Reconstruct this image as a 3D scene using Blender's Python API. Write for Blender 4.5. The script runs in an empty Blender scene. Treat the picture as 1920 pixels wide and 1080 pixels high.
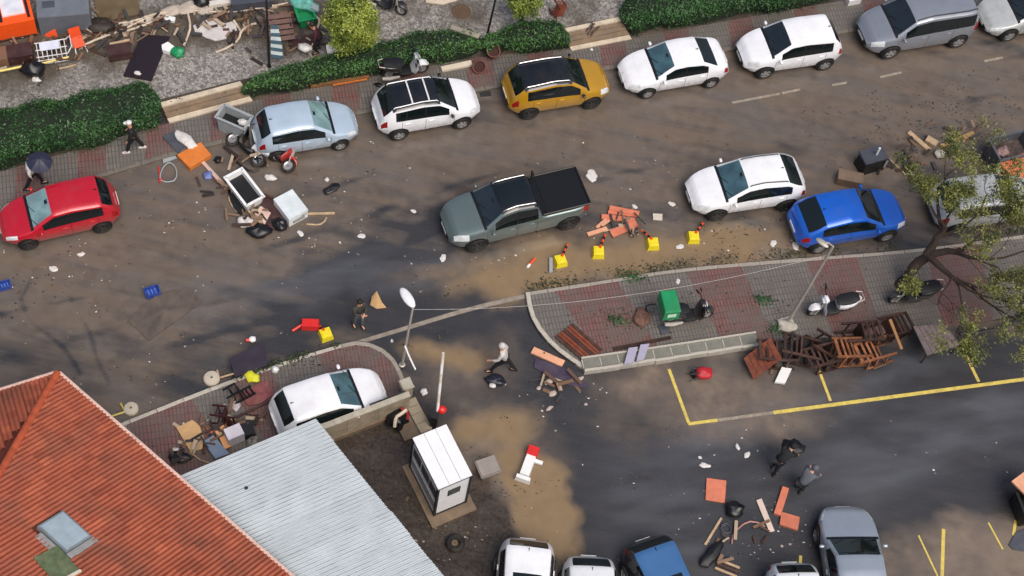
import bpy, bmesh, math, random
import numpy as np
from mathutils import Vector, Matrix
random.seed(7); rng = np.random.default_rng(7)
sc = bpy.context.scene
COL = sc.collection
R_ = math.radians

# ------------------------------------------------------------------ camera
TH, FPX, ROLL, DIST = R_(60), 3000.0, R_(12), 56.3
fw = Vector((0, math.cos(TH), -math.sin(TH)))
_rt = Vector((1, 0, 0)); _up = Vector((0, math.sin(TH), math.cos(TH)))
RX = _rt*math.cos(ROLL) + _up*math.sin(ROLL)
UY = -_rt*math.sin(ROLL) + _up*math.cos(ROLL)
CAM = -fw*DIST
cam = bpy.data.cameras.new('camera'); camo = bpy.data.objects.new('camera', cam); COL.objects.link(camo)
cam.sensor_width = 36; cam.lens = FPX/1920*36; cam.clip_end = 3000; cam.clip_start = 1
camo.matrix_world = Matrix(((RX.x, UY.x, -fw.x, CAM.x), (RX.y, UY.y, -fw.y, CAM.y), (RX.z, UY.z, -fw.z, CAM.z), (0, 0, 0, 1)))
sc.camera = camo

# ------------------------------------------------------------------ sky, sun, exposure
w = bpy.data.worlds.new('World'); sc.world = w; w.use_nodes = True
nt = w.node_tree; bg = nt.nodes['Background']
sky = nt.nodes.new('ShaderNodeTexSky'); sky.sky_type = 'NISHITA'; sky.sun_disc = False
SUN_EL, SUN_AZ = 60, 140
sky.sun_elevation = R_(SUN_EL); sky.sun_rotation = R_(SUN_AZ)
sky.dust_density = 6.0; sky.air_density = 1.0; sky.ozone_density = 1.0
nt.links.new(sky.outputs[0], bg.inputs[0]); bg.inputs[1].default_value = 0.10
sun = bpy.data.lights.new('sun', 'SUN'); sun.energy = 1.5; sun.angle = R_(45); sun.color = (1, .97, .93)
so = bpy.data.objects.new('sun', sun); COL.objects.link(so)
az = R_(SUN_AZ); el = R_(SUN_EL)
sdir = Vector((math.sin(az)*math.cos(el), math.cos(az)*math.cos(el), math.sin(el)))
so.rotation_euler = sdir.to_track_quat('Z', 'Y').to_euler(); so.location = (0, 0, 60)
sc.view_settings.view_transform = 'Standard'; sc.view_settings.look = 'None'
sc.view_settings.exposure = 0.36; sc.view_settings.gamma = 1

# ------------------------------------------------------------------ helpers
def P(x, y, z=0.0):
    """point of the place at height z that the photograph shows at (x, y)"""
    d = fw*FPX + RX*(x-960) + UY*(540-y)
    return CAM + d*((z-CAM.z)/d.z)
def A(x1, y1, x2, y2, z=0.0):
    d = P(x2, y2, z)-P(x1, y1, z); return math.atan2(d.y, d.x)
def lin(c):
    return tuple((v/12.92 if v <= .04045 else ((v+.055)/1.055)**2.4) for v in (x/255 for x in c))
MATS = {}
def M(name, rgb, rough=.6, metal=0, var=.12, scale=3.0, bump=0.0, bscale=30, dirt=0.0, coat=0.0, spec=.5, rand=0.0, alb=1.0, ior=1.5, dirtcol=(.16, .125, .09)):
    """procedural material; rgb in 0-255 display values"""
    if name in MATS: return MATS[name]
    m = bpy.data.materials.new(name); m.use_nodes = True; n = m.node_tree; L = n.links
    b = n.nodes['Principled BSDF']; c = [v*alb for v in lin(rgb)]
    tc = n.nodes.new('ShaderNodeTexCoord')
    nz = n.nodes.new('ShaderNodeTexNoise'); nz.inputs['Scale'].default_value = scale; nz.inputs['Detail'].default_value = 5
    L.new(tc.outputs['Object'], nz.inputs['Vector'])
    mr = n.nodes.new('ShaderNodeMapRange'); mr.inputs[1].default_value = .3; mr.inputs[2].default_value = .7
    mr.inputs[3].default_value = 1-var; mr.inputs[4].default_value = 1+var
    L.new(nz.outputs[0], mr.inputs[0])
    val = mr.outputs[0]
    if rand:
        oi = n.nodes.new('ShaderNodeObjectInfo'); r2 = n.nodes.new('ShaderNodeMapRange')
        r2.inputs[3].default_value = 1-rand; r2.inputs[4].default_value = 1+rand
        L.new(oi.outputs['Random'], r2.inputs[0]); mu = n.nodes.new('ShaderNodeMath'); mu.operation = 'MULTIPLY'
        L.new(val, mu.inputs[0]); L.new(r2.outputs[0], mu.inputs[1]); val = mu.outputs[0]
    vm = n.nodes.new('ShaderNodeVectorMath'); vm.operation = 'SCALE'; vm.inputs[0].default_value = c
    L.new(val, vm.inputs['Scale']); col = vm.outputs[0]
    if dirt:
        n2 = n.nodes.new('ShaderNodeTexNoise'); n2.inputs['Scale'].default_value = 2.2; n2.inputs['Detail'].default_value = 8; n2.inputs['Roughness'].default_value = .65
        L.new(tc.outputs['Object'], n2.inputs['Vector'])
        r3 = n.nodes.new('ShaderNodeMapRange'); r3.inputs[1].default_value = .45; r3.inputs[2].default_value = .75; r3.inputs[4].default_value = dirt
        L.new(n2.outputs[0], r3.inputs[0])
        mx = n.nodes.new('ShaderNodeMix'); mx.data_type = 'RGBA'; mx.inputs[7].default_value = (*dirtcol, 1)
        L.new(r3.outputs[0], mx.inputs[0]); L.new(col, mx.inputs[6]); col = mx.outputs[2]
    L.new(col, b.inputs['Base Color'])
    b.inputs['Roughness'].default_value = rough; b.inputs['Metallic'].default_value = metal
    b.inputs['Coat Weight'].default_value = coat; b.inputs['Coat Roughness'].default_value = .06
    b.inputs['Specular IOR Level'].default_value = spec; b.inputs['IOR'].default_value = ior
    if bump:
        n3 = n.nodes.new('ShaderNodeTexNoise'); n3.inputs['Scale'].default_value = bscale; n3.inputs['Detail'].default_value = 4
        L.new(tc.outputs['Object'], n3.inputs['Vector'])
        bp = n.nodes.new('ShaderNodeBump'); bp.inputs['Strength'].default_value = bump; bp.inputs['Distance'].default_value = .02
        L.new(n3.outputs[0], bp.inputs['Height']); L.new(bp.outputs[0], b.inputs['Normal'])
    MATS[name] = m; return m

class MB:
    def __init__(s): s.v = []; s.f = []; s.m = []
    def add(s, vs, fs, m=0):
        o = len(s.v); s.v += [tuple(v) for v in vs]; s.f += [tuple(i+o for i in f) for f in fs]; s.m += [m]*len(fs); return s
    def box(s, c, d, rz=0.0, rx=0.0, ry=0.0, m=0, top=1.0):
        hx, hy, hz = d[0]/2, d[1]/2, d[2]/2
        vs = [Vector((x*hx*(top if z > 0 else 1), y*hy*(top if z > 0 else 1), z*hz)) for z in (-1, 1) for x, y in ((-1, -1), (1, -1), (1, 1), (-1, 1))]
        if rx or ry or rz:
            mt = Matrix.Rotation(rz, 3, 'Z') @ Matrix.Rotation(ry, 3, 'Y') @ Matrix.Rotation(rx, 3, 'X'); vs = [mt@v for v in vs]
        c = Vector(c)
        return s.add([v+c for v in vs], [(3, 2, 1, 0), (4, 5, 6, 7), (0, 1, 5, 4), (1, 2, 6, 5), (2, 3, 7, 6), (3, 0, 4, 7)], m)
    def prism(s, poly, z0, z1, m=0):
        """poly: list of (x, y) counter-clockwise or clockwise"""
        a = sum(p[0]*q[1]-q[0]*p[1] for p, q in zip(poly, poly[1:]+poly[:1]))
        if a < 0: poly = poly[::-1]
        n = len(poly); vs = [(p[0], p[1], z0) for p in poly]+[(p[0], p[1], z1) for p in poly]
        fs = [tuple(range(n-1, -1, -1)), tuple(range(n, 2*n))]+[(i, (i+1) % n, n+(i+1) % n, n+i) for i in range(n)]
        return s.add(vs, fs, m)
    def tube(s, pts, r, n=8, m=0, caps=True):
        pts = [Vector(p) for p in pts]; k = len(pts); rs = r if isinstance(r, (list, tuple)) else [r]*k
        vs = []; fs = []; up = None
        for i, p in enumerate(pts):
            t = (pts[min(i+1, k-1)]-pts[max(i-1, 0)])
            if t.length < 1e-9: t = Vector((0, 0, 1))
            t.normalize()
            if up is None: up = Vector((0, 0, 1)) if abs(t.z) < .9 else Vector((1, 0, 0))
            a = up-t*up.dot(t)
            if a.length < 1e-4: a = t.orthogonal()
            a.normalize(); up = a; b = t.cross(a)
            for j in range(n):
                th = 2*math.pi*j/n; vs.append(p+(a*math.cos(th)+b*math.sin(th))*rs[i])
        for i in range(k-1):
            for j in range(n): fs.append((i*n+j, i*n+(j+1) % n, (i+1)*n+(j+1) % n, (i+1)*n+j))
        if caps: fs += [tuple(range(n-1, -1, -1)), tuple(range((k-1)*n, k*n))]
        return s.add(vs, fs, m)
    def lathe(s, prof, n=16, c=(0, 0, 0), axis='z', m=0, closed=False):
        vs = []; fs = []; k = len(prof)
        for r, z in prof:
            for j in range(n):
                th = 2*math.pi*j/n; p = (r*math.cos(th), r*math.sin(th), z)
                if axis == 'y': p = (p[0], p[2], -p[1])
                elif axis == 'x': p = (p[2], p[0], p[1])
                vs.append((p[0]+c[0], p[1]+c[1], p[2]+c[2]))
        for i in range(k-1 if not closed else k):
            i2 = (i+1) % k
            for j in range(n): fs.append((i*n+j, i*n+(j+1) % n, i2*n+(j+1) % n, i2*n+j))
        return s.add(vs, fs, m)
    def ell(s, c, r, nu=12, nv=8, m=0, M3=None, sq=1.0):
        vs = []; fs = []
        for i in range(nv+1):
            ph = math.pi*i/nv
            for j in range(nu):
                th = 2*math.pi*j/nu
                f = lambda v: math.copysign(abs(v)**sq, v)
                p = Vector((f(math.sin(ph))*f(math.cos(th))*r[0], f(math.sin(ph))*f(math.sin(th))*r[1], f(math.cos(ph))*r[2]))
                if M3: p = M3@p
                vs.append(p+Vector(c))
        for i in range(nv):
            for j in range(nu): fs.append((i*nu+j, (i+1)*nu+j, (i+1)*nu+(j+1) % nu, i*nu+(j+1) % nu))
        return s.add(vs, fs, m)
    def loft(s, secs, n=12, m=0, sq=.7):
        """secs: (x, half width, z low, z high)"""
        vs = []; fs = []
        for x, hw, z0, z1 in secs:
            for j in range(n):
                th = 2*math.pi*j/n; cy = math.cos(th); cz = math.sin(th)
                vs.append((x, math.copysign(abs(cy)**sq, cy)*hw, (z0+z1)/2+math.copysign(abs(cz)**sq, cz)*(z1-z0)/2))
        k = len(secs)
        for i in range(k-1):
            for j in range(n): fs.append((i*n+j, i*n+(j+1) % n, (i+1)*n+(j+1) % n, (i+1)*n+j))
        fs += [tuple(range(n-1, -1, -1)), tuple(range((k-1)*n, k*n))]
        return s.add(vs, fs, m)
    def mesh(s, name, mats, smooth=False, sharp=35):
        me = bpy.data.meshes.new(name); me.from_pydata(s.v, [], s.f)
        for mt in (mats if isinstance(mats, (list, tuple)) else [mats]): me.materials.append(mt)
        if any(s.m): me.polygons.foreach_set('material_index', s.m)
        bm = bmesh.new(); bm.from_mesh(me); bmesh.ops.recalc_face_normals(bm, faces=bm.faces); bm.to_mesh(me); bm.free()
        if smooth:
            me.polygons.foreach_set('use_smooth', [True]*len(me.polygons))
            if sharp: me.set_sharp_from_angle(angle=R_(sharp))
        return me
    def build(s, name, mats, parent=None, loc=None, rz=0.0, smooth=False, sharp=35):
        return link(name, s.mesh(name, mats, smooth, sharp), parent, loc, rz)
def link(name, me, parent=None, loc=None, rz=0.0):
    o = bpy.data.objects.new(name, me); COL.objects.link(o); o.parent = parent
    if loc is not None: o.location = loc
    if rz: o.rotation_euler = (0, 0, rz)
    return o
def tag(o, label=None, cat=None, group=None, kind=None):
    if label: o['label'] = label
    if cat: o['category'] = cat
    if group: o['group'] = group
    if kind: o['kind'] = kind
    return o
def thing(name, label, cat, loc=(0, 0, 0), rz=0.0, group=None):
    o = bpy.data.objects.new(name, None); COL.objects.link(o); o.location = loc; o.rotation_euler = (0, 0, rz); o.empty_display_size = .2
    return tag(o, label, cat, group)
def struct(o): o['kind'] = 'structure'; return o

def vnoise(x, y, seed=0):
    """smooth value noise, 0..1"""
    r = np.random.default_rng(seed); T = r.random((256, 256))
    xi = np.floor(x).astype(int); yi = np.floor(y).astype(int); fx = x-xi; fy = y-yi
    fx = fx*fx*(3-2*fx); fy = fy*fy*(3-2*fy); g = lambda a, b: T[a & 255, b & 255]
    return (g(xi, yi)*(1-fx)+g(xi+1, yi)*fx)*(1-fy)+(g(xi, yi+1)*(1-fx)+g(xi+1, yi+1)*fx)*fy
def fbm(x, y, seed=0, o=4):
    t = 0; a = .5
    for i in range(o): t = t+a*vnoise(x*2**i, y*2**i, seed+i); a /= 2
    return t/(1-.5**o)
def inpoly(px, py, poly):
    ins = np.zeros(px.shape, bool); n = len(poly)
    for i in range(n):
        x1, y1 = poly[i]; x2, y2 = poly[(i+1) % n]
        c = ((y1 > py) != (y2 > py)); xx = (x2-x1)*(py-y1)/((y2-y1) or 1e-9)+x1
        ins ^= c & (px < xx)
    return ins
def polyw(pix, z=0.0): return [(P(x, y, z).x, P(x, y, z).y) for x, y in pix]
def resample(pts, step):
    out = []; 
    for a, b in zip(pts, pts[1:]):
        a = Vector(a); b = Vector(b); n = max(1, round((b-a).length/step))
        out += [a.lerp(b, i/n) for i in range(n)]
    return out+[Vector(pts[-1])]
def smoothline(pts, it=2):
    pts = [Vector(p) for p in pts]
    for _ in range(it):
        q = [pts[0]]
        for a, b in zip(pts, pts[1:]): q += [a.lerp(b, .25), a.lerp(b, .75)]
        pts = q+[pts[-1]]
    return pts

# ------------------------------------------------------------------ ground (road and car park)
TZ = .40          # terrace level
PZ = .12          # pavement level
STREET = R_(22)
def ground():
    def axis(lo, hi, st): 
        far = [30, 60, 120, 300, 800]
        return np.array([lo-f for f in far[::-1]]+list(np.arange(lo, hi, st))+[hi+f for f in far])
    xs = axis(-23, 24, .085); ys = axis(-16, 20, .085); nx, ny = len(xs), len(ys)
    X, Y = np.meshgrid(xs, ys); x = X.ravel(); y = Y.ravel()
    c, s = math.cos(STREET), math.sin(STREET); u = x*c+y*s; v = -x*s+y*c      # along / across the street
    n1 = fbm(u*.35, v*.9, 11, 5); n2 = fbm(u*.9, v*.9, 21, 5); n3 = fbm(u*.18, v*.18, 31, 3); n4 = fbm(u*2.3, v*2.3, 41, 4)
    wu = u+(fbm(u*.7, v*.7, 51, 4)-.5)*1.7; wv = v+(fbm(u*.7, v*.7, 61, 4)-.5)*1.7
    def blob(px, py, ru, rv, rot=0, soft=.5):
        p = P(px, py); pu = p.x*c+p.y*s; pv = -p.x*s+p.y*c; a = R_(rot)
        du, dv = wu-pu, wv-pv; e = np.sqrt(((du*math.cos(a)+dv*math.sin(a))/ru)**2+((-du*math.sin(a)+dv*math.cos(a))/rv)**2)
        return np.clip((1+soft/2-e)/soft, 0, 1)
    mud = .72+(n1-.5)*1.5+(n2-.5)*.5
    for a in [(300, 420, 8, 2.6), (900, 260, 8, 2.0), (1300, 250, 9, 2.6), (1700, 200, 8, 3), (1600, 140, 7, 1.2), (200, 560, 5, 3)]: mud += .38*blob(*a, 0, 1.2)
    # dark washed asphalt
    for a in [(700, 490, 3.0, .7), (860, 405, 2.2, .6), (760, 540, 4, 1.2), (880, 610, 3, 1.8), (1030, 640, 1.6, 2.2), (1120, 850, 4, 5), (1650, 830, 9, 3), (1500, 690, 5, 1.0), (1400, 950, 6, 2.5), (1800, 760, 6, 2), (860, 720, 1.6, 1.8), (1200, 1000, 4, 3), (1060, 60, 0, 0)]:
        if a[2]: mud -= .82*blob(*a, 0, 1.3)
    for a in [(330, 660, 5, 1.8), (560, 650, 3, 1.2), (100, 650, 3, 2)]: mud -= .25*blob(*a, 0, 1.3)
    def track(pix, wd, soft, gauge=0.0):
        acc = np.zeros_like(x); base = smoothline(WV0(pix), 2)
        for sd in ((-1, 1) if gauge else (0,)):
            pts = []
            for i_, p in enumerate(base):
                d = (base[min(i_+1, len(base)-1)]-base[max(i_-1, 0)]).normalized(); pts.append((p.x-d.y*sd*gauge/2, p.y+d.x*sd*gauge/2))
            for (x1, y1), (x2, y2) in zip(pts, pts[1:]):
                bx = (x > min(x1, x2)-1) & (x < max(x1, x2)+1) & (y > min(y1, y2)-1) & (y < max(y1, y2)+1); xx, yy = x[bx], y[bx]
                L2 = (x2-x1)**2+(y2-y1)**2+1e-9; t_ = np.clip(((xx-x1)*(x2-x1)+(yy-y1)*(y2-y1))/L2, 0, 1); dd = np.hypot(xx-x1-t_*(x2-x1), yy-y1-t_*(y2-y1))+(n4[bx]-.5)*.12
                acc[bx] = np.maximum(acc[bx], np.clip((wd+soft-dd)/soft, 0, 1))
        return acc
    WV0 = lambda pix: [P(a, b) for a, b in pix]
    brk = np.clip((fbm(u*.5, v*.5, 91, 3)-.3)*3, 0, 1)
    for pix, amt in [([(-50, 640), (300, 560), (620, 470), (1000, 330), (1400, 240), (1950, 130)], .42), ([(-50, 560), (300, 500), (640, 380), (1000, 270), (1500, 180), (1950, 90)], .30), ([(200, 640), (520, 560), (760, 500), (860, 430)], .35), ([(640, 470), (860, 540), (950, 640), (990, 760), (1060, 900)], .30), ([(500, 420), (800, 330), (1150, 290), (1600, 230)], .25)]:
        mud -= amt*brk*track(pix, .08, .10, 1.5)
    for pix in [[(120, 540), (150, 590), (172, 630), (180, 670), (205, 720)], [(40, 560), (55, 605), (110, 640), (140, 680), (150, 700)], [(80, 470), (60, 520), (40, 560)]]: mud -= .55*track(pix, .015, .09)
    mud = np.clip(mud, 0, 1)
    painted_sheen = np.zeros_like(x)  # streaks of pale sky sheen, painted into the wet asphalt colour
    for a in [(1700, 850, 5, 1.3, 8, 1.3), (1850, 780, 4, .8, 4, 1.3), (1500, 760, 3, .6, 0, 1.3), (1250, 960, 1.6, 2.4, 30, 1.3), (1640, 700, 3, .5, 0, 1.2), (1330, 840, 2.5, 1, 20, 1.3), (820, 520, 4, .6, 0, 1.3), (640, 520, 5, .8, 3, 1.3)]: painted_sheen = np.maximum(painted_sheen, blob(*a))
    painted_sheen *= np.clip(.25+1.6*(fbm(u*.5, v*2.2, 71, 4)-.32), 0, 1)
    tan = np.zeros_like(x)
    for a in [(1160, 480, 5.2, .95, -4), (960, 520, 1.8, .8, 0), (1330, 455, 2.5, .6, 0), (1010, 530, 2.4, .5, 0)]: tan = np.maximum(tan, blob(*a, 1.0))
    for a in [(830, 658, 1.0, .5, -20, 1.3), (890, 668, .7, .4, 0, 1.4), (940, 790, 1.0, .6, 0, 1.2), (1000, 930, .8, 2.4, 10, .6), (960, 860, .6, 1.2, 5, .9), (1030, 1000, .5, 1.3, 5, .5), (890, 800, .5, .4, 0, 1.2)]: tan = np.maximum(tan, blob(*a))
    silt = np.zeros_like(x)
    for a in [(1350, 745, 3.6, 1.3, 0, 1.1), (1190, 725, 1.8, .7, 0, 1.1), (880, 680, 1.6, 1.1, 0, 1.2), (930, 840, 1.6, 2.2, 10, 1.0), (1100, 505, 4.5, 1.0, 0, 1.0), (860, 500, 2.0, .5, 0, 1.2), (1450, 460, 2.4, .8, 0, .9), (1830, 1050, 4, 1.3, 0, .9), (1420, 800, 2.2, .7, 0, 1.0), (1640, 320, 1.6, .7, 0, .8), (1560, 340, 1.2, .6, 0, .8)]: silt = np.maximum(silt, blob(*a))
    silt *= np.clip(.55+1.2*(n2-.4), 0, 1)
    earth = np.maximum.reduce([blob(740, 900, 2.6, 3.2, 0, .3), blob(860, 1000, 2.2, 1.8, 0, .3), blob(700, 860, 1.5, 1.2, 0, .3), blob(840, 940, 1.4, 2.0, 0, .3), blob(930, 1060, 1.5, 1.2, 0, .4)])
    earth = earth*(1-np.clip(tan*1.5, 0, 1)); earth = np.maximum(earth, .7*np.clip((n4-.42)*4, 0, 1)*np.maximum.reduce([blob(1440, 462, 2.6, .7, 0, .8), blob(1250, 490, 2.0, .4, 0, .9), blob(1700, 300, 1.8, 1.0, 0, .9)]))
    z = np.zeros_like(x); near = (np.abs(x) < 26) & (np.abs(y) < 22)
    z += near*(-.012+.016*n3+earth*.05*(n4-.4)+silt*.014*n4+(1-tan)*.006*(n4-.5)); z -= .005*tan*near
    me = bpy.data.meshes.new('ground'); nf = (nx-1)*(ny-1)
    me.vertices.add(nx*ny); me.vertices.foreach_set('co', np.stack([x, y, z], 1).ravel())
    i = np.arange(nx*ny).reshape(ny, nx); q = np.stack([i[:-1, :-1], i[:-1, 1:], i[1:, 1:], i[1:, :-1]], -1).reshape(-1, 4)
    me.loops.add(nf*4); me.polygons.add(nf); me.loops.foreach_set('vertex_index', q.ravel())
    me.polygons.foreach_set('loop_start', np.arange(0, nf*4, 4)); me.polygons.foreach_set('use_smooth', [True]*nf)
    for nm, d in (('mud', mud), ('tan', tan), ('silt', silt), ('earth', earth), ('painted_sheen', painted_sheen)):
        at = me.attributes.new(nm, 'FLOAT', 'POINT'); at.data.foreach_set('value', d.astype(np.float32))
    me.update()
    m = bpy.data.materials.new('muddy_wet_asphalt'); m.use_nodes = True; n = m.node_tree; L = n.links; b = n.nodes['Principled BSDF']
    tc = n.nodes.new('ShaderNodeTexCoord')
    def attr(k): a = n.nodes.new('ShaderNodeAttribute'); a.attribute_name = k; return a.outputs['Fac']
    def noise(sc_, det=6, ro=.6, vec=None):
        t = n.nodes.new('ShaderNodeTexNoise'); t.inputs['Scale'].default_value = sc_; t.inputs['Detail'].default_value = det; t.inputs['Roughness'].default_value = ro
        L.new(vec or tc.outputs['Object'], t.inputs['Vector']); return t.outputs[0]
    def mix(f, a, c2):
        x_ = n.nodes.new('ShaderNodeMix'); x_.data_type = 'RGBA'; L.new(f, x_.inputs[0])
        for k, v_ in ((6, a), (7, c2)):
            if isinstance(v_, tuple): x_.inputs[k].default_value = (*v_, 1)
            else: L.new(v_, x_.inputs[k])
        return x_.outputs[2]
    def rng_(f, a, b_, c_=0., d_=1.):
        r = n.nodes.new('ShaderNodeMapRange'); L.new(f, r.inputs[0])
        for k, v_ in enumerate((a, b_, c_, d_)): r.inputs[k+1].default_value = v_
        return r.outputs[0]
    def math_(op, a, b_):
        x_ = n.nodes.new('ShaderNodeMath'); x_.operation = op
        for k, v_ in enumerate((a, b_)):
            if isinstance(v_, (int, float)): x_.inputs[k].default_value = v_
            else: L.new(v_, x_.inputs[k])
        return x_.outputs[0]
    mp = n.nodes.new('ShaderNodeMapping'); mp.inputs['Rotation'].default_value = (0, 0, -STREET); mp.inputs['Scale'].default_value = (.35, 1.6, 1)
    L.new(tc.outputs['Object'], mp.inputs[0])
    streak = noise(1.1, 4, .5, mp.outputs[0]); fine = noise(26, 3, .7); mid = noise(2.2, 6, .55); big = noise(.45, 4, .5)
    asp = mix(rng_(fine, .3, .7), (.018, .020, .024), (.036, .039, .046))
    mudc = mix(rng_(mid, .3, .7), (.098, .077, .061), (.160, .128, .103))
    mudc = mix(rng_(big, .38, .66, 0, .6), mudc, (.128, .113, .103))
    mp2 = n.nodes.new('ShaderNodeMapping'); mp2.inputs['Rotation'].default_value = (0, 0, -STREET-.05); mp2.inputs['Scale'].default_value = (.12, 1.1, 1); L.new(tc.outputs['Object'], mp2.inputs[0])
    smear = noise(1.6, 5, .55, mp2.outputs[0]); mudc = mix(rng_(smear, .44, .70, 0, .6), mudc, (.168, .118, .076)); mudc = mix(rng_(smear, .46, .26, 0, .35), mudc, (.085, .072, .064))
    mf = math_('ADD', attr('mud'), rng_(streak, .25, .75, -.38, .38)); mf = rng_(mf, .2, .95, .10, .94)
    col = mix(mf, asp, mudc)
    col = mix(rng_(attr('painted_sheen'), 0, 1, 0, .6), col, (.108, .113, .128))
    sf = math_('MULTIPLY', attr('silt'), rng_(mid, .25, .65, .5, 1.0)); col = mix(sf, col, (.205, .157, .118))
    ef = math_('MULTIPLY', attr('earth'), rng_(mid, .25, .6, .6, 1.0))
    ec = mix(rng_(noise(8, 6, .7), .35, .65), (.018, .013, .010), (.070, .052, .039)); col = mix(ef, col, ec)
    tf = rng_(math_('ADD', attr('tan'), rng_(mid, .3, .7, -.06, .06)), .05, .9)
    tcx = mix(rng_(mid, .3, .7), (.205, .142, .080), (.235, .165, .094)); col = mix(tf, col, tcx)
    L.new(col, b.inputs['Base Color'])
    ro = rng_(smear, .3, .7, .12, .42); ro = math_('ADD', ro, rng_(fine, .3, .7, -.05, .08))
    mix_r = n.nodes.new('ShaderNodeMix'); L.new(tf, mix_r.inputs[0]); L.new(ro, mix_r.inputs[2]); mix_r.inputs[3].default_value = .10; b.inputs['Specular IOR Level'].default_value = .40; L.new(mix_r.outputs[0], b.inputs['Roughness'])
    hb = math_('ADD', math_('MULTIPLY', fine, .35), mid); hb = math_('MULTIPLY', hb, rng_(tf, 0, 1, 1, .05))
    bp = n.nodes.new('ShaderNodeBump'); bp.inputs['Strength'].default_value = .22; bp.inputs['Distance'].default_value = .03
    L.new(hb, bp.inputs['Height']); L.new(bp.outputs[0], b.inputs['Normal'])
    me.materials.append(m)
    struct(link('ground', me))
ground()

# ------------------------------------------------------------------ pavements
def pave_mat(name, rgb, ang):
    m = bpy.data.materials.new(name); m.use_nodes = True; n = m.node_tree; L = n.links; b = n.nodes['Principled BSDF']
    tc = n.nodes.new('ShaderNodeTexCoord'); mp = n.nodes.new('ShaderNodeMapping'); mp.inputs['Rotation'].default_value = (0, 0, -ang); L.new(tc.outputs['Object'], mp.inputs[0])
    br = n.nodes.new('ShaderNodeTexBrick'); br.inputs['Scale'].default_value = 1; br.inputs['Brick Width'].default_value = .125; br.inputs['Row Height'].default_value = .25; br.inputs['Mortar Size'].default_value = .018; br.inputs['Mortar Smooth'].default_value = .4
    br.offset = 0.0
    c = lin(rgb); br.inputs['Color1'].default_value = (*[v*.9 for v in c], 1); br.inputs['Color2'].default_value = (*[v*1.1 for v in c], 1); br.inputs['Mortar'].default_value = (*[v*.42 for v in c], 1)
    L.new(mp.outputs[0], br.inputs['Vector'])
    nz = n.nodes.new('ShaderNodeTexNoise'); nz.inputs['Scale'].default_value = 1.3; nz.inputs['Detail'].default_value = 8; nz.inputs['Roughness'].default_value = .65; L.new(tc.outputs['Object'], nz.inputs['Vector'])
    mr = n.nodes.new('ShaderNodeMapRange'); mr.inputs[1].default_value = .36; mr.inputs[2].default_value = .68; mr.inputs[4].default_value = .85; L.new(nz.outputs[0], mr.inputs[0])
    mx = n.nodes.new('ShaderNodeMix'); mx.data_type = 'RGBA'; mx.inputs[7].default_value = (.115, .098, .084, 1); L.new(mr.outputs[0], mx.inputs[0]); L.new(br.outputs[0], mx.inputs[6]); L.new(mx.outputs[2], b.inputs['Base Color'])
    b.inputs['Roughness'].default_value = .45
    bp = n.nodes.new('ShaderNodeBump'); bp.inputs['Strength'].default_value = .5; bp.inputs['Distance'].default_value = .015; bp.invert = True; L.new(br.outputs['Fac'], bp.inputs['Height']); L.new(bp.outputs[0], b.inputs['Normal'])
    return m
STONE = M('kerb_concrete', (150, 143, 132), .7, var=.2, scale=5, bump=.3, dirt=.7)
WHITEKERB = M('pale_kerb', (176, 170, 158), .7, var=.15, scale=6, bump=.3, dirt=.55)
DARKSTONE = M('wet_kerb', (104, 98, 90), .6, var=.2, scale=5, bump=.3, dirt=.7)
def lerp_line(pts, t):
    """point at fraction t of a polyline of Vectors"""
    ls = [(b-a).length for a, b in zip(pts, pts[1:])]; d = t*sum(ls)
    for (a, b), l in zip(zip(pts, pts[1:]), ls):
        if d <= l: return a.lerp(b, d/l)
        d -= l
    return pts[-1].copy()
def kerb(root, line, wdt, z1, mat, length=1.0, z0=-.05, name='kerb_stone', side=1, gap=.012):
    """kerb stones laid along a world polyline; the stone lies on its left (side=1) or right"""
    tot = sum((b-a).length for a, b in zip(line, line[1:])); n = max(1, round(tot/length))
    for i in range(n):
        a = lerp_line(line, i/n); b = lerp_line(line, (i+1)/n); d = (b-a); l = d.length; d.normalize(); nn = Vector((-d.y, d.x, 0))*side
        c = (a+b)/2+nn*wdt/2; h = z1+random.uniform(-.008, .008)
        mb = MB(); bz = .015
        vs = []
        for zz, ins in ((z0-c.z, 0), (h-bz-c.z, 0), (h-c.z, bz)):
            for sx, sy in ((-1, -1), (1, -1), (1, 1), (-1, 1)): vs.append((sx*(l/2-gap/2-ins), sy*(wdt/2-ins), zz))
        fs = [(8, 9, 10, 11)]+[(r*4+k, r*4+(k+1) % 4, r*4+4+(k+1) % 4, r*4+4+k) for r in (0, 1) for k in range(4)]
        mb.add(vs, fs); mb.build(name, mat, root, Vector((c.x, c.y, c.z)), math.atan2(d.y, d.x)+random.uniform(-.006, .006))
def sections(root, front, back, cuts, cols, z, mats, names, z0=-.05):
    """slab sections between two world polylines, cut at fractions"""
    fr = lambda t: lerp_line(front, t); bk = lambda t: lerp_line(back, t)
    for (a, b), k in zip(zip(cuts, cuts[1:]), cols):
        n = 3; F = [fr(a+(b-a)*i/n) for i in range(n+1)]; B = [bk(a+(b-a)*i/n) for i in range(n+1)]
        c = (F[0]+F[-1]+B[0]+B[-1])/4
        mb = MB(); mb.prism([(p.x-c.x, p.y-c.y) for p in F+B[::-1]], z0, z); mb.build(names[k], mats[k], root, Vector((c.x, c.y, 0)))
RED = pave_mat('red_pavers', (116, 78, 73), STREET); GREY = pave_mat('grey_pavers', (112, 107, 101), STREET)
WV = lambda pix, z=0.0: [P(x, y, z) for x, y in pix]
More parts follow.
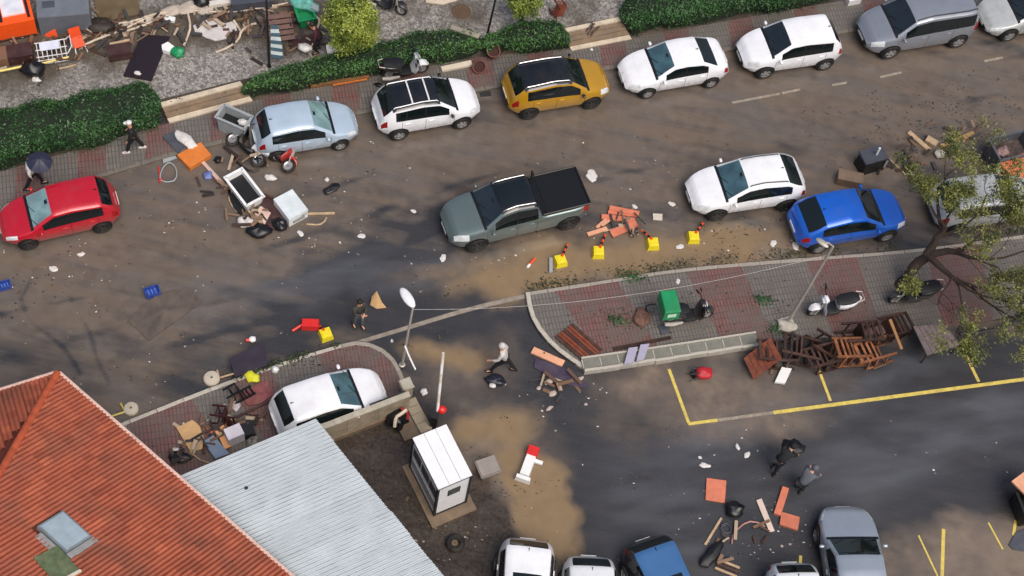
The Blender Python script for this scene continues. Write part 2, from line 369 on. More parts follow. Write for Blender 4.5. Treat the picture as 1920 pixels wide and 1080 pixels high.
# far pavement along the shops
far_kerb = smoothline(WV([(-160, 436), (0, 385), (302, 288), (480, 246), (690, 203), (940, 155), (1160, 120), (1610, 50), (2050, -15)], PZ), 2)
far_back = smoothline(WV([(-160, 365), (0, 322), (310, 232), (475, 187), (690, 145), (900, 105), (1070, 92), (1180, 72), (1580, 0), (2030, -75)], PZ), 2)
for l in (far_kerb, far_back):
    for p in l: p.z = 0
root = struct(MB().prism([(p.x, p.y) for p in far_kerb]+[(p.x, p.y) for p in far_back[::-1]], -.06, PZ-.03).build('pavement', GREY))
def frac_at(line, px, py, z=PZ):
    q = P(px, py, z); q.z = 0
    return min((i/800 for i in range(801)), key=lambda t: (lerp_line(line, t)-q).length)
reds = [(-60, 375), (60, 345), (175, 310), (300, 262), (420, 226), (520, 205), (645, 172), (775, 152), (900, 128), (1010, 108), (1150, 100), (1270, 78), (1390, 55), (1510, 32), (1640, 10), (1780, -20)]
mid_line = [(lerp_line(far_kerb, i/40)+lerp_line(far_back, i/40))/2 for i in range(41)]
cuts = [0.0]; cols = []
for px, py in reds:
    t = frac_at(mid_line, px, py); hw = .5/46
    if t-hw > cuts[-1]: cuts.append(t-hw); cols.append(1)
    cuts.append(t+hw); cols.append(0)
cuts.append(1.0); cols.append(1)
sections(root, far_kerb, far_back, cuts, cols, PZ, [RED, GREY], ['red_paving', 'grey_paving'])
kerb(root, far_kerb, .16, PZ+.012, DARKSTONE, 1.0, side=-1)
# near pavement with the parked motorbikes
near_top = smoothline(WV([(985, 548), (1150, 523), (1270, 503), (1500, 484), (1720, 468), (1920, 440), (2060, 420)], PZ), 2)
near_bot = smoothline(WV([(1092, 690), (1250, 668), (1420, 642), (1620, 628), (1800, 612), (1920, 588), (2060, 560)], PZ), 2)
corner = smoothline(WV([(985, 548), (992, 590), (1012, 625), (1048, 662), (1092, 690)], PZ), 2)
for l in (near_top, near_bot, corner):
    for p in l: p.z = 0
root2 = struct(MB().prism([(p.x, p.y) for p in near_top]+[(p.x, p.y) for p in near_bot[::-1]]+[(p.x, p.y) for p in corner[::-1][1:-1]], -.06, PZ-.03).build('pavement', GREY))
cp = [(p.x, p.y) for p in corner]
mb = MB(); q0 = lerp_line(near_top, .045); q1 = lerp_line(near_bot, .045)
c = (corner[0]+corner[-1])/2; mb.prism([(x-c.x, y-c.y) for x, y in cp+[(q1.x, q1.y), (q0.x, q0.y)]], -.05, PZ); mb.build('grey_paving', GREY, root2, Vector((c.x, c.y, 0)))
sections(root2, near_bot, near_top, [.045, .15, .265, .36, .47, .56, .68, .78, 1], [0, 1, 0, 1, 0, 1, 0, 1], PZ, [RED, GREY], ['red_paving', 'grey_paving'])
kerb(root2, near_top, .14, PZ+.012, STONE, .8, side=-1); kerb(root2, corner, .16, PZ+.02, WHITEKERB, .55, side=1)
# lower left pavement by the white hatchback
low_kerb = smoothline(WV([(140, 830), (240, 787), (420, 716), (560, 668), (640, 645)], PZ), 2)
low_corner = smoothline(WV([(640, 645), (672, 637), (712, 648), (742, 672), (757, 705), (768, 745)], PZ), 2)
low_back = smoothline(WV([(270, 960), (340, 915), (470, 860), (600, 815), (700, 775)], PZ), 1)
for l in (low_kerb, low_corner, low_back):
    for p in l: p.z = 0
root3 = struct(MB().prism([(p.x, p.y) for p in low_kerb]+[(p.x, p.y) for p in low_corner[1:]]+[(p.x, p.y) for p in low_back[::-1]], -.06, PZ-.03).build('pavement', GREY))
sections(root3, low_kerb, low_back, [0, .18, .42, .56, .72, .9, 1], [1, 0, 1, 0, 1, 0], PZ, [RED, GREY], ['red_paving', 'grey_paving'])
mb = MB(); c = low_corner[0]; mb.prism([(p.x-c.x, p.y-c.y) for p in low_corner+[low_back[-1]]], -.05, PZ); mb.build('red_paving', RED, root3, Vector((c.x, c.y, 0)))
kerb(root3, low_kerb, .14, PZ+.012, WHITEKERB, .9, side=-1); kerb(root3, low_corner, .15, PZ+.016, STONE, .5, side=-1)
# concrete gutter strip across the car park entrance
mb = MB(); gl = smoothline(WV([(640, 648), (760, 612), (880, 575), (1000, 548)]), 2); g2 = smoothline(WV([(640, 655), (760, 620), (880, 583), (1000, 556)]), 2)
mb.prism([(p.x, p.y) for p in gl]+[(p.x, p.y) for p in g2[::-1]], -.03, .016); struct(mb.build('gutter', M('gutter_concrete', (140, 130, 118), .6, var=.25, scale=4, dirt=.8)))
# yellow bay lines and a worn white road line
YEL = M('yellow_line_paint', (206, 184, 88), .6, var=.15, scale=8, dirt=.55); WHL = M('white_line_paint', (146, 136, 122), .6, var=.3, scale=8, dirt=1.0)
def stripe(a, b, wd, mat, name='bay_line', z=.014, parent=None):
    A_ = P(*a); B_ = P(*b); d = B_-A_; mb = MB(); mb.box((0, 0, 0), (d.length, wd, .02)); c = (A_+B_)/2
    return mb.build(name, mat, parent, Vector((c.x, c.y, z-.01+.0)), math.atan2(d.y, d.x))
ml = struct(MB().box((0, 0, -.03), (.1, .1, .01)).build('parking_marking', YEL, None, P(1556, 757)))
def sline(a, b, wd, mat=YEL, z=.014):
    o = stripe(a, b, wd, mat, 'painted_line', z); o.location -= ml.location; o.parent = ml
sline((1254, 692), (1291, 793), .11); sline((1536, 696), (1557, 752), .1, z=.016); sline((1802, 648), (1835, 716), .11, z=.016)
sline((1290, 795), (1345, 788), .11, z=.018); sline((1345, 788), (1450, 774), .11, WHL, .016); sline((1450, 774), (1990, 702), .13, z=.018)
sline((1769, 992), (1766, 1085), .12); sline((1722, 1004), (1760, 1085), .06); sline((1853, 980), (1880, 1030), .06); sline((1904, 976), (1900, 1004), .1); sline((1501, 1042), (1500, 1062), .1)
rl = struct(MB().box((0, 0, -.03), (.1, .1, .01)).build('road_marking', WHL, None, P(1460, 180)))
for a, b in (((1372, 193), (1462, 176)), ((1466, 175), (1500, 168)), ((1560, 160), (1588, 155)), ((1650, 145), (1690, 136)), ((1845, 115), (1880, 108))):
    o = stripe(a, b, .1, WHL, 'painted_line', .014); o.location -= rl.location; o.parent = rl

# ------------------------------------------------------------------ shop terrace, steps
tl = WV([(-260, 300), (0, 233), (302, 186), (448, 150), (690, 100), (1055, 52), (1165, 30), (1580, -45), (2100, -140)], TZ)
for p in tl: p.z = 0
up_ = Vector((-.5, 8, 0)); 
m = bpy.data.materials.new('granite_setts'); m.use_nodes = True; n = m.node_tree; L = n.links; b = n.nodes['Principled BSDF']
tc = n.nodes.new('ShaderNodeTexCoord'); vo = n.nodes.new('ShaderNodeTexVoronoi'); vo.inputs['Scale'].default_value = 12; L.new(tc.outputs['Object'], vo.inputs['Vector'])
ve = n.nodes.new('ShaderNodeTexVoronoi'); ve.feature = 'DISTANCE_TO_EDGE'; ve.inputs['Scale'].default_value = 12; L.new(tc.outputs['Object'], ve.inputs['Vector'])
sep = n.nodes.new('ShaderNodeSeparateColor'); L.new(vo.outputs['Color'], sep.inputs[0])
rp = n.nodes.new('ShaderNodeValToRGB'); rp.color_ramp.elements[0].color = (.13, .118, .105, 1); rp.color_ramp.elements[1].color = (.40, .37, .335, 1); L.new(sep.outputs[0], rp.inputs[0])
mr = n.nodes.new('ShaderNodeMapRange'); mr.inputs[2].default_value = .06; L.new(ve.outputs['Distance'], mr.inputs[0])
mx = n.nodes.new('ShaderNodeMix'); mx.data_type = 'RGBA'; mx.inputs[6].default_value = (.07, .06, .05, 1); L.new(mr.outputs[0], mx.inputs[0]); L.new(rp.outputs[0], mx.inputs[7])
at = n.nodes.new('ShaderNodeAttribute'); at.attribute_name = 'mud'; nz = n.nodes.new('ShaderNodeTexNoise'); nz.inputs['Scale'].default_value = 1.4; nz.inputs['Detail'].default_value = 8; L.new(tc.outputs['Object'], nz.inputs['Vector'])
ad = n.nodes.new('ShaderNodeMath'); ad.operation = 'ADD'; L.new(at.outputs['Fac'], ad.inputs[0]); L.new(nz.outputs[0], ad.inputs[1])
m2 = n.nodes.new('ShaderNodeMapRange'); m2.inputs[1].default_value = .62; m2.inputs[2].default_value = 1.15; m2.inputs[4].default_value = .92; L.new(ad.outputs[0], m2.inputs[0])
mx2 = n.nodes.new('ShaderNodeMix'); mx2.data_type = 'RGBA'; mx2.inputs[7].default_value = (.070, .054, .036, 1); L.new(m2.outputs[0], mx2.inputs[0]); L.new(mx.outputs[2], mx2.inputs[6]); L.new(mx2.outputs[2], b.inputs['Base Color']); b.inputs['Roughness'].default_value = .5
bp = n.nodes.new('ShaderNodeBump'); bp.inputs['Strength'].default_value = .6; bp.inputs['Distance'].default_value = .02; L.new(mr.outputs[0], bp.inputs['Height']); L.new(bp.outputs[0], b.inputs['Normal'])
SETTS = m
nu_, nv_ = 160, 40; vs = []; mud = []
for j in range(nv_+1):
    for i in range(nu_+1):
        p = lerp_line(tl, i/nu_)+up_*(j/nv_); vs.append((p.x, p.y, TZ))
fs = [(j*(nu_+1)+i, j*(nu_+1)+i+1, (j+1)*(nu_+1)+i+1, (j+1)*(nu_+1)+i) for j in range(nv_) for i in range(nu_)]
me = bpy.data.meshes.new('terrace'); me.from_pydata(vs, [], fs); va = np.array(vs)
md = np.zeros(len(vs))
for px, py, r_, s_ in [(40, 100, 2.2, 1), (120, 80, 1.6, 1), (190, 90, 1.5, .9), (260, 60, 1.6, .9), (330, 45, 1.5, 1), (400, 60, 1.3, .9), (440, 45, 1.4, .9), (530, 60, 1.6, 1), (600, 60, 1.2, .7), (870, 22, 1.2, .7), (1090, 20, 1.2, .6), (780, 0, 1.2, .6), (560, 20, 1.5, .9), (20, 140, 1.2, .6)]:
    p = P(px, py, TZ); d = np.hypot(va[:, 0]-p.x, va[:, 1]-p.y)/r_; md = np.maximum(md, s_*np.clip(1.5-d*1.25, 0, 1)*.75)
a_ = me.attributes.new('mud', 'FLOAT', 'POINT'); a_.data.foreach_set('value', md.astype(np.float32)); me.materials.append(SETTS)
ter = struct(link('terrace', me))
mb = MB()                                            # retaining face under the terrace edge
for a, b_ in zip(tl, tl[1:]): mb.add([(a.x, a.y, 0), (b_.x, b_.y, 0), (b_.x, b_.y, TZ-.002), (a.x, a.y, TZ-.002)], [(0, 1, 2, 3)])
mb.build('edge_wall', DARKSTONE, ter)
STEP = M('step_stone', (200, 186, 164), .65, var=.15, scale=4, bump=.2, dirt=.5); STEPD = M('step_stone_muddy', (128, 108, 86), .6, var=.2, scale=4, dirt=.9)
def steps(fa, fb, ba, bb, n, label):
    A0, B0 = P(*fa, PZ), P(*fb, PZ); A1, B1 = P(*ba, TZ), P(*bb, TZ)
    c = (A0+B0)/2; c.z = 0; t = thing('entrance_steps', label, 'steps', c)
    for i in range(n):
        u0, u1 = i/n, 1.0; z = PZ+(TZ-PZ)*(i+1)/n-.006
        q = [A0.lerp(A1, u0), B0.lerp(B1, u0), B0.lerp(B1, (i+1)/n), A0.lerp(A1, (i+1)/n)]
        MB().prism([(p.x-c.x, p.y-c.y) for p in q], 0, z).build('step', STEP if i in (0, n-1) else STEPD, t)
    return t
steps((318, 232), (474, 190), (300, 192), (450, 152), 4, 'muddy stone entrance steps between the long left hedge and middle hedge')
steps((1072, 96), (1184, 74), (1052, 54), (1162, 31), 5, 'pale stone entrance steps between the clipped hedge and top right hedge')

# ------------------------------------------------------------------ vegetation
def leaf_mat(name, c1, c2, rough=.5):
    m = bpy.data.materials.new(name); m.use_nodes = True; n = m.node_tree; L = n.links; b = n.nodes['Principled BSDF']
    g = n.nodes.new('ShaderNodeNewGeometry'); rp = n.nodes.new('ShaderNodeValToRGB'); rp.color_ramp.elements[0].color = (*c1, 1); rp.color_ramp.elements[1].color = (*c2, 1)
    nz = n.nodes.new('ShaderNodeTexNoise'); nz.inputs['Scale'].default_value = 1.6; nz.inputs['Detail'].default_value = 4; L.new(g.outputs['Position'], nz.inputs['Vector'])
    ad = n.nodes.new('ShaderNodeMath'); ad.operation = 'MULTIPLY_ADD'; L.new(nz.outputs[0], ad.inputs[0]); ad.inputs[1].default_value = 2.4; ad.inputs[2].default_value = -.95
    ad2 = n.nodes.new('ShaderNodeMath'); ad2.operation = 'ADD'; ad2.use_clamp = True; hf = n.nodes.new('ShaderNodeMath'); hf.operation = 'MULTIPLY'; hf.inputs[1].default_value = .6; L.new(g.outputs['Random Per Island'], hf.inputs[0]); L.new(ad.outputs[0], ad2.inputs[0]); L.new(hf.outputs[0], ad2.inputs[1])
    L.new(ad2.outputs[0], rp.inputs[0]); L.new(rp.outputs[0], b.inputs['Base Color']); b.inputs['Roughness'].default_value = rough
    b.inputs['Subsurface Weight'].default_value = 0
    return m
def leaves(name, cen, nrm, size, mat, parent, jit=.9, seed=1, asp=.5):
    """one mesh of leaf shaped faces; cen, nrm: arrays (N, 3)"""
    r = np.random.default_rng(seed); N = len(cen)
    nr = nrm+r.normal(0, jit, (N, 3)); nr /= np.linalg.norm(nr, axis=1)[:, None]+1e-9
    a = np.cross(nr, r.normal(0, 1, (N, 3))); a /= np.linalg.norm(a, axis=1)[:, None]+1e-9; b = np.cross(nr, a)
    s = size*r.uniform(.6, 1.3, N)[:, None]
    v = np.stack([cen-a*s, cen+b*s*asp+nr*s*.12, cen+a*s, cen-b*s*asp+nr*s*.12], 1).reshape(-1, 3)
    me = bpy.data.meshes.new(name); me.vertices.add(N*4); me.vertices.foreach_set('co', v.ravel())
    me.loops.add(N*4); me.polygons.add(N); me.loops.foreach_set('vertex_index', np.arange(N*4)); me.polygons.foreach_set('loop_start', np.arange(0, N*4, 4)); me.update()
    me.materials.append(mat); return link(name, me, parent)
HEDGE = leaf_mat('hedge_leaves', (.011, .046, .013), (.046, .132, .032)); HEDGE2 = leaf_mat('hedge_leaves_light', (.013, .052, .013), (.064, .165, .034))
CORE = M('hedge_inner_twigs', (22, 34, 16), .9)
def hedge(label, front, back, h, mat, dens=420, seed=1, leaf=.05):
    """front: pixels of the foot line, back: pixels of the far top edge"""
    F = [P(x, y, PZ) for x, y in front]; B = [P(x, y, h) for x, y in back]; n = 120
    f = [lerp_line(F, i/n) for i in range(n+1)]; b = [lerp_line(B, i/n) for i in range(n+1)]
    c = sum(f, Vector())/len(f); c.z = PZ; t = thing('hedge', label, 'hedge', c, group='clipped hedges along the shops')
    r = np.random.default_rng(seed); f = np.array(f); b = np.array(b); bb = b.copy(); bb[:, 2] = PZ
    ns = 22; secs = []
    for k in range(ns+1):        # superellipse cross-section front foot -> over the top -> back foot
        th = math.pi*k/ns; cx = math.cos(th); cx = math.copysign(abs(cx)**.55, cx); sz = abs(math.sin(th))**.45
        u = .5-.5*cx; p = f*(1-u)+bb*u; p[:, 2] = PZ+(h-PZ)*sz; secs.append(p)
    S = np.array(secs)           # ns+1, n+1, 3
    lump = fbm(S[..., 0]*1.1+S[..., 2], S[..., 1]*1.1+S[..., 2]*.7, seed+5, 4)-.5
    mid = (f+bb)/2; mid[:, 2] = PZ+(h-PZ)*.45
    out = S-mid[None]; out /= np.linalg.norm(out, axis=2)[..., None]+1e-9
    e = np.minimum(1, np.minimum(np.arange(n+1), n-np.arange(n+1))/6.0)**.5; sh = mid[None]*(1-e)[None, :, None]+S*e[None, :, None] if False else S.copy()
    for i in range(n+1):
        sh[:, i] = mid[i]+(S[:, i]-mid[i])*max(.05, e[i])
    sh = sh+out*lump[..., None]*.55; sh[..., 2] = np.maximum(sh[..., 2], PZ-.05)
    core = mid[None]+(sh-mid[None])*.9
    cv = (core.reshape(-1, 3)-np.array(c)); w_ = n+1
    MB().add(cv.tolist(), [(k*w_+i, k*w_+i+1, (k+1)*w_+i+1, (k+1)*w_+i) for k in range(ns) for i in range(n)]).build('twigs', CORE, t)
    ar = 0; length = np.linalg.norm(np.diff(f, axis=0), axis=1).sum(); girth = np.linalg.norm(np.diff(S[:, n//2], axis=0), axis=1).sum()
    N = int(length*girth*dens); kk = r.uniform(0, ns-.001, N); ii = r.uniform(0, n-.001, N); k0 = kk.astype(int); i0 = ii.astype(int); fk = (kk-k0)[:, None]; fi = (ii-i0)[:, None]
    g = lambda T: (T[k0, i0]*(1-fk)+T[k0+1, i0]*fk)*(1-fi)+(T[k0, i0+1]*(1-fk)+T[k0+1, i0+1]*fk)*fi
    cen = g(sh); nr = g(out); cen = cen+nr*r.normal(-.01, .065, N)[:, None]-np.array(c)
    leaves('leaves', cen, nr, leaf, mat, t, .75, seed)
    return t
hedge('long dark green hedge at far left behind the walking pedestrians', [(-130, 352), (0, 318), (150, 285), (313, 235)], [(-140, 235), (0, 192), (150, 168), (288, 140)], 1.05, HEDGE, seed=3)
hedge('dark green middle hedge under the round yellow-green tree', [(452, 186), (560, 172), (690, 146), (800, 125), (905, 106)], [(455, 148), (545, 112), (690, 84), (790, 48), (905, 56)], .95, HEDGE2, seed=4)
hedge('short green hedge beside the terracotta pots and pale steps', [(905, 108), (960, 104), (1072, 92)], [(905, 62), (955, 42), (1055, 34)], .9, HEDGE2, seed=5)
hedge('tall dark green hedge at the top right behind white cars', [(1168, 70), (1300, 48), (1440, 26), (1580, -2)], [(1160, -10), (1300, -42), (1440, -68), (1580, -90)], 1.1, HEDGE, seed=6)

BARK = M('dark_bark', (58, 46, 38), .85, var=.3, scale=9, bump=.6); BARK2 = M('pale_bark', (96, 82, 66), .85, var=.3, scale=9, bump=.5)
def ball_tree(label, px, py, zc, r, mat, seed, hl, foot=None, oval=1.1):
    c3 = P(px, py, zc); t = thing('street_tree', label, 'tree', Vector((c3.x, c3.y, TZ if foot is None else foot)))
    z = zc-t.location.z; mb = MB(); mb.tube([(0, 0, 0), (.02, 0, z*.5), (0, .02, z*.9), (0, 0, z+r*.4)], [.07, .055, .05, .02], 8)
    rr = random.Random(seed)
    for i in range(9):
        a = rr.uniform(0, 6.28); mb.tube([(0, 0, z-.5*r), (math.cos(a)*r*.4, math.sin(a)*r*.4, z), (math.cos(a)*r*.75, math.sin(a)*r*.75, z+rr.uniform(-.3, .5)*r)], [.03, .02, .008], 5)
    mb.build('trunk', BARK, t, smooth=True)
    q = np.random.default_rng(seed); cl = []; nl = []
    for i in range(240):
        d = q.normal(0, 1, 3); d /= np.linalg.norm(d); d[2] *= oval; rad = r*(.35+.65*q.random()**.45); lump = .86+.2*math.sin(d[0]*5+seed)*math.sin(d[1]*4.3+1)+.08*q.normal()
        ce = d*rad*lump; k = int(hl); pts = ce+q.normal(0, .10*r, (k, 3)); cl.append(pts); nl.append(np.tile(d, (k, 1)))
    cen = np.concatenate(cl); cen[:, 2] += z; leaves('crown', cen, np.concatenate(nl), .055, mat, t, .8, seed, .42)
    return t
LIME = leaf_mat('lime_leaves', (.060, .105, .010), (.36, .42, .065)); LIME2 = leaf_mat('light_leaves', (.05, .09, .012), (.26, .32, .06))
ball_tree('round yellow-green street tree standing behind the middle hedge', 662, 44, 2.3, 1.10, LIME, 12, 70)
ball_tree('small light green tree at the top edge beside thin lamp post', 985, -4, 1.9, .75, LIME2, 13, 36)

def big_tree():
    base = P(1688, 536, PZ); t = thing('leaning_tree', 'leaning tree with dark trunk and sparse olive leaves over silver car', 'tree', base)
    rr = random.Random(5); mb = MB(); tips = []
    def w3(px, py, z): return P(px, py, z)-base
    def limb(p0, p1, r0, r1, depth, sag=0):
        n = 6; d = p1-p0; side = Vector((rr.uniform(-1, 1), rr.uniform(-1, 1), rr.uniform(-.5, .5)))*d.length*.13
        pts = [p0.lerp(p1, i/n)+side*math.sin(math.pi*i/n)+Vector((rr.uniform(-1, 1), rr.uniform(-1, 1), rr.uniform(-1, 1)))*d.length*.02*(0 < i < n) for i in range(n+1)]
        mb.tube(pts, [r0+(r1-r0)*i/n for i in range(n+1)], 7 if r0 > .04 else 4, caps=False)
        if depth == 0: tips.extend([pts[3], pts[5], pts[6]]); return
        k = 3 if depth > 1 else 4
        for j in range(k):
            i = rr.choice([2, 3, 4, 5, 6]) if j else 6
            dd = d.normalized(); a = Vector((rr.uniform(-1, 1), rr.uniform(-1, 1), rr.uniform(-.35, .7))); a = (dd*.75+a*.8).normalized()
            limb(pts[i], pts[i]+a*d.length*rr.uniform(.45, .7), max(.008, r1*.8), max(.004, r1*.3), depth-1)
    fork = w3(1737, 478, 1.7)
    n = 8; tp = [Vector((0, 0, -.1)).lerp(fork, i/n)+Vector((.06*math.sin(i), .05*math.sin(i*1.3), 0)) for i in range(n+1)]
    mb.tube(tp, [.26-.012*i for i in range(n+1)], 10)
    for (jx, jy, jz, jr), subs in [((1772, 425, 2.8, .13), [(1735, 365, 3.7, .06), (1778, 325, 4.3, .07), (1850, 365, 4.1, .07), (1800, 380, 3.9, .05)]), ((1806, 468, 2.6, .12), [(1885, 425, 3.6, .07), (1960, 465, 3.4, .07), (1870, 500, 3.3, .06), (1930, 400, 3.9, .06)]), ((1786, 520, 2.2, .11), [(1870, 560, 2.8, .06), (1905, 600, 2.6, .06), (1805, 600, 2.4, .05), (1758, 572, 2.5, .05), (1930, 540, 3.0, .06)])]:
        J = w3(jx, jy, jz); d0 = J-fork; pts = [fork.lerp(J, i_/5)+Vector((rr.uniform(-.05, .05), rr.uniform(-.05, .05), .06*math.sin(i_)))*(0 < i_ < 5) for i_ in range(6)]
        mb.tube(pts, [jr+.03-.012*i_ for i_ in range(6)], 8)
        for k_, (px, py, z, r0) in enumerate(subs): limb(pts[5-(k_ % 3)], w3(px, py, z), r0, .022, 3)
    mb.build('trunk', BARK, t, smooth=True)
    q = np.random.default_rng(9); T = np.array([list(p) for p in tips]); keep = q.random(len(T)) < .75; T = T[keep]
    # whole bunches missing here and there
    f = fbm(T[:, 0]*.9+3, T[:, 1]*.9+9, 77, 3); T = T[f > .33]
    cen = []
    for p in T: k = q.integers(16, 44); cen.append(p+q.normal(0, .11, (k, 3)))
    cen = np.concatenate(cen); leaves('crown', cen, np.tile([0, 0, 1.0], (len(cen), 1)), .046, leaf_mat('olive_leaves', (.022, .036, .010), (.23, .24, .05)), t, .9, 3, .5)
    print('big tree tips', len(T), 'leaves', len(cen))
big_tree()

# ------------------------------------------------------------------ cars
GLASS = M('car_glass', (16, 24, 26), .04, var=.05, spec=.7, ior=1.5); GLASSB = M('windscreen_glass', (62, 86, 88), .05, var=.25, scale=2.5, spec=1.0, ior=1.9)
BLACKTRIM = M('black_trim', (18, 18, 19), .45, var=.2); TYRE = M('tyre_rubber', (22, 21, 20), .85, var=.2, dirt=.35); RIM = M('alloy_rim', (176, 176, 178), .3, .6, dirt=.35)
RIMD = M('dark_rim', (70, 70, 72), .35, .6, dirt=.3); LAMP = M('headlamp', (205, 210, 212), .08, var=.2, scale=9, spec=1.0); TAIL = M('tail_lamp', (150, 14, 16), .12, var=.2); CHROME = M('bright_rail', (196, 196, 196), .25, .7)
PLATE = M('number_plate', (215, 215, 210), .5); LINER = M('wheel_arch_liner', (10, 10, 10), .9)
def paint(name, rgb, metal=0.0, dirt=.12, rough=.32):
    new = 'paint_'+name not in MATS; m = M('paint_'+name, rgb, rough, metal, var=.05, scale=1.5, coat=.8, dirt=dirt+.06)
    if new:                                              # splashes of dried mud on the lower body
        n = m.node_tree; L = n.links; b = n.nodes['Principled BSDF']; src = b.inputs['Base Color'].links[0].from_socket
        tc = n.nodes.new('ShaderNodeTexCoord'); sp = n.nodes.new('ShaderNodeSeparateXYZ'); L.new(tc.outputs['Object'], sp.inputs[0])
        nz = n.nodes.new('ShaderNodeTexNoise'); nz.inputs['Scale'].default_value = 7; nz.inputs['Detail'].default_value = 7; nz.inputs['Roughness'].default_value = .7; L.new(tc.outputs['Object'], nz.inputs['Vector'])
        h = n.nodes.new('ShaderNodeMapRange'); h.inputs[1].default_value = .25; h.inputs[2].default_value = .85; h.inputs[3].default_value = .62; h.inputs[4].default_value = .12; L.new(sp.outputs['Z'], h.inputs[0])
        ad = n.nodes.new('ShaderNodeMath'); ad.operation = 'ADD'; L.new(nz.outputs[0], ad.inputs[0]); L.new(h.outputs[0], ad.inputs[1])
        r = n.nodes.new('ShaderNodeMapRange'); r.inputs[1].default_value = .82; r.inputs[2].default_value = 1.15; r.inputs[4].default_value = .55; L.new(ad.outputs[0], r.inputs[0])
        mx = n.nodes.new('ShaderNodeMix'); mx.data_type = 'RGBA'; mx.inputs[7].default_value = (.15, .118, .088, 1); L.new(r.outputs[0], mx.inputs[0]); L.new(src, mx.inputs[6]); L.new(mx.outputs[2], b.inputs['Base Color'])
    return m
KINDS = {
 'hatch': dict(L=4.15, W=1.75, H=1.48, fo=.82, top=[(0, .46), (.015, .62), (.05, .70), (.26, .97), (.445, 1.43), (.60, 1.48), (.86, 1.40), (.955, 1.04), (.985, .88), (1, .52)], cowl=.265, head=.44, rear=.865, base=.955, win=(.34, .86), pil=[.575, .755]),
 'suv': dict(L=4.25, W=1.80, H=1.62, fo=.84, top=[(0, .55), (.015, .74), (.05, .86), (.255, 1.08), (.42, 1.55), (.58, 1.62), (.87, 1.54), (.955, 1.14), (.985, .96), (1, .58)], cowl=.26, head=.415, rear=.875, base=.955, win=(.33, .85), pil=[.56, .745]),
 'coupesuv': dict(L=4.4, W=1.82, H=1.57, fo=.86, top=[(0, .52), (.015, .70), (.05, .82), (.265, 1.03), (.44, 1.50), (.58, 1.57), (.80, 1.48), (.945, 1.10), (.985, .98), (1, .55)], cowl=.27, head=.435, rear=.80, base=.94, win=(.34, .83), pil=[.56, .73]),
 'sedan': dict(L=4.6, W=1.80, H=1.45, fo=.9, top=[(0, .46), (.015, .62), (.05, .70), (.275, .96), (.43, 1.40), (.55, 1.45), (.71, 1.38), (.86, 1.06), (.965, 1.0), (.985, .9), (1, .52)], cowl=.28, head=.428, rear=.715, base=.86, win=(.35, .76), pil=[.545]),
 'mpv': dict(L=4.45, W=1.85, H=1.82, fo=.86, top=[(0, .60), (.015, .80), (.05, .92), (.215, 1.16), (.365, 1.72), (.5, 1.82), (.93, 1.80), (.975, 1.2), (.99, 1.0), (1, .6)], cowl=.22, head=.36, rear=.935, base=.975, win=(.285, .92), pil=[.5, .75]),
 'pickup': dict(L=5.3, W=1.90, H=1.80, fo=.92, top=[(0, .62), (.015, .84), (.045, .98), (.235, 1.16), (.35, 1.70), (.45, 1.80), (.60, 1.74), (.625, 1.20), (.64, 1.16), (.985, 1.16), (.993, 1.05), (1, .62)], cowl=.24, head=.345, rear=.598, base=.628, win=(.295, .60), pil=[.455]),
}
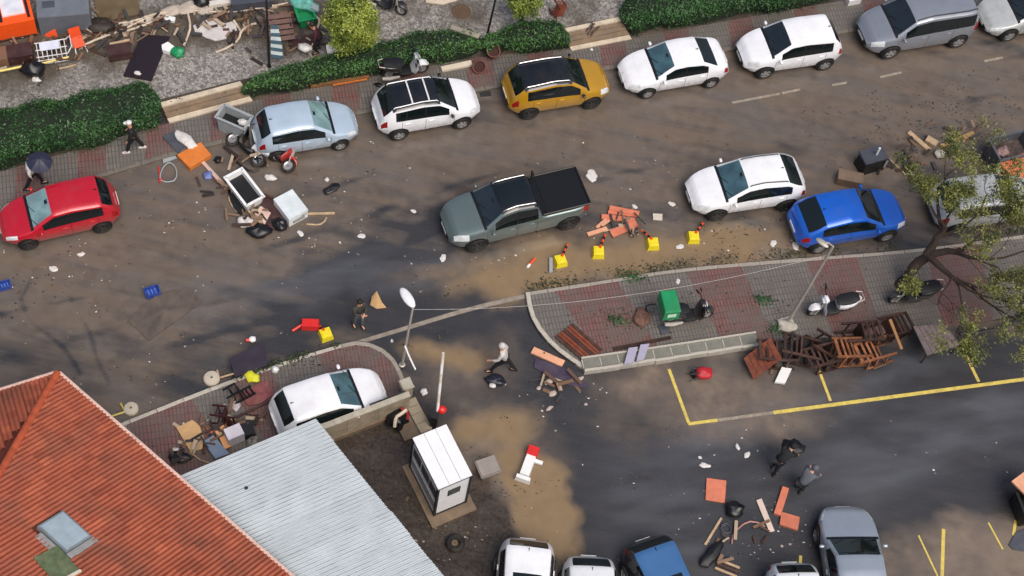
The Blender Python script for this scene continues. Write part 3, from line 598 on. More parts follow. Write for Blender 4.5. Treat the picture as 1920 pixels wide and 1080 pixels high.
def car(label, kind, pnt, front=None, rear=None, center=None, head=None, roofm=None, windm=None, rails=None, rimm=None, glassm=None, wscale=1.0, sunroof=None, name='parked_car', cat='car', z=0.0, wb=None, tail=None, lsc=1.0, mirrors=True, group='cars parked in the flooded street', tilt=None, bars=None):
    k = KINDS[kind]; H0 = k['H']; W = k['W']; L = k['L']*lsc
    if front:
        F, Rr = P(*front, z), P(*rear, z); d = F-Rr; wb = d.length; d.normalize()
        rz = math.atan2(d.y, d.x); nrm = Vector((-d.y, d.x, 0))
        if nrm.y > 0: nrm = -nrm                      # towards the camera
        wbn = L-k['fo']*2+.06; s = wb/wbn; L *= s; W *= (1+s)/2*wscale; fo = k['fo']*s
        c = (F+Rr)/2-nrm*(W/2-.07); c -= d*((L/2-fo)-wb/2)
    else:
        c = P(*center, z); a = P(*head[0], z); b_ = P(*head[1], z); d = (b_-a).normalized(); rz = math.atan2(d.y, d.x); s = 1; fo = k['fo']; wb = wb or L-2*fo+.06; W *= wscale
    H = H0; hs = H/1.48
    t = thing(name, label, cat, Vector((c.x, c.y, z)), rz, group)
    if tilt: t.rotation_euler = (tilt[0], tilt[1], rz)
    # --- curves along the car, x from L/2 (front) to -L/2
    def curve(tab, wd=.06):
        S = np.array([p[0] for p in tab])*L; Z = np.array([p[1] for p in tab])
        def f(sv):
            acc = 0
            for o in (-1, -.5, 0, .5, 1): acc += np.interp(sv+o*wd, S, Z)
            return acc/5
        return f
    top = curve(k['top']); sh = curve([(0, .44*hs), (.03, .60*hs), (.25, .84*hs), (.5, .88*hs), (.85, .93*hs), (.96, .9*hs), (1, .5*hs)], .1)
    if kind == 'pickup': sh = curve([(0, .56), (.03, .76), (.25, 1.0), (.5, 1.04), (.64, 1.08), (.97, 1.10), (1, .6)], .1)
    zb0 = .19 if kind in ('hatch', 'sedan') else .24
    def half(sv):
        e = 0
        if sv < 1.0: e = ((1.0-sv)/1.0)**2.5*.34
        if sv > L-.8: e = ((sv-L+.8)/.8)**2.6*.27
        return W/2*(1-e)
    def zb(sv): return zb0+.12*max(0, (.3-sv)/.3)**1.5+.14*max(0, (sv-L+.35)/.35)**1.5
    cow, hd, re, ba = k['cowl']*L, k['head']*L, k['rear']*L, k['base']*L; w0, w1 = k['win'][0]*L, k['win'][1]*L
    doors = [w0-.12*L*.5+.03, k['pil'][0]*L, min(w1-.02, k['pil'][0]*L+.23*L)]
    hood0 = .055*L; tr0 = ba
    st = set(np.round(np.arange(0, L+.001, L/46), 4))
    keys = [cow-.10, cow, hd, re, ba, w0, w1, hood0, .115*L, .02*L, .93*L, .985*L]+[p*L+o for p in k['pil'] for o in (-.03, .03)]+[x+o for x in doors for o in (-.007, .007)]
    if sunroof: keys += [sunroof[0]*L, sunroof[1]*L]
    st = sorted(x for x in st if all(abs(x-y) > .025 for y in keys)); st = sorted(set(st) | set(round(x, 4) for x in keys))
    VT = [('a', 1), ('b', 1), ('c', 2), ('d', 3), ('e', 5), ('f', 1), ('g', 4)]
    def section(sv):
        w_ = half(sv); b_ = zb(sv); zt = float(top(sv)); zs = min(float(sh(sv)), zt-.05); zs = max(zs, b_+.15)
        zm = b_+(zs-b_)*.55; cab = max(0, zt-zs-.10); y5 = w_-.09-.24*cab; z5 = zt-.025-.03*min(1, cab*3)
        pts = [(0, b_), (w_-.12, b_), (w_-.035, b_+.10), (w_, zm), (w_-.03, zs), (y5, z5), (y5-.09, zt-.004), (0, zt+.02+.015*min(1, cab*2))]
        out = []
        for (nm, kk), p, q in zip(VT, pts, pts[1:]):
            ts = [i/kk for i in range(kk)]
            if nm == 'e': ts = [0, .10, .36, .62, .88]
            for tt in ts:
                bul = 0
                if nm == 'd': bul = .012*math.sin(math.pi*tt)
                if nm == 'e': bul = .012*math.sin(math.pi*tt)
                y = p[0]+(q[0]-p[0])*tt+bul; zz = p[1]+(q[1]-p[1])*tt
                if nm == 'g': zz = p[1]+(q[1]-p[1])*math.sin(tt*math.pi/2)
                out.append((y, zz))
        out.append(pts[-1]); return out
    zone = [nm+str(i) for nm, kk in VT for i in range(kk)]; nv = len(zone)
    SEC = [section(s_) for s_ in st]; groups = {}
    def put(key, f): groups.setdefault(key, []).append(f)
    verts = []; idx = {}
    for i, s_ in enumerate(st):
        for j, (y, zz) in enumerate(SEC[i]):
            for sd in (1, -1):
                idx[i, j, sd] = len(verts); verts.append((L/2-s_, y*sd, zz))
    for i in range(len(st)-1):
        sm = (st[i]+st[i+1])/2; seam = any(abs(sm-x) < .006 for x in doors)
        cabh = float(top(sm))-float(sh(sm))
        for j, zn in enumerate(zone):
            g = zn[0]; key = 'body'
            if g == 'e' and zn in ('e1', 'e2', 'e3') and w0 < sm < w1 and cabh > .2:
                key = 'pillar' if any(abs(sm-p*L) < .029 for p in k['pil']) else 'window%d' % sum(sm > p*L for p in k['pil'])
            elif g in 'e' and w0 < sm < w1 and cabh > .2 and zn == 'e0': key = 'body'
            elif g in 'g' and cow < sm < hd: key = 'windscreen'
            elif g in 'fg' and cow-.10 < sm < cow: key = 'cowl'
            elif g in 'g' and re < sm < ba: key = 'rear_window' 
            elif g in 'fg' and hd < sm < re: key = 'roof'
            elif g in 'fg' and hood0 < sm < cow-.1: key = 'bonnet'
            elif g in 'cde' and .02*L < sm < .115*L and zn in ('d2', 'e0', 'e1', 'e2', 'e3', 'e4'): key = 'headlight'
            elif g in 'de' and .93*L < sm < .985*L and zn in ('d1', 'd2', 'e0', 'e1') : key = 'taillight'
            elif g in 'fg' and ba < sm < .985*L: key = 'bed' if kind == 'pickup' else 'boot_lid'
            elif g in 'cd' and seam: key = 'door_gap'
            elif g in 'cd' and doors[0] < sm < doors[1]: key = 'front_door'
            elif g in 'cd' and doors[1] < sm < doors[2]: key = 'rear_door'
            elif g in 'ab': key = 'sill'
            if key == 'windscreen' and (zn == 'g0') and False: key = 'cowl'
            if sunroof and key == 'roof' and g == 'g' and zn != 'g0' and sunroof[0]*L < sm < sunroof[1]*L: key = 'sunroof'
            for sd in (1, -1):
                q = (idx[i, j, sd], idx[i+1, j, sd], idx[i+1, j+1, sd], idx[i, j+1, sd])
                if sd < 0: q = q[::-1]
                kk = key
                if kk.startswith(('window', 'front_door', 'rear_door', 'headlight', 'taillight')): kk += '|%d' % sd
                if kk == 'door_gap': kk += '|%d' % (sd*(1+min(range(len(doors)), key=lambda q_: abs(sm-doors[q_]))))
                if kk == 'pillar': kk += '|%d' % (sd*(1+min(range(len(k['pil'])), key=lambda q_: abs(sm-k['pil'][q_]*L))))
                put(kk, q)
    for i, xo in ((0, 1), (len(st)-1, -1)):               # nose and tail faces
        ring = [idx[i, j, 1] for j in range(nv+1)]+[idx[i, j, -1] for j in range(nv-1, 0, -1)]
        cx = L/2-st[i]; zc_ = sum(verts[q][2] for q in ring)/len(ring); o1 = len(verts)
        for q in ring: v = verts[q]; verts.append((cx+xo*.03, v[1]*.82, zc_+(v[2]-zc_)*.78))
        o2 = len(verts)
        for q in ring: v = verts[q]; verts.append((cx+xo*.04, v[1]*.6, zc_+(v[2]-zc_)*.4))
        R1 = list(range(o1, o1+len(ring))); R2 = list(range(o2, o2+len(ring))); n_ = len(ring)
        for j in range(n_):
            put('body', (ring[j], ring[(j+1) % n_], R1[(j+1) % n_], R1[j])); put('grille' if xo > 0 else 'bumper', (R1[j], R1[(j+1) % n_], R2[(j+1) % n_], R2[j]))
        put('grille' if xo > 0 else 'bumper', tuple(R2))
    if kind == 'pickup':                                     # recessed bed under the rails
        for f in groups.get('bed', []):
            pass
    mats = {'body': pnt, 'bonnet': pnt, 'roof': roofm or pnt, 'front_door': pnt, 'rear_door': pnt, 'boot_lid': pnt, 'windscreen': windm or GLASSB, 'rear_window': glassm or GLASS, 'pillar': BLACKTRIM, 'cowl': BLACKTRIM, 'headlight': LAMP, 'taillight': tail or TAIL, 'grille': BLACKTRIM, 'bumper': BLACKTRIM if kind in ('suv', 'mpv', 'pickup') else pnt, 'door_gap': LINER, 'sill': BLACKTRIM, 'bed': BLACKTRIM, 'sunroof': GLASS}
    made = {}
    for key in sorted(groups, key=lambda q: ('window' in q, q)):
        fcs = groups[key]; nm = key.split('|')[0]; sd = key.split('|')[1] if '|' in key else None
        used = sorted({i for f in fcs for i in f}); mp = {u: a for a, u in enumerate(used)}
        mb = MB(); mb.add([verts[u] for u in used], [tuple(mp[i] for i in f) for f in fcs])
        par = t; mt = mats.get(nm) or (glassm or GLASS); pn = nm
        if nm.startswith('window'):
            pn = 'side_window'; par = made.get(('front_door' if nm == 'window0' else 'rear_door')+'|'+sd, t)
        if nm == 'pillar': pn = 'door_pillar'
        o = mb.build(pn, mt, par, smooth=True, sharp=48); made[key] = o
    # --- wheels in dark arches
    rw = .315 if kind in ('hatch', 'sedan') else .345
    if kind == 'pickup': rw = .38
    rw *= min(1.08, s)
    xf = L/2-fo; xr = xf-wb
    tm = MB(); tm.lathe([(rw*.62, -.10), (rw*.95, -.105), (rw, -.07), (rw, .07), (rw*.95, .105), (rw*.62, .10)], 22, axis='y', closed=True); tme = tm.mesh('wheel', TYRE, True)
    rm = MB(); rm.lathe([(.001, .045), (rw*.5, .05), (rw*.60, .062)], 18, axis='y', m=1); rm.lathe([(rw*.57, .06), (rw*.59, .098), (rw*.66, .10), (rw*.67, .06)], 18, axis='y')
    for i in range(5):
        a = 2*math.pi*i/5; rm.box((math.cos(a)*rw*.31, .078, math.sin(a)*rw*.31), (rw*.60, .03, rw*.26), ry=-a)
    rm.lathe([(.001, .1), (rw*.17, .098), (rw*.2, .06)], 10, axis='y'); rme = rm.mesh('rim', [rimm or RIM, RIMD], True)
    am = MB(); am.lathe([(.001, .004), (rw+.05, .004), (rw+.065, -.02), (rw+.06, -.24)], 24, axis='y'); ame = am.mesh('wheel_arch', LINER, True)
    for x in (xf, xr):
        for sd in (1, -1):
            hw = half(L/2-x); a = link('wheel_arch', ame, t, Vector((x, sd*(hw+.004), rw+.015)), 0 if sd > 0 else math.pi)
            wo = link('wheel', tme, t, Vector((x, sd*(hw-.045), rw)), 0 if sd > 0 else math.pi); link('rim', rme, wo)
    # --- mirrors, handles, plates, aerial, rails, wipers
    for sd in (1, -1):
        sx = cow+(hd-cow)*.32; y = half(sx); zz = float(sh(sx))+.10
        if mirrors: MB().ell((L/2-sx, sd*(y+.09), zz), (.06, .095, .055), 10, 6, sq=.75).build('wing_mirror', roofm if roofm and kind == 'suv' else pnt, t, smooth=True, sharp=0)
        for di, key in ((1, 'front_door'), (2, 'rear_door')):
            hx = doors[di]-.20; hw = half(hx)
            if key+'|%d' % sd in made: MB().box((L/2-hx, sd*(hw-.005), float(sh(hx))-.10), (.17, .035, .03)).build('handle', pnt, made[key+'|%d' % sd])
    MB().box((L/2+.042, 0, .42*hs), (.02, .5, .11)).build('number_plate', PLATE, t); MB().box((-L/2-.045, 0, .62*hs), (.02, .5, .11)).build('number_plate', PLATE, t)
    ax = re-.12; az_ = float(top(ax))+.03
    if kind != 'pickup': MB().add([(L/2-ax+.09, 0, az_), (L/2-ax-.06, .022, az_), (L/2-ax-.06, -.022, az_), (L/2-ax-.05, 0, az_+.065)], [(0, 1, 3), (0, 3, 2), (1, 2, 3), (0, 2, 1)]).build('roof_aerial', BLACKTRIM, t)
    for yy in (.30, -.25):
        MB().tube([(L/2-cow+.03, yy, float(top(cow))+.03), (L/2-cow-.16, yy+.38, float(top(cow+.16))+.035)], .01, 5).build('wiper', BLACKTRIM, t)
    hxv = L/2-hd-.02; MB().box((hxv+.10, 0, float(top(hd-.10))+.018), (.13, .16, .05), ry=.45).build('mirror_mount', BLACKTRIM, t)
    if rails:
        for sd in (1, -1):
            pts = []
            for u in np.linspace(hd+.12, re-.10, 9):
                sc_ = section(u); y5 = sc_[13][0]; z5 = sc_[13][1]; pts.append((L/2-u, sd*(y5-.02), z5+.055))
            pts = [(pts[0][0]+.05, pts[0][1], pts[0][2]-.06)]+pts+[(pts[-1][0]-.05, pts[-1][1], pts[-1][2]-.06)]
            MB().tube(pts, .02, 6).build('roof_rail', rails, t, smooth=True)
    if bars:
        for u in bars:
            sc_ = section(u*L); MB().tube([(L/2-u*L, -sc_[13][0]+.02, sc_[13][1]+.07), (L/2-u*L, -.3, float(top(u*L))+.09), (L/2-u*L, .3, float(top(u*L))+.09), (L/2-u*L, sc_[13][0]-.02, sc_[13][1]+.07)], .032, 6).build('roof_bar', pnt, t, smooth=True)
    if kind == 'pickup':
        x0, x1 = L/2-ba-.06, -L/2+.10; zr = 1.19
        b_ = MB(); yw = half(L*.8)-.16
        b_.box(((x0+x1)/2, 0, zr-.012), (x0-x1, 2*yw, .02)); b_.build('bed_cover', M('bed_liner', (12, 13, 15), .4, bump=.1), t)
        for sd in (1, -1): MB().tube([(x0, sd*(yw+.03), zr+.02), (x1, sd*(yw+.03), zr+.02)], .035, 6).build('bed_rail', BLACKTRIM, t)
        MB().tube([(x1, -yw, zr+.02), (x1, yw, zr+.02)], .035, 6).build('tailgate_rail', BLACKTRIM, t)
        MB().tube([(x0-.12, -yw, zr), (x0-.05, -yw+.05, 1.72), (x0-.05, yw-.05, 1.72), (x0-.12, yw, zr)], .03, 7).build('roll_bar', BLACKTRIM, t)
    if sunroof and sunroof == 'x': pass
    return t
WHITE = paint('white', (232, 233, 236), 0, .08); WHITE2 = paint('soft_white', (214, 217, 220), 0, .12); REDP = paint('red', (184, 10, 36), .1, .08); ICE = paint('ice_blue_silver', (178, 196, 212), .2, .08)
BLACKROOF = paint('black_roof', (14, 16, 20), .1, .05, .2); GOLD = paint('gold', (186, 138, 24), .2, .1); SILV = paint('silver_grey', (142, 148, 158), .4, .1); TEAL = paint('dark_teal_grey', (104, 120, 120), .45, .12)
BLUE = paint('bright_blue', (4, 92, 198), .2, .08); SILV2 = paint('pale_silver', (186, 190, 190), .2, .25); NAVY = paint('black_navy', (16, 20, 30), .2, .06); SKYB = paint('sky_blue_roof', (72, 120, 172), .4, .04); COUPE = paint('blue_silver', (158, 167, 178), .4, .06)
WS_L = M('pale_windscreen', (118, 148, 148), .06, var=.35, scale=2.2, spec=1.0, ior=1.9); WS_D = M('dark_windscreen', (20, 28, 30), .05, var=.5, scale=2.5, spec=.9, ior=1.6); WS_M = M('teal_windscreen', (52, 84, 90), .05, var=.45, scale=2.2, spec=1.0, ior=1.85)
car('glossy red hatchback parked at the far left kerb', 'hatch', REDP, (56, 464), (193, 432), windm=WS_L, rimm=RIMD, lsc=1.04)
car('pale ice-blue hatchback parked beside the fallen scooters and grey bin', 'hatch', ICE, (637, 278), (521, 298), windm=WS_L)
car('white crossover with black roof and two white roof bars', 'suv', WHITE, (864, 238), (747, 259), roofm=BLACKROOF, windm=WS_D, rails=WHITE, bars=(.52, .68))
car('golden yellow crossover with black roof parked at far kerb', 'suv', GOLD, (1106, 201), (990, 220), roofm=BLACKROOF, windm=WS_D, rails=CHROME, rimm=RIMD)
car('white saloon car with black rear window behind the golden crossover', 'sedan', WHITE, (1211, 181), (1329, 161), windm=WS_M)
car('white rounded crossover parked between white saloon and silver van', 'suv', WHITE, (1430, 144), (1541, 128), windm=WS_D)
car('silver grey people carrier parked at the top right', 'mpv', SILV, (1663, 107), (1789, 86), windm=WS_D, rails=BLACKTRIM)
car('pale silver car cut by the top right corner', 'hatch', SILV2, (1885, 74), (2000, 56), windm=WS_D)
car('dark teal-grey pickup truck with open black bed in mid street', 'pickup', TEAL, (892, 468), (1063, 426), windm=WS_D, rimm=RIMD, name='pickup_truck', cat='pickup', group=None, mirrors=True, roofm=BLACKROOF, sunroof=(.37, .57), rails=CHROME)
car('white crossover parked nose to the orange planks', 'coupesuv', WHITE, (1340, 410), (1469, 391), windm=WS_M, rimm=RIMD, rails=BLACKTRIM)
car('bright blue crossover beside the white crossover and the tree', 'coupesuv', BLUE, (1656, 449), (1530, 471), windm=WS_D)
car('silver car half hidden below the leaning tree branches', 'hatch', SILV2, center=(1836, 392), head=((1700, 412), (1900, 385)), windm=WS_D, lsc=1.02)
car('white hatchback parked on red paving behind the concrete wall', 'hatch', WHITE, center=(616, 768), head=((540, 790), (700, 737)), windm=WS_M, z=PZ, lsc=.90, wscale=.97)
LOT = 'cars parked in the lower car park'
car('white car with black sunroof at bottom edge, left of its row', 'suv', WHITE, center=(975, 1146), head=((985, 1000), (975, 1122)), sunroof=(.46, .66), group=LOT)
car('white car at bottom edge between sunroof car and navy car', 'hatch', WHITE2, center=(1100, 1175), head=((1098, 1000), (1100, 1122)), group=LOT)
car('navy black car with sky-blue roof at the bottom edge', 'suv', NAVY, center=(1248, 1140), head=((1205, 1020), (1245, 1110)), roofm=SKYB, sunroof=(.40, .62), group=LOT)
car('silver blue coupe facing up the car park at bottom', 'sedan', COUPE, center=(1592, 1086), head=((1600, 1100), (1582, 985)), windm=WS_D, group=LOT, wscale=1.08)
car('white car at bottom edge beside the silver blue coupe', 'hatch', WHITE2, center=(1488, 1186), head=((1475, 1040), (1490, 1140)), group=LOT)

# ------------------------------------------------------------------ red tiled house
def dirv(v): v = Vector(v); v.normalize(); return v
TILE = bpy.data.materials.new('clay_tile')
def tile_mat(name, island):
    m = bpy.data.materials.new(name); m.use_nodes = True; n = m.node_tree; L = n.links; b = n.nodes['Principled BSDF']
    src = n.nodes.new('ShaderNodeNewGeometry').outputs['Random Per Island'] if island else n.nodes.new('ShaderNodeObjectInfo').outputs['Random']
    rp = n.nodes.new('ShaderNodeValToRGB'); e = rp.color_ramp.elements; e[0].color = (.27, .066, .034, 1); e[1].color = (.46, .125, .062, 1)
    e2 = rp.color_ramp.elements.new(.12); e2.color = (.34, .085, .044, 1); e3 = rp.color_ramp.elements.new(.93); e3.color = (.40, .105, .054, 1); L.new(src, rp.inputs[0])
    tc = n.nodes.new('ShaderNodeTexCoord'); mp = n.nodes.new('ShaderNodeNewGeometry'); nz = n.nodes.new('ShaderNodeTexNoise'); nz.inputs['Scale'].default_value = .8; nz.inputs['Detail'].default_value = 8; L.new(mp.outputs['Position'], nz.inputs['Vector'])
    mr = n.nodes.new('ShaderNodeMapRange'); mr.inputs[1].default_value = .46; mr.inputs[2].default_value = .72; mr.inputs[4].default_value = .8; L.new(nz.outputs[0], mr.inputs[0])
    mx = n.nodes.new('ShaderNodeMix'); mx.data_type = 'RGBA'; mx.inputs[7].default_value = (.20, .078, .048, 1); L.new(mr.outputs[0], mx.inputs[0]); L.new(rp.outputs[0], mx.inputs[6]); L.new(mx.outputs[2], b.inputs['Base Color'])
    b.inputs['Roughness'].default_value = .6; return m
TILE1 = tile_mat('clay_tile', False); TILE2 = tile_mat('clay_tile_rows', True); RIDGE = M('ridge_tile', (176, 82, 50), .6, var=.2, rand=.12)
FASCIA = M('eave_fascia', (214, 176, 160), .6, var=.12, dirt=.3); PLASTER = M('house_plaster', (176, 160, 140), .8, var=.15, dirt=.5)
EZ = 3.6; EA = P(107, 702, EZ); EB = P(620, 1150, EZ); e1 = dirv(EB-EA); n1 = Vector((e1.y, -e1.x, 0))
if n1.dot(P(0, 1000, EZ)-EA) < 0: n1 = -n1
SL = R_(27); up1 = (n1*math.cos(SL)+Vector((0, 0, 1))*math.sin(SL))
nrm1 = e1.cross(up1); nrm1 = nrm1 if nrm1.z > 0 else -nrm1
def hitplane(px, py, o, nn):
    d = fw*FPX+RX*(px-960)+UY*(540-py); return CAM+d*((o-CAM).dot(nn)/d.dot(nn))
HP = hitplane(0, 888, EA, nrm1); hipd = dirv(HP-EA); BP = P(-30, 745, EZ); e2 = dirv(BP-EA)
nrm2 = e2.cross(hipd); nrm2 = nrm2 if nrm2.z > 0 else -nrm2
up2 = nrm2.cross(e2); up2 = up2 if up2.z > 0 else -up2
house = thing('tiled_house', 'house with red clay tile hip roof and white eaves at bottom left', 'house', Vector((EA.x, EA.y, 0)))
ho = house.location
TW, TL = .285, .37
def tile_mesh(mat):
    mb = MB(); xs = [0, .03, .075, .115, .143]; zs = [.0, .05, .072, .05, .0]; prof = []
    for k in range(2):
        for a, b in zip(xs, zs): prof.append((k*.143+a*.96, b))
    n = len(prof); vs = [(x, -.03, z+.022) for x, z in prof]+[(x, TL, z) for x, z in prof]+[(x, -.03, z-.012) for x, z in prof]
    fs = [(i, i+1, n+i+1, n+i) for i in range(n-1)]+[(2*n+i, 2*n+i+1, i+1, i) for i in range(n-1)]
    mb.add(vs, fs); return mb
tmb = tile_mesh(TILE1)
def frame(o, u, v, nn): return Matrix(((u.x, v.x, nn.x, o.x), (u.y, v.y, nn.y, o.y), (u.z, v.z, nn.z, o.z), (0, 0, 0, 1)))
slopes = []
roof_deck = MB()
def dk(pts): roof_deck.add([p-ho-Vector((0, 0, .0)) for p in pts], [tuple(range(len(pts)))])
far1 = EA+e1*15; topl = 9.0
dn = Vector((0, 0, -.03))
dk([EA+dn, far1+dn, far1+up1*topl+dn, EA+hipd*13+dn]); dk([EA+dn, EA+e2*6+dn, EA+hipd*13+dn])
deck = roof_deck.build('roof', M('roof_underlay', (96, 44, 32), .8), house)
cands = []
sky_c = hitplane(120, 1000, EA, nrm1); su, sv = (sky_c-EA).dot(e1), (sky_c-EA).dot(up1)
for (u, v, nn, flip) in ((e1, up1, nrm1, 1), (e2, up2, nrm2, -1)):
    hu, hv = hipd.dot(u), hipd.dot(v)
    for i in range(-1, 46 if flip > 0 else 14):
        for j in range(0, 24):
            a = i*TW; b_ = j*TL; cu, cv_ = a+TW/2, b_+TL/2
            if cv_ > topl-.3 or cu+TW/2 < (cv_-TL/2)*hu/hv+.03: continue
            edge = cu-TW/2 < (cv_+TL/2)*hu/hv+.02
            if flip > 0 and abs(cu-su) < .62 and abs(cv_-sv) < .52: continue
            o = EA+u*a+v*b_ + (u*TW if False else Vector())
            cpos = EA+u*cu+v*cv_; q = cpos-CAM; kx = 960+FPX*q.dot(RX)/q.dot(fw); ky = 540-FPX*q.dot(UY)/q.dot(fw)
            if not (-60 < kx < 1000 and 600 < ky < 1140): continue
            vis = -20 < kx < 640 and ky < 1095
            cands.append((not vis, edge, (kx-330)**2+(ky-960)**2, o, u, v, nn, flip))
cands.sort(key=lambda c_: (c_[0] or c_[1], c_[2]))
hipn = hipd.cross(Vector((0, 0, 1))).normalized()
tme = tmb.mesh('tile', TILE1); rest = MB()
for k, (nv_, edge, dd, o, u, v, nn, flip) in enumerate(cands):
    u_ = u; m4 = frame(o, u_, v, nn)
    if flip < 0:
        m4 = frame(o+u*TW, -u, v, nn)
    m4 = m4@Matrix.Rotation(random.uniform(-.022, .022), 4, 'Z')@Matrix.Translation((0, random.uniform(-.012, .012), random.uniform(0, .008)))
    if edge:                                             # cut along the hip
        bm = bmesh.new(); vv_ = [bm.verts.new(m4@Vector(p)) for p in tmb.v]
        for f in tmb.f: bm.faces.new([vv_[i] for i in f])
        sgn = 1 if hipn.dot(u) > 0 else -1
        bmesh.ops.bisect_plane(bm, geom=bm.verts[:]+bm.edges[:]+bm.faces[:], plane_co=EA, plane_no=hipn*sgn, clear_inner=True)
        bm.verts.index_update(); rest.add([p.co-ho for p in bm.verts], [tuple(q.index for q in f.verts) for f in bm.faces]); bm.free()
    elif k < 300:
        t_ = bpy.data.objects.new('tile', tme); COL.objects.link(t_); t_.parent = deck; t_.matrix_local = Matrix.Translation(-ho)@m4
    else: rest.add([m4@Vector(p)-ho for p in tmb.v], tmb.f)
tag(rest.build('tile_rows', TILE2, deck), kind='stuff')
print('tiles', len(cands))
rc = MB()                                              # half round ridge tile
for k in range(9):
    th = math.pi*k/8
    rc.v += [(math.cos(th)*.12, -.02, math.sin(th)*.09), (math.cos(th)*.105, .42, math.sin(th)*.078)]
rc.f = [(2*k, 2*k+2, 2*k+3, 2*k+1) for k in range(8)]+[(0, 2, 4, 6, 8, 10, 12, 14, 16)]; rc.m = [0]*9
rme = rc.mesh('ridge_tile', RIDGE, True)
hn = (nrm1+nrm2).normalized(); hs_ = hipd.cross(hn)
for i in range(18):
    t_ = bpy.data.objects.new('ridge_tile', rme); COL.objects.link(t_); t_.parent = deck
    o = EA+hipd*(i*.40)+hn*.045; t_.matrix_local = Matrix.Translation(-ho)@frame(o, hs_, hipd, hn)
for a, b_, nm in ((EA, far1, n1), (EA, EA+e2*6, None)):  # white fascia and gutter along the eaves
    d = dirv(b_-a); out = Vector((d.y, -d.x, 0)); out = out if out.dot(up1 if nm is n1 else up2) < 0 else -out
    mb = MB(); L_ = (b_-a).length; mb.box((0, 0, 0), (L_, .05, .16)); o = mb.build('eave_board', FASCIA, house, a+d*L_/2+out*.055-ho+Vector((0, 0, -.01)), math.atan2(d.y, d.x))
    mb = MB(); mb.tube([(-L_/2, 0, 0), (L_/2, 0, 0)], .055, 8); mb.build('gutter', M('gutter_pale', (222, 190, 176), .5, dirt=.25), house, a+d*L_/2+out*.10-ho+Vector((0, 0, -.02)), math.atan2(d.y, d.x))
    i_ = -out*.45; mb = MB(); mb.box((0, 0, 0), (L_-.4, .2, EZ)); mb.build('wall', PLASTER, house, a+d*(L_/2+.45)+i_-ho+Vector((0, 0, -EZ/2-.06)), math.atan2(d.y, d.x))
# skylight
c0 = sky_c-ho; uu, vv = e1, up1
def slab(nm, mt, hu, hv, t0, t1, off=(0, 0), par=house, ang=0.0, base=None):
    mb = MB(); mb.box((0, 0, 0), (hu*2, hv*2, t1-t0)); o = mb.build(nm, mt, par)
    o.matrix_local = Matrix.Translation((base or c0)+uu*off[0]+vv*off[1]+nrm1*((t0+t1)/2))@frame(Vector(), uu, vv, nrm1)@Matrix.Rotation(ang, 4, 'Z'); return o
slab('skylight_frame', M('skylight_frame', (120, 128, 132), .5), .58, .48, -.05, .10); slab('skylight_pane', M('skylight_glass', (158, 174, 182), .15, var=.12, spec=.8), .52, .42, .10, .125)
slab('skylight_flashing', M('lead_flashing', (150, 150, 148), .5, var=.25, dirt=.4), .10, .52, .02, .07, (.70, -.02)); slab('skylight_apron', M('lead_flashing', (150, 150, 148), .5), .46, .12, .05, .085, (.1, .66))
g2 = hitplane(105, 1062, EA, nrm1)-ho
slab('green_cover', M('mossy_sheet', (92, 106, 74), .8, var=.35, scale=5, dirt=.4), .50, .40, .06, .11, base=g2, ang=.1); slab('cover_edge', M('pale_edge', (206, 196, 176), .6), .04, .36, .07, .14, (.52, .0), base=g2, ang=.1)

# ------------------------------------------------------------------ white corrugated shed
SZ = 3.0; sa, sb = P(338, 892, SZ), P(590, 797, SZ); sc_pt = P(880, 1156, SZ-.5)
shed = thing('metal_shed', 'shed with white corrugated metal roof beside the red tiled house', 'shed', Vector((sa.x, sa.y, 0))); so_ = shed.location
ld = dirv(P(590, 797, SZ)-P(338, 892, SZ)); span = (sb-sa).length; dd_ = dirv(P(820, 1080, SZ)-sb); dd_.z = 0; dd_.normalize()
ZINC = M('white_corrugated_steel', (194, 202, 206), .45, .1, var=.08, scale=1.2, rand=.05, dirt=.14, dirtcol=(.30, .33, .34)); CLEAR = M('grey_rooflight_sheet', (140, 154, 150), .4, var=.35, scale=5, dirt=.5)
sheetw = .95; nsh = 12; pitch = sheetw/7
def sheet(i):
    mb = MB(); prof = []
    for k in range(7):
        x = k*pitch; prof += [(x, 0), (x+pitch*.50, 0), (x+pitch*.58, .045), (x+pitch*.84, .045)]
    prof.append((sheetw+.015, 0)); n = len(prof)
    cutl = -.55 if i % 1 == 0 else 0; r1 = span+random.uniform(.0, .06); l0 = -.35 if i else 0
    vs = []; prevx = None
    rows = [l0, span*.33, span*.66, r1]
    for rr_ in rows:
        for x, z in prof: 
            q = sa+ld*rr_+dd_*(i*sheetw+x)+Vector((0, 0, z+.006*(i % 2)+.10*rr_+.0)); vs.append(q-so_)
    fs = [(r*n+k, r*n+k+1, (r+1)*n+k+1, (r+1)*n+k) for r in range(len(rows)-1) for k in range(n-1)]
    mb.add(vs, fs); mb.m = [(1 if k % 4 in (1, 3) else 0) for r in range(len(rows)-1) for k in range(n-1)]; return mb.build('roof_sheet', [ZINC, M('rib_side_shade', (150, 158, 162), .5, .1, var=.3, scale=2)], shed)  # rib sides take a greyer material: their shading is put into the colour
for i in range(nsh):
    o = sheet(i)
    for rr_ in (.3, span*.5, span-.2):
        pass
for i in range(nsh):                                     # grey translucent strips filling towards the tiled eave
    mb = MB(); w_ = sheetw*.5
    for h_ in (0, 1):
        a0 = sa+dd_*(i*sheetw+h_*w_)+Vector((0, 0, -.09)); lo = -.9-.35*random.random()
        mb.add([a0+ld*lo-so_, a0+ld*.3-so_, a0+dd_*(w_-.03)+ld*.3-so_, a0+dd_*(w_-.03)+ld*lo-so_], [(0, 1, 2, 3)])
    mb.build('rooflight_strip', CLEAR, shed)
for cx_, L0, ang_, wd in ((sa+ld*span*.5, span, math.atan2(ld.y, ld.x), .12),):
    pass
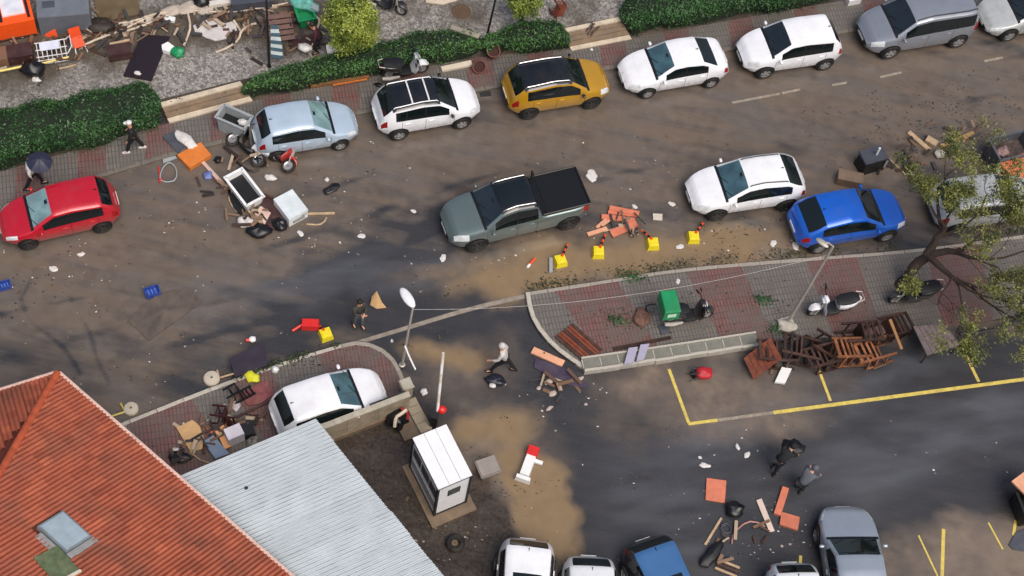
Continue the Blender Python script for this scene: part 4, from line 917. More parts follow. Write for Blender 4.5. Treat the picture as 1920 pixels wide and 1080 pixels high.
def wallbox(a, b, h, nm, mt, par, orig, t_=.1):
    d = b-a; MB().box((0, 0, 0), (d.length, t_, h)).build(nm, mt, par, (a+b)/2-orig+Vector((0, 0, -a.z/2-b.z/2+h/2)), math.atan2(d.y, d.x))
SHEDW = M('shed_wall', (120, 116, 108), .7, var=.2, dirt=.6)
a_ = sa+dd_*.15+ld*.1; b_ = sb+dd_*.15-ld*.35; wallbox(a_, b_, SZ-.1, 'wall', SHEDW, shed, so_)
a_ = sb+dd_*.25-ld*.4; b_ = sb+dd_*11-ld*.4; wallbox(a_, b_, SZ+.05, 'wall', SHEDW, shed, so_)
for i in range(7):
    q = sb+dd_*(.3+i*1.7)-ld*.3; MB().box((0, 0, 0), (.09, .09, SZ+.1)).build('post', M('shed_post', (64, 58, 52), .6), shed, q-so_+Vector((0, 0, -SZ+SZ/2+.05)))
MB().ell((0, 0, 0), (.06, .06, .05)).build('vent_cap', BLACKTRIM, shed, sa+ld*1.35+dd_*1.25+Vector((0, 0, .18))-so_)

# ------------------------------------------------------------------ guard booth
BW = M('booth_white', (226, 227, 228), .45, var=.04, dirt=.06); BK = M('booth_frame', (26, 28, 34), .5, var=.1)
bH = 2.35
r0, r1_, r2_, r3_ = P(772, 822, bH), P(821, 917, bH), P(886, 894, bH), P(838, 797, bH)
bl = ((r1_-r0).length+(r2_-r3_).length)/2; bs = ((r2_-r1_).length+(r3_-r0).length)/2
bd = dirv(((r1_-r0)+(r2_-r3_))); bc = (r0+r1_+r2_+r3_)/4
booth = thing('guard_booth', 'white guard booth with black trim and small dark end window', 'booth', Vector((bc.x, bc.y, .1)), math.atan2(bd.y, bd.x))
hx, hy = bl/2, bs/2
MB().box((0, 0, bH/2-.05), (2*hx-.06, 2*hy-.06, bH-.12)).build('wall', BW, booth)
for i in range(3):
    w_ = 2*hy/3; MB().box((0, -hy+w_*(i+.5), bH-.075), (2*hx, w_-.012, .05)).build('roof_panel', BW, booth)
MB().box((0, 0, bH-.125), (2*hx+.01, 2*hy+.01, .05)).build('roof_trim', BK, booth)
for sx in (-1, 1):
    for sy in (-1, 1): MB().box((sx*(hx-.035), sy*(hy-.035), bH/2-.07), (.075, .075, bH-.16)).build('corner_post', BK, booth)
MB().box((0, 0, .06), (2*hx-.02, 2*hy-.02, .1)).build('base_trim', BK, booth)
GLB = M('booth_glass', (30, 38, 46), .06, spec=1.0)
s_side = -1 if (Matrix.Rotation(booth.rotation_euler.z, 3, 'Z')@Vector((0, -1, 0))).x < 0 else 1
ex = 1
o = MB().box((0, 0, 0), (.03, .36, .38)).build('end_window', GLB, booth, Vector((hx-.025, .03, 1.5))); MB().box((-.006, 0, 0), (.02, .44, .46)).build('frame', BK, o)
for k, x in enumerate((-.55, 0.05, .62)):
    o = MB().box((0, 0, 0), (.46, .03, .5)).build('side_window', GLB, booth, Vector((x, s_side*(hy-.024), 1.55))); MB().box((0, -s_side*.006, 0), (.52, .02, .56)).build('frame', BK, o)
MB().box((0, s_side*(hy-.022), .72), (1.7, .03, .5)).build('lower_panel', M('booth_grey_panel', (150, 152, 156), .5, dirt=.3), booth)
CONC = M('concrete', (134, 124, 110), .75, var=.2, scale=3, bump=.3, dirt=.6); CONCM = M('muddy_concrete', (112, 94, 76), .7, var=.25, scale=3, bump=.3, dirt=.8)
tag(MB().box((0, 0, 0), (2*hx+.45, 2*hy+.40, .12)).build('booth_plinth', CONCM, None, Vector((bc.x, bc.y, .04))+bd*.12, math.atan2(bd.y, bd.x)), 'low muddy concrete plinth under the guard booth', 'plinth')

# ------------------------------------------------------------------ concrete wall with gate pier
w0_, w1_ = P(590, 806, 1.25), P(768, 738, 1.25); d = w1_-w0_; wl = d.length
wall = thing('concrete_wall', 'low concrete wall in front of the white hatchback', 'wall', Vector((w0_.x, w0_.y, 0)), math.atan2(d.y, d.x))
WALLM = M('wall_concrete', (150, 138, 116), .7, var=.2, scale=2.5, bump=.25, dirt=.65); CAP = M('wall_cap', (170, 164, 148), .7, var=.15, dirt=.45)
for i in range(3):
    MB().box((wl*(i+.5)/3, 0, .6), (wl/3-.01, .13, 1.22)).build('wall_panel', WALLM, wall)
for i in range(5): MB().box((wl*(i+.5)/5, 0, 1.24), (wl/5-.008, .2, .06)).build('coping', CAP, wall)
MB().box((wl*.5, -.09, .12), (wl, .1, .22)).build('foot_beam', CONCM, wall)
MB().box((wl*.78, .14, 1.12), (1.25, .05, .42), rx=.15).build('black_screen', M('black_mesh', (14, 15, 18), .6), wall)
pier = P(762, 722, .9); pr = thing('gate_pier', 'weathered concrete gate pier at the end of the low wall', 'pier', Vector((pier.x, pier.y, 0)), math.atan2(d.y, d.x))
MB().box((0, 0, .5), (.34, .34, 1.0)).build('shaft', WALLM, pr); MB().box((0, 0, 1.02), (.42, .42, .07), top=.85).build('cap', CAP, pr); MB().box((-.02, .175, .66), (.18, .02, .5)).build('dark_plate', BLACKTRIM, pr)
sa_ = WV([(768, 748), (782, 775), (800, 808)], .25); lw = thing('side_wall', 'short weathered side wall running from gate pier to guard booth', 'wall', Vector((sa_[0].x, sa_[0].y, 0)))
for i in range(2):
    a, b_ = sa_[i], sa_[i+1]; d2 = b_-a
    for k in range(2): 
        c = a.lerp(b_, (k+.5)/2); MB().box((0, 0, 0), (d2.length/2-.015, .42, .25)).build('block', WALLM, lw, Vector((c.x, c.y, .125))-lw.location, math.atan2(d2.y, d2.x))
tag(MB().box((0, 0, .05), (1.0, .8, .1)).build('threshold_slab', CONCM, None, P(775, 800, .05), math.atan2(d.y, d.x)), 'muddy concrete slab in front of the booth door', 'slab')

# ------------------------------------------------------------------ low retaining wall of blocks along the near pavement
ln = smoothline(WV([(1096, 694), (1250, 672), (1425, 645)], .26), 2); ln2 = [p.copy() for p in ln]
tw = thing('retaining_wall', 'long low retaining wall of grey blocks with white edges below delivery motorbike', 'wall', Vector((ln[0].x, ln[0].y, 0)))
BLK = M('grey_block', (116, 116, 106), .65, var=.2, scale=4, dirt=.5); nb = 10; tot = sum((b-a).length for a, b in zip(ln, ln[1:]))
for i in range(nb):
    a, b_ = lerp_line(ln, i/nb), lerp_line(ln, (i+1)/nb); d2 = b_-a; an = math.atan2(d2.y, d2.x); nn = Vector((-math.sin(an), math.cos(an), 0)); c = (a+b_)/2
    MB().box((0, 0, 0), (d2.length-.05, .36, .25)).build('block', BLK, tw, Vector((c.x, c.y, .105))+nn*.25-tw.location, an)
    MB().box((0, 0, 0), (d2.length-.008, .10, .30)).build('edge_stone', WHITEKERB, tw, Vector((c.x, c.y, .12))-tw.location+nn*random.uniform(-.012, .012), an+random.uniform(-.02, .02))
    MB().box((0, 0, 0), (d2.length-.008, .07, .28)).build('edge_stone', WHITEKERB, tw, Vector((c.x, c.y, .12))+nn*.48-tw.location, an)
    MB().box((0, 0, 0), (.035, .34, .262)).build('joint_stone', WHITEKERB, tw, Vector((a.x, a.y, .11))+nn*.25-tw.location, an)

# ------------------------------------------------------------------ lamp posts, cable
GALV = M('galvanised_steel', (178, 172, 164), .45, .3, var=.1, dirt=.15); POLEB = M('black_pole', (24, 24, 26), .5); LAMPW = M('lamp_housing', (222, 224, 226), .4, var=.06)
b0 = P(754, 684, PZ); lp = thing('lamp_post', 'white street lamp with oval head beside the gate pier', 'lamp post', b0)
hv = P(774, 578, 3.9)-b0
MB().tube([(0, 0, 0), hv*.5, hv], [.05, .042, .035], 8).build('post', GALV, lp, smooth=True); MB().lathe([(.11, 0), (.11, .03), (.06, .05)], 10).build('base_plate', GALV, lp)
hd_ = P(764, 558, 4.05)-b0; ax = dirv(hd_-hv); m3 = Matrix.Rotation(math.atan2(ax.y, ax.x), 3, 'Z')
MB().ell(hd_, (.42, .17, .09), 14, 8, M3=m3).build('lamp_head', LAMPW, lp, smooth=True, sharp=0)
b1 = P(1476, 606, .15); lp2 = thing('lamp_post', 'tall leaning galvanised lamp post in front of the blue crossover', 'lamp post', b1)
tv = P(1562, 462, 5.4)-b1
MB().tube([(0, 0, 0), tv*.33, tv*.66, tv], [.075, .065, .055, .045], 8).build('post', GALV, lp2, smooth=True); MB().box((0, 0, .03), (.42, .42, .1), rz=.5).build('concrete_foot', WHITEKERB, lp2)
av = P(1542, 455, 5.5)-b1; MB().tube([tv, tv+(av-tv)*.5+Vector((0, 0, .1)), av], .03, 6).build('lamp_arm', GALV, lp2); MB().ell(av, (.25, .11, .06), 12, 6, M3=Matrix.Rotation(2.6, 3, 'Z')).build('lamp_head', GALV, lp2, smooth=True)
def sag(a, b, s, n=18): return [a.lerp(b, i/n)-Vector((0, 0, s*4*(i/n)*(1-i/n))) for i in range(n+1)]
WIRE = M('pale_cable', (176, 172, 166), .5)
cb = sag(b0+hv*.98, b1+tv*.9, 1.0); o = MB(); o.tube([p-cb[0] for p in cb],   .007, 5); tag(o.build('overhead_cable', WIRE, None, cb[0]), 'thin pale cable strung between the two street lamps', 'cable')
for px, py, lab, top_ in ((505, 128, 'thin black lamp post beside the striped banner', (498, -30)), (911, 76, 'thin black lamp post rising behind the terracotta pots', (938, -40))):
    b2 = P(px, py, .3); t = thing('lamp_post', lab, 'lamp post', b2); hv2 = P(top_[0], top_[1], 5.0)-b2
    MB().tube([(0, 0, 0), hv2*.5, hv2], [.05, .04, .035], 8).build('post', POLEB, t, smooth=True); MB().lathe([(.1, 0), (.1, .04), (.055, .25), (.05, .26)], 10).build('base', POLEB, t)
    if px < 600:
        fm = MB(); sm = MB(); A0 = P(507, 48, 2.6)-b2; st_ = P(518, 112, 1.0)-b2; wv_ = P(527, 90, 1.3)-b2
        for i in range(9):
            u0, u1 = i/9, (i+1)/9; a0, a1 = A0.lerp(P(508, 108, 1.0)-b2, u0), A0.lerp(P(508, 108, 1.0)-b2, u1); w0b, w1b = (.16+.5*min(u0, .6)), (.16+.5*min(u1, .6))
            s0, s1 = dirv(wv_-st_), dirv(wv_-st_); dz = Vector((0, 0, -.16))
            vs = [a0, a0+Vector((.55*w0b+.15, .12, -.25*w0b)), a1+Vector((.55*w1b+.15, .12, -.25*w1b)), a1]
            th_ = Vector((.0, .012, 0)); MB().add(vs+[v+th_ for v in vs], [(0, 1, 2, 3), (7, 6, 5, 4), (0, 4, 5, 1), (1, 5, 6, 2), (2, 6, 7, 3), (3, 7, 4, 0)]).build('banner_stripe', M('banner_white', (196, 208, 206), .7) if i % 2 else M('banner_blue', (70, 96, 108), .7), t)

# ------------------------------------------------------------------ small builders for loose things
def board(name, label, cat, pix, mat, z=.03, th=.03, zs=None, group=None, parent=None):
    """a board lying about; pix: outline of its top face in the photograph, z: height of that face (or zs per corner)"""
    pts = [P(x, y, (zs[i] if zs else z)) for i, (x, y) in enumerate(pix)]; c = sum(pts, Vector())/len(pts); c.z = min(p.z for p in pts)-th
    n = len(pts); a = sum(p.x*q.y-q.x*p.y for p, q in zip(pts, pts[1:]+pts[:1]))
    if a < 0: pts = pts[::-1]
    vs = [p-c-Vector((0, 0, th)) for p in pts]+[p-c for p in pts]
    o = MB().add(vs, [tuple(range(n-1, -1, -1)), tuple(range(n, 2*n))]+[(i, (i+1) % n, n+(i+1) % n, n+i) for i in range(n)]).build(name, mat, parent, c)
    return tag(o, label, cat, group) if label else o
def plank(name, label, cat, a, b, wd, th, mat, z=0.0, z2=None, group=None):
    A_, B_ = P(*a, z), P(*b, z if z2 is None else z2); d = B_-A_; c = (A_+B_)/2; L_ = d.length
    mb = MB(); j = lambda: random.uniform(-.012, .012)
    hx, hy = L_/2, wd/2
    vs = [(-hx+j(), -hy+j(), 0), (hx+j(), -hy+j(), 0), (hx+j(), hy+j(), 0), (-hx+j(), hy+j(), 0)]; vs += [(x, y, th) for x, y, _ in vs]
    mb.add(vs, [(3, 2, 1, 0), (4, 5, 6, 7), (0, 1, 5, 4), (1, 2, 6, 5), (2, 3, 7, 6), (3, 0, 4, 7)])
    o = mb.build(name, mat, None, c); o.rotation_euler = (0, -math.asin(max(-1, min(1, d.z/L_))), math.atan2(d.y, d.x)); return tag(o, label, cat, group)
def crumple(name, label, cat, px, py, r, mat, z=0.0, flat=.45, seed=1, stretch=1.0, rz=0.0, group=None):
    """crumpled bag or cloth"""
    rr = np.random.default_rng(seed); mb = MB(); mb.ell((0, 0, 0), (r*stretch, r/stretch**.5, r*flat), 14, 9)
    V = np.array(mb.v); d = V/(np.linalg.norm(V, axis=1)[:, None]+1e-9); f = 1+.55*(fbm(d[:, 0]*2.3+seed*3.1, d[:, 1]*2.3+d[:, 2]*1.7, seed, 3)-.5)*1.6+.10*np.sin(d[:, 0]*9+seed)*np.sin(d[:, 1]*8)
    V = V*f[:, None]; V[:, 2] = np.maximum(V[:, 2]+r*flat*.8, 0); mb.v = [tuple(v) for v in V]
    return tag(mb.build(name, mat, None, P(px, py, z), rz, smooth=True, sharp=50), label, cat, group)
def obox(name, label, cat, px, py, dims, head, mat, z=0.0, group=None, rx=0.0, ry=0.0):
    o = MB().box((0, 0, dims[2]/2), dims).build(name, mat, None, P(px, py, z), head); o.rotation_euler = (rx, ry, head); return tag(o, label, cat, group)
def openbox(name, label, cat, px, py, dims, head, mat, inner, z=0.0, wall=.04, taper=.92, lip=.05):
    t = thing(name, label, cat, P(px, py, z), head); lx, ly, h = dims[0]/2, dims[1]/2, dims[2]
    for nm, sx, sy in (('side_wall', 0, 1), ('side_wall', 0, -1), ('end_wall', 1, 0), ('end_wall', -1, 0)):
        mb = MB(); k = taper
        if sy: vs = [(-lx*k, sy*ly*k, .06), (lx*k, sy*ly*k, .06), (lx, sy*ly, h), (-lx, sy*ly, h)]; off = Vector((0, -sy*wall, 0))
        else: vs = [(sx*lx*k, -ly*k, .06), (sx*lx*k, ly*k, .06), (sx*lx, ly, h), (sx*lx, -ly, h)]; off = Vector((-sx*wall, 0, 0))
        mb.add([Vector(v) for v in vs]+[Vector(v)+off for v in vs], [(0, 1, 2, 3), (7, 6, 5, 4), (0, 4, 5, 1), (1, 5, 6, 2), (2, 6, 7, 3), (3, 7, 4, 0)]).build(nm, mat, t)
    MB().box((0, 0, .09), (dims[0]*taper-.02, dims[1]*taper-.02, .05)).build('base', inner, t)
    MB().box((0, 0, h*.55), (dims[0]*.9, dims[1]*.9, .02)).build('load', inner, t)
    rim = MB()
    for sx, sy, l1, l2 in ((0, 1, dims[0]+2*lip, lip), (0, -1, dims[0]+2*lip, lip), (1, 0, lip, dims[1]-.002), (-1, 0, lip, dims[1]-.002)): rim.box((sx*(lx+lip/2), sy*(ly+lip/2), h-.01), (l1, l2, .035))
    rim.build('rim', mat, t); return t
def pipe(name, label, cat, pix, r, mat, zs=None, z=.03, n=6, group=None, sm=1):
    pts = [P(x, y, zs[i] if zs else z) for i, (x, y) in enumerate(pix)]; pts = smoothline(pts, sm) if sm else pts; c = pts[0].copy()
    return tag(MB().tube([p-c for p in pts], r, n).build(name, mat, None, c, smooth=True), label, cat, group)
WOODD = M('dark_wet_wood', (60, 39, 31), .45, var=.4, scale=7, bump=.2, rand=.4); WOODR = M('red_brown_wood', (112, 54, 30), .45, var=.3, scale=7, bump=.2, dirt=.2); WOODP = M('pale_wood', (176, 150, 118), .65, var=.2, scale=7, dirt=.3)
TERRA = M('terracotta_board', (196, 112, 84), .6, var=.15, scale=5, dirt=.25, rand=.1); PEACH = M('peach_board', (216, 158, 124), .6, var=.14, dirt=.25); ORNG = M('orange_panel', (206, 116, 44), .5, var=.15, scale=3, dirt=.25); BEIGE = M('cardboard', (196, 158, 110), .75, var=.15, dirt=.25)
WPLAST = M('white_plastic', (226, 226, 224), .45, var=.06, dirt=.12); GPLAST = M('grey_plastic', (150, 156, 158), .5, var=.1, dirt=.25); BPLAST = M('black_plastic', (20, 20, 22), .5, var=.2); DGREY = M('dark_grey_panel', (66, 70, 80), .5, var=.15, dirt=.2); LAV = M('lavender_panel', (160, 156, 176), .5, var=.1, dirt=.2)
MAROON = M('maroon_board', (62, 36, 36), .5, var=.25, dirt=.25); PURP = M('dark_purple_board', (42, 34, 48), .4, var=.15, dirt=.08); GREENP = M('green_plastic', (22, 134, 82), .45, var=.12, dirt=.15); REDPL = M('red_plastic', (206, 34, 32), .4, var=.1, dirt=.12); YELPL = M('yellow_plastic', (226, 206, 30), .45, var=.07, dirt=.12); ORPL = M('orange_plastic', (222, 78, 34), .45, var=.1, dirt=.12); BLUEPL = M('blue_plastic', (34, 66, 150), .45, var=.12, dirt=.3); BAGW = M('white_bag', (206, 202, 198), .5, var=.15, scale=6, dirt=.4); BAGB = M('black_bag', (18, 18, 21), .35, var=.3)

# ------------------------------------------------------------------ people
def skinned(name, V, E, Rr, mat, parent, sub=1, root=0):
    me = bpy.data.meshes.new(name); me.from_pydata([tuple(v) for v in V], E, []); me.materials.append(mat); o = link(name, me, parent)
    m = o.modifiers.new('skin', 'SKIN'); m.use_smooth_shade = True; sv = me.skin_vertices[0].data if me.skin_vertices else None
    if sv is None:
        bm = bmesh.new(); bm.from_mesh(me); bm.verts.layers.skin.verify(); bm.to_mesh(me); bm.free(); sv = me.skin_vertices[0].data
    for i, r in enumerate(Rr): sv[i].radius = (r, r) if isinstance(r, (int, float)) else r; sv[i].use_root = (i == root)
    s = o.modifiers.new('sub', 'SUBSURF'); s.levels = sub; s.render_levels = sub; return o
SKIN = M('skin', (196, 146, 118), .55, var=.06); HAIRM = M('dark_hair', (28, 22, 18), .6)
def person(label, px, py, rz, jacket, trousers, shoe, z=0.0, lean=0.0, stride=.25, crouch=0.0, armL=None, armR=None, cap=None, hood=False, headdown=.1, hgt=1.74):
    t = thing('person', label, 'person', P(px, py, z), rz); k = hgt/1.74; v = lambda x, y, zz: Vector((x, y, zz))*k
    drop = .38*crouch; pel = v(-.12*crouch, 0, .93-drop); ax = Vector((math.sin(lean), 0, math.cos(lean)))
    sp = pel+ax*.22*k; ch = pel+ax*.43*k; nk = pel+ax*.57*k+v(.01, 0, 0); hb = nk+(ax+Vector((headdown, 0, 0))).normalized()*.10*k; hdv = (ax+Vector((headdown*1.4, 0, .2))).normalized(); ht = hb+hdv*.17*k
    V = [pel, sp, ch, nk, hb, ht]; E = [(0, 1), (1, 2), (2, 3), (3, 4), (4, 5)]; Rr = [.12, .11, .12, .05, .078, .07]
    def addv(p, par, r): V.append(p); E.append((par, len(V)-1)); Rr.append(r); return len(V)-1
    addv((hb+ht)/2+Vector((.105, 0, -.02)), 4, .014)                       # nose
    for s in (1, -1): addv((hb+ht)/2+Vector((0, s*.088, 0)), 4, .018)       # ears
    limbs = {}
    for s, arm in ((1, armL), (-1, armR)):
        shp = pel+ax*.50*k+v(0, s*.185, 0); a = arm or ((.02, s*.06, -.28), (.10*s, s*.05, -.54)); el = shp+v(*a[0]); wr = shp+v(*a[1]); hdir = (wr-el).normalized(); ha = wr+hdir*.08*k
        i = addv(shp, 2, .05); i = addv(el, i, .038); i = addv(wr, i, .026); hI = addv(ha, i, (.032, .022)); limbs['a', s] = (shp, el, wr)
        sd = hdir.cross(Vector((0, 0, 1))); sd = sd.normalized() if sd.length > .1 else Vector((0, 1, 0)); cr = sd.cross(hdir)
        for f, (off, ln_) in enumerate(((-.028, .06), (-.010, .075), (.010, .07), (.027, .055))):
            b = ha+hdir*.015+sd*off; q = addv(b+hdir*ln_*.55, hI, .009); addv(b+hdir*ln_+cr*.02, q, .008)
        q = addv(wr+hdir*.045+sd*.045, i, .010); addv(wr+hdir*.08+sd*.06, q, .009)
        hp = pel+v(0, s*.09, -.04); st = stride*s; kn = v(st*.5+.20*crouch+.03, s*.10, .50-drop*.55); an = v(st*.85-(.03 if st < 0 else 0), s*.10, .09)
        if crouch: an = v(.02+st*.3, s*.12, .09)
        i = addv(hp, 0, .08); i = addv(kn, i, .052); i = addv(an, i, .036); i = addv(an+v(.14, s*.02, -.055), i, .03); limbs['l', s] = (hp, kn, an)
    skinned('body', V, E, Rr, SKIN, t, 1)
    JV = [pel-ax*.04*k, sp, ch, pel+ax*.55*k]; JE = [(0, 1), (1, 2), (2, 3)]; JR = [(.20, .15), (.185, .145), (.20, .155), .09]
    for s in (1, -1):
        a = limbs['a', s]; n0 = len(JV); JV += [a[0], a[1], a[2].lerp(a[1], .08)]; JE += [(2, n0), (n0, n0+1), (n0+1, n0+2)]; JR += [.082, .064, .048]
    skinned('jacket', JV, JE, JR, jacket, t, 1)
    TV = [pel+ax*.03]; TE = []; TR = [(.15, .125)]
    for s in (1, -1):
        a = limbs['l', s]; n0 = len(TV); TV += [a[0], a[0].lerp(a[1], .5), a[1], a[2]+v(0, 0, .02)]; TE += [(0, n0), (n0, n0+1), (n0+1, n0+2), (n0+2, n0+3)]; TR += [.105, .092, .075, .06]
    skinned('trousers', TV, TE, TR, trousers, t, 1)
    for s in (1, -1):
        a = limbs['l', s][2]; MB().loft([(-.09, .035, .0, .07), (-.04, .045, 0, .12), (.04, .046, 0, .10), (.12, .05, 0, .07), (.19, .035, 0, .045)], 10).build('shoe', shoe, t, Vector((a.x, a.y, 0)), smooth=True)
    hc = (hb+ht)/2
    if hood: MB().ell(hc+Vector((-.03, 0, .02)), (.125, .12, .135), 12, 8).build('hood', jacket, t, smooth=True)
    elif cap is not None:
        MB().ell(hc+hdv*.05-Vector((.015, 0, 0)), (.108, .100, .085), 12, 8).build('cap', cap, t, smooth=True); MB().loft([(.06, .07, 0, .02), (.14, .06, -.005, .012), (.18, .03, -.01, .004)], 10).build('cap_peak', cap, t, hc+hdv*.03, smooth=True)
    else: MB().ell(hc+hdv*.035-Vector((.025, 0, 0)), (.102, .098, .105), 12, 8).build('hair', HAIRM, t, smooth=True)
    for s in (1, -1): MB().ell(hc+Vector((.082, s*.032, -.005)), (.01, .014, .009), 6, 4).build('eye', M('eye_dark', (24, 20, 18), .3), t)
    MB().ell(hc+Vector((.078, 0, -.065)), (.008, .025, .006), 6, 4).build('mouth', M('lips', (150, 84, 76), .5), t)
    return t
def umbrella(label, px, py, ztop, r, mat, tilt=(0, 0), shaft=1.0):
    b = P(px, py, ztop-.22); t = thing('umbrella', label, 'umbrella', b); t.rotation_euler = (tilt[0], tilt[1], .4)
    n = 8
    for i in range(n):
        a0, a1 = 2*math.pi*i/n, 2*math.pi*(i+1)/n; mb = MB(); vs = []
        for j in range(6):
            u = j/5; zz = .24*math.cos(u*1.5)
            for q in range(4):
                a = a0+(a1-a0)*q/3; rr_ = r*u*(1-.05*math.sin(math.pi*q/3)*u); vs.append((rr_*math.cos(a), rr_*math.sin(a), zz-.03*math.sin(math.pi*q/3)*u))
        mb.add(vs, [(j*4+q, j*4+q+1, j*4+5+q, j*4+4+q) for j in range(5) for q in range(3)]).build('canopy_panel', mat, t, smooth=True)
        MB().tube([(0, 0, .22), (r*.6*math.cos(a0), r*.6*math.sin(a0), .13), (r*math.cos(a0), r*math.sin(a0), .0)], .006, 4).build('rib', BPLAST, t)
    MB().tube([(0, 0, .32), (0, 0, -shaft)], .011, 6).build('shaft', BPLAST, t); MB().tube([(0, 0, -shaft), (.0, .02, -shaft-.07), (.05, .02, -shaft-.09)], .016, 6).build('handle', BPLAST, t)
    return t
CB = lambda n_, c, r=.8: M('cloth_'+n_, c, r, var=.12, scale=9, bump=.3)
BLKC = CB('black', (22, 22, 25)); NAVYC = CB('navy', (30, 33, 48)); WHTC = CB('white', (216, 214, 212)); GRYC = CB('grey_hoodie', (190, 186, 182)); DKG = CB('charcoal_olive', (58, 56, 50)); MARC = CB('maroon', (70, 32, 42)); GRC = CB('grey', (84, 88, 96)); SHW = M('white_shoe', (214, 212, 208), .6); SHB = M('black_shoe', (20, 20, 20), .5)
person('person in black clothes, white cap and white shoes walking along left hedge', 254, 282, A(280, 282, 230, 284), BLKC, BLKC, SHW, PZ, .05, .32, cap=SHW, armL=((.05, .07, -.27), (.16, .06, -.50)), armR=((-.03, -.08, -.27), (.12, -.1, -.45)))
person('person in white top under a dark umbrella by red car', 66, 350, A(40, 352, 90, 346), WHTC, BLKC, SHB, PZ, .0, .34, armL=((.10, .05, -.24), (.30, .0, -.08)), armR=((-.05, -.06, -.27), (-.02, -.04, -.5)))
umbrella('dark navy umbrella held by the person in white top', 74, 304, 2.06, .44, M('navy_umbrella', (40, 42, 62), .5, var=.1), (.12, .1), .85)
person('person in dark olive jacket with folded arms in the road', 671, 612, A(671, 612, 690, 640), DKG, GRC, SHB, 0, .05, .10, hgt=1.86, armL=((.10, .03, -.25), (.26, -.16, -.22)), armR=((.10, -.03, -.25), (.24, .16, -.25)))
person('person in pale grey hoodie walking through the car park entrance', 941, 696, A(941, 696, 905, 690), GRYC, BLKC, SHB, 0, .22, .42, hgt=1.9, hood=True, armL=((.10, .07, -.26), (.28, .05, -.36)), armR=((-.12, -.06, -.25), (-.10, -.05, -.48)))
person('person in black bending forward beside the orange boards', 1449, 884, A(1449, 884, 1490, 850), BLKC, BLKC, SHB, 0, .75, .30, .1, hood=True, armL=((.2, .06, -.2), (.36, .04, -.36)), armR=((.18, -.06, -.2), (.32, -.04, -.38)))
crumple('black_sack', 'black sack carried by the bending person in black', 'sack', 1484, 843, .33, M('black_sack', (16, 16, 18), .45, var=.3), .95, .7, 18, 1.15, .3)
person('crouching person in dark clothes with grey hood near orange plank', 1496, 918, A(1496, 918, 1525, 890), GRC, BLKC, SHB, 0, .7, .2, .7, hood=True, armL=((.2, .06, -.2), (.34, .04, -.36)), armR=((.2, -.06, -.2), (.34, -.04, -.34)))
person('person in maroon jacket standing behind the middle hedge', 596, 96, A(596, 96, 570, 100, TZ), MARC, BLKC, SHB, TZ, .3, .15, .1)

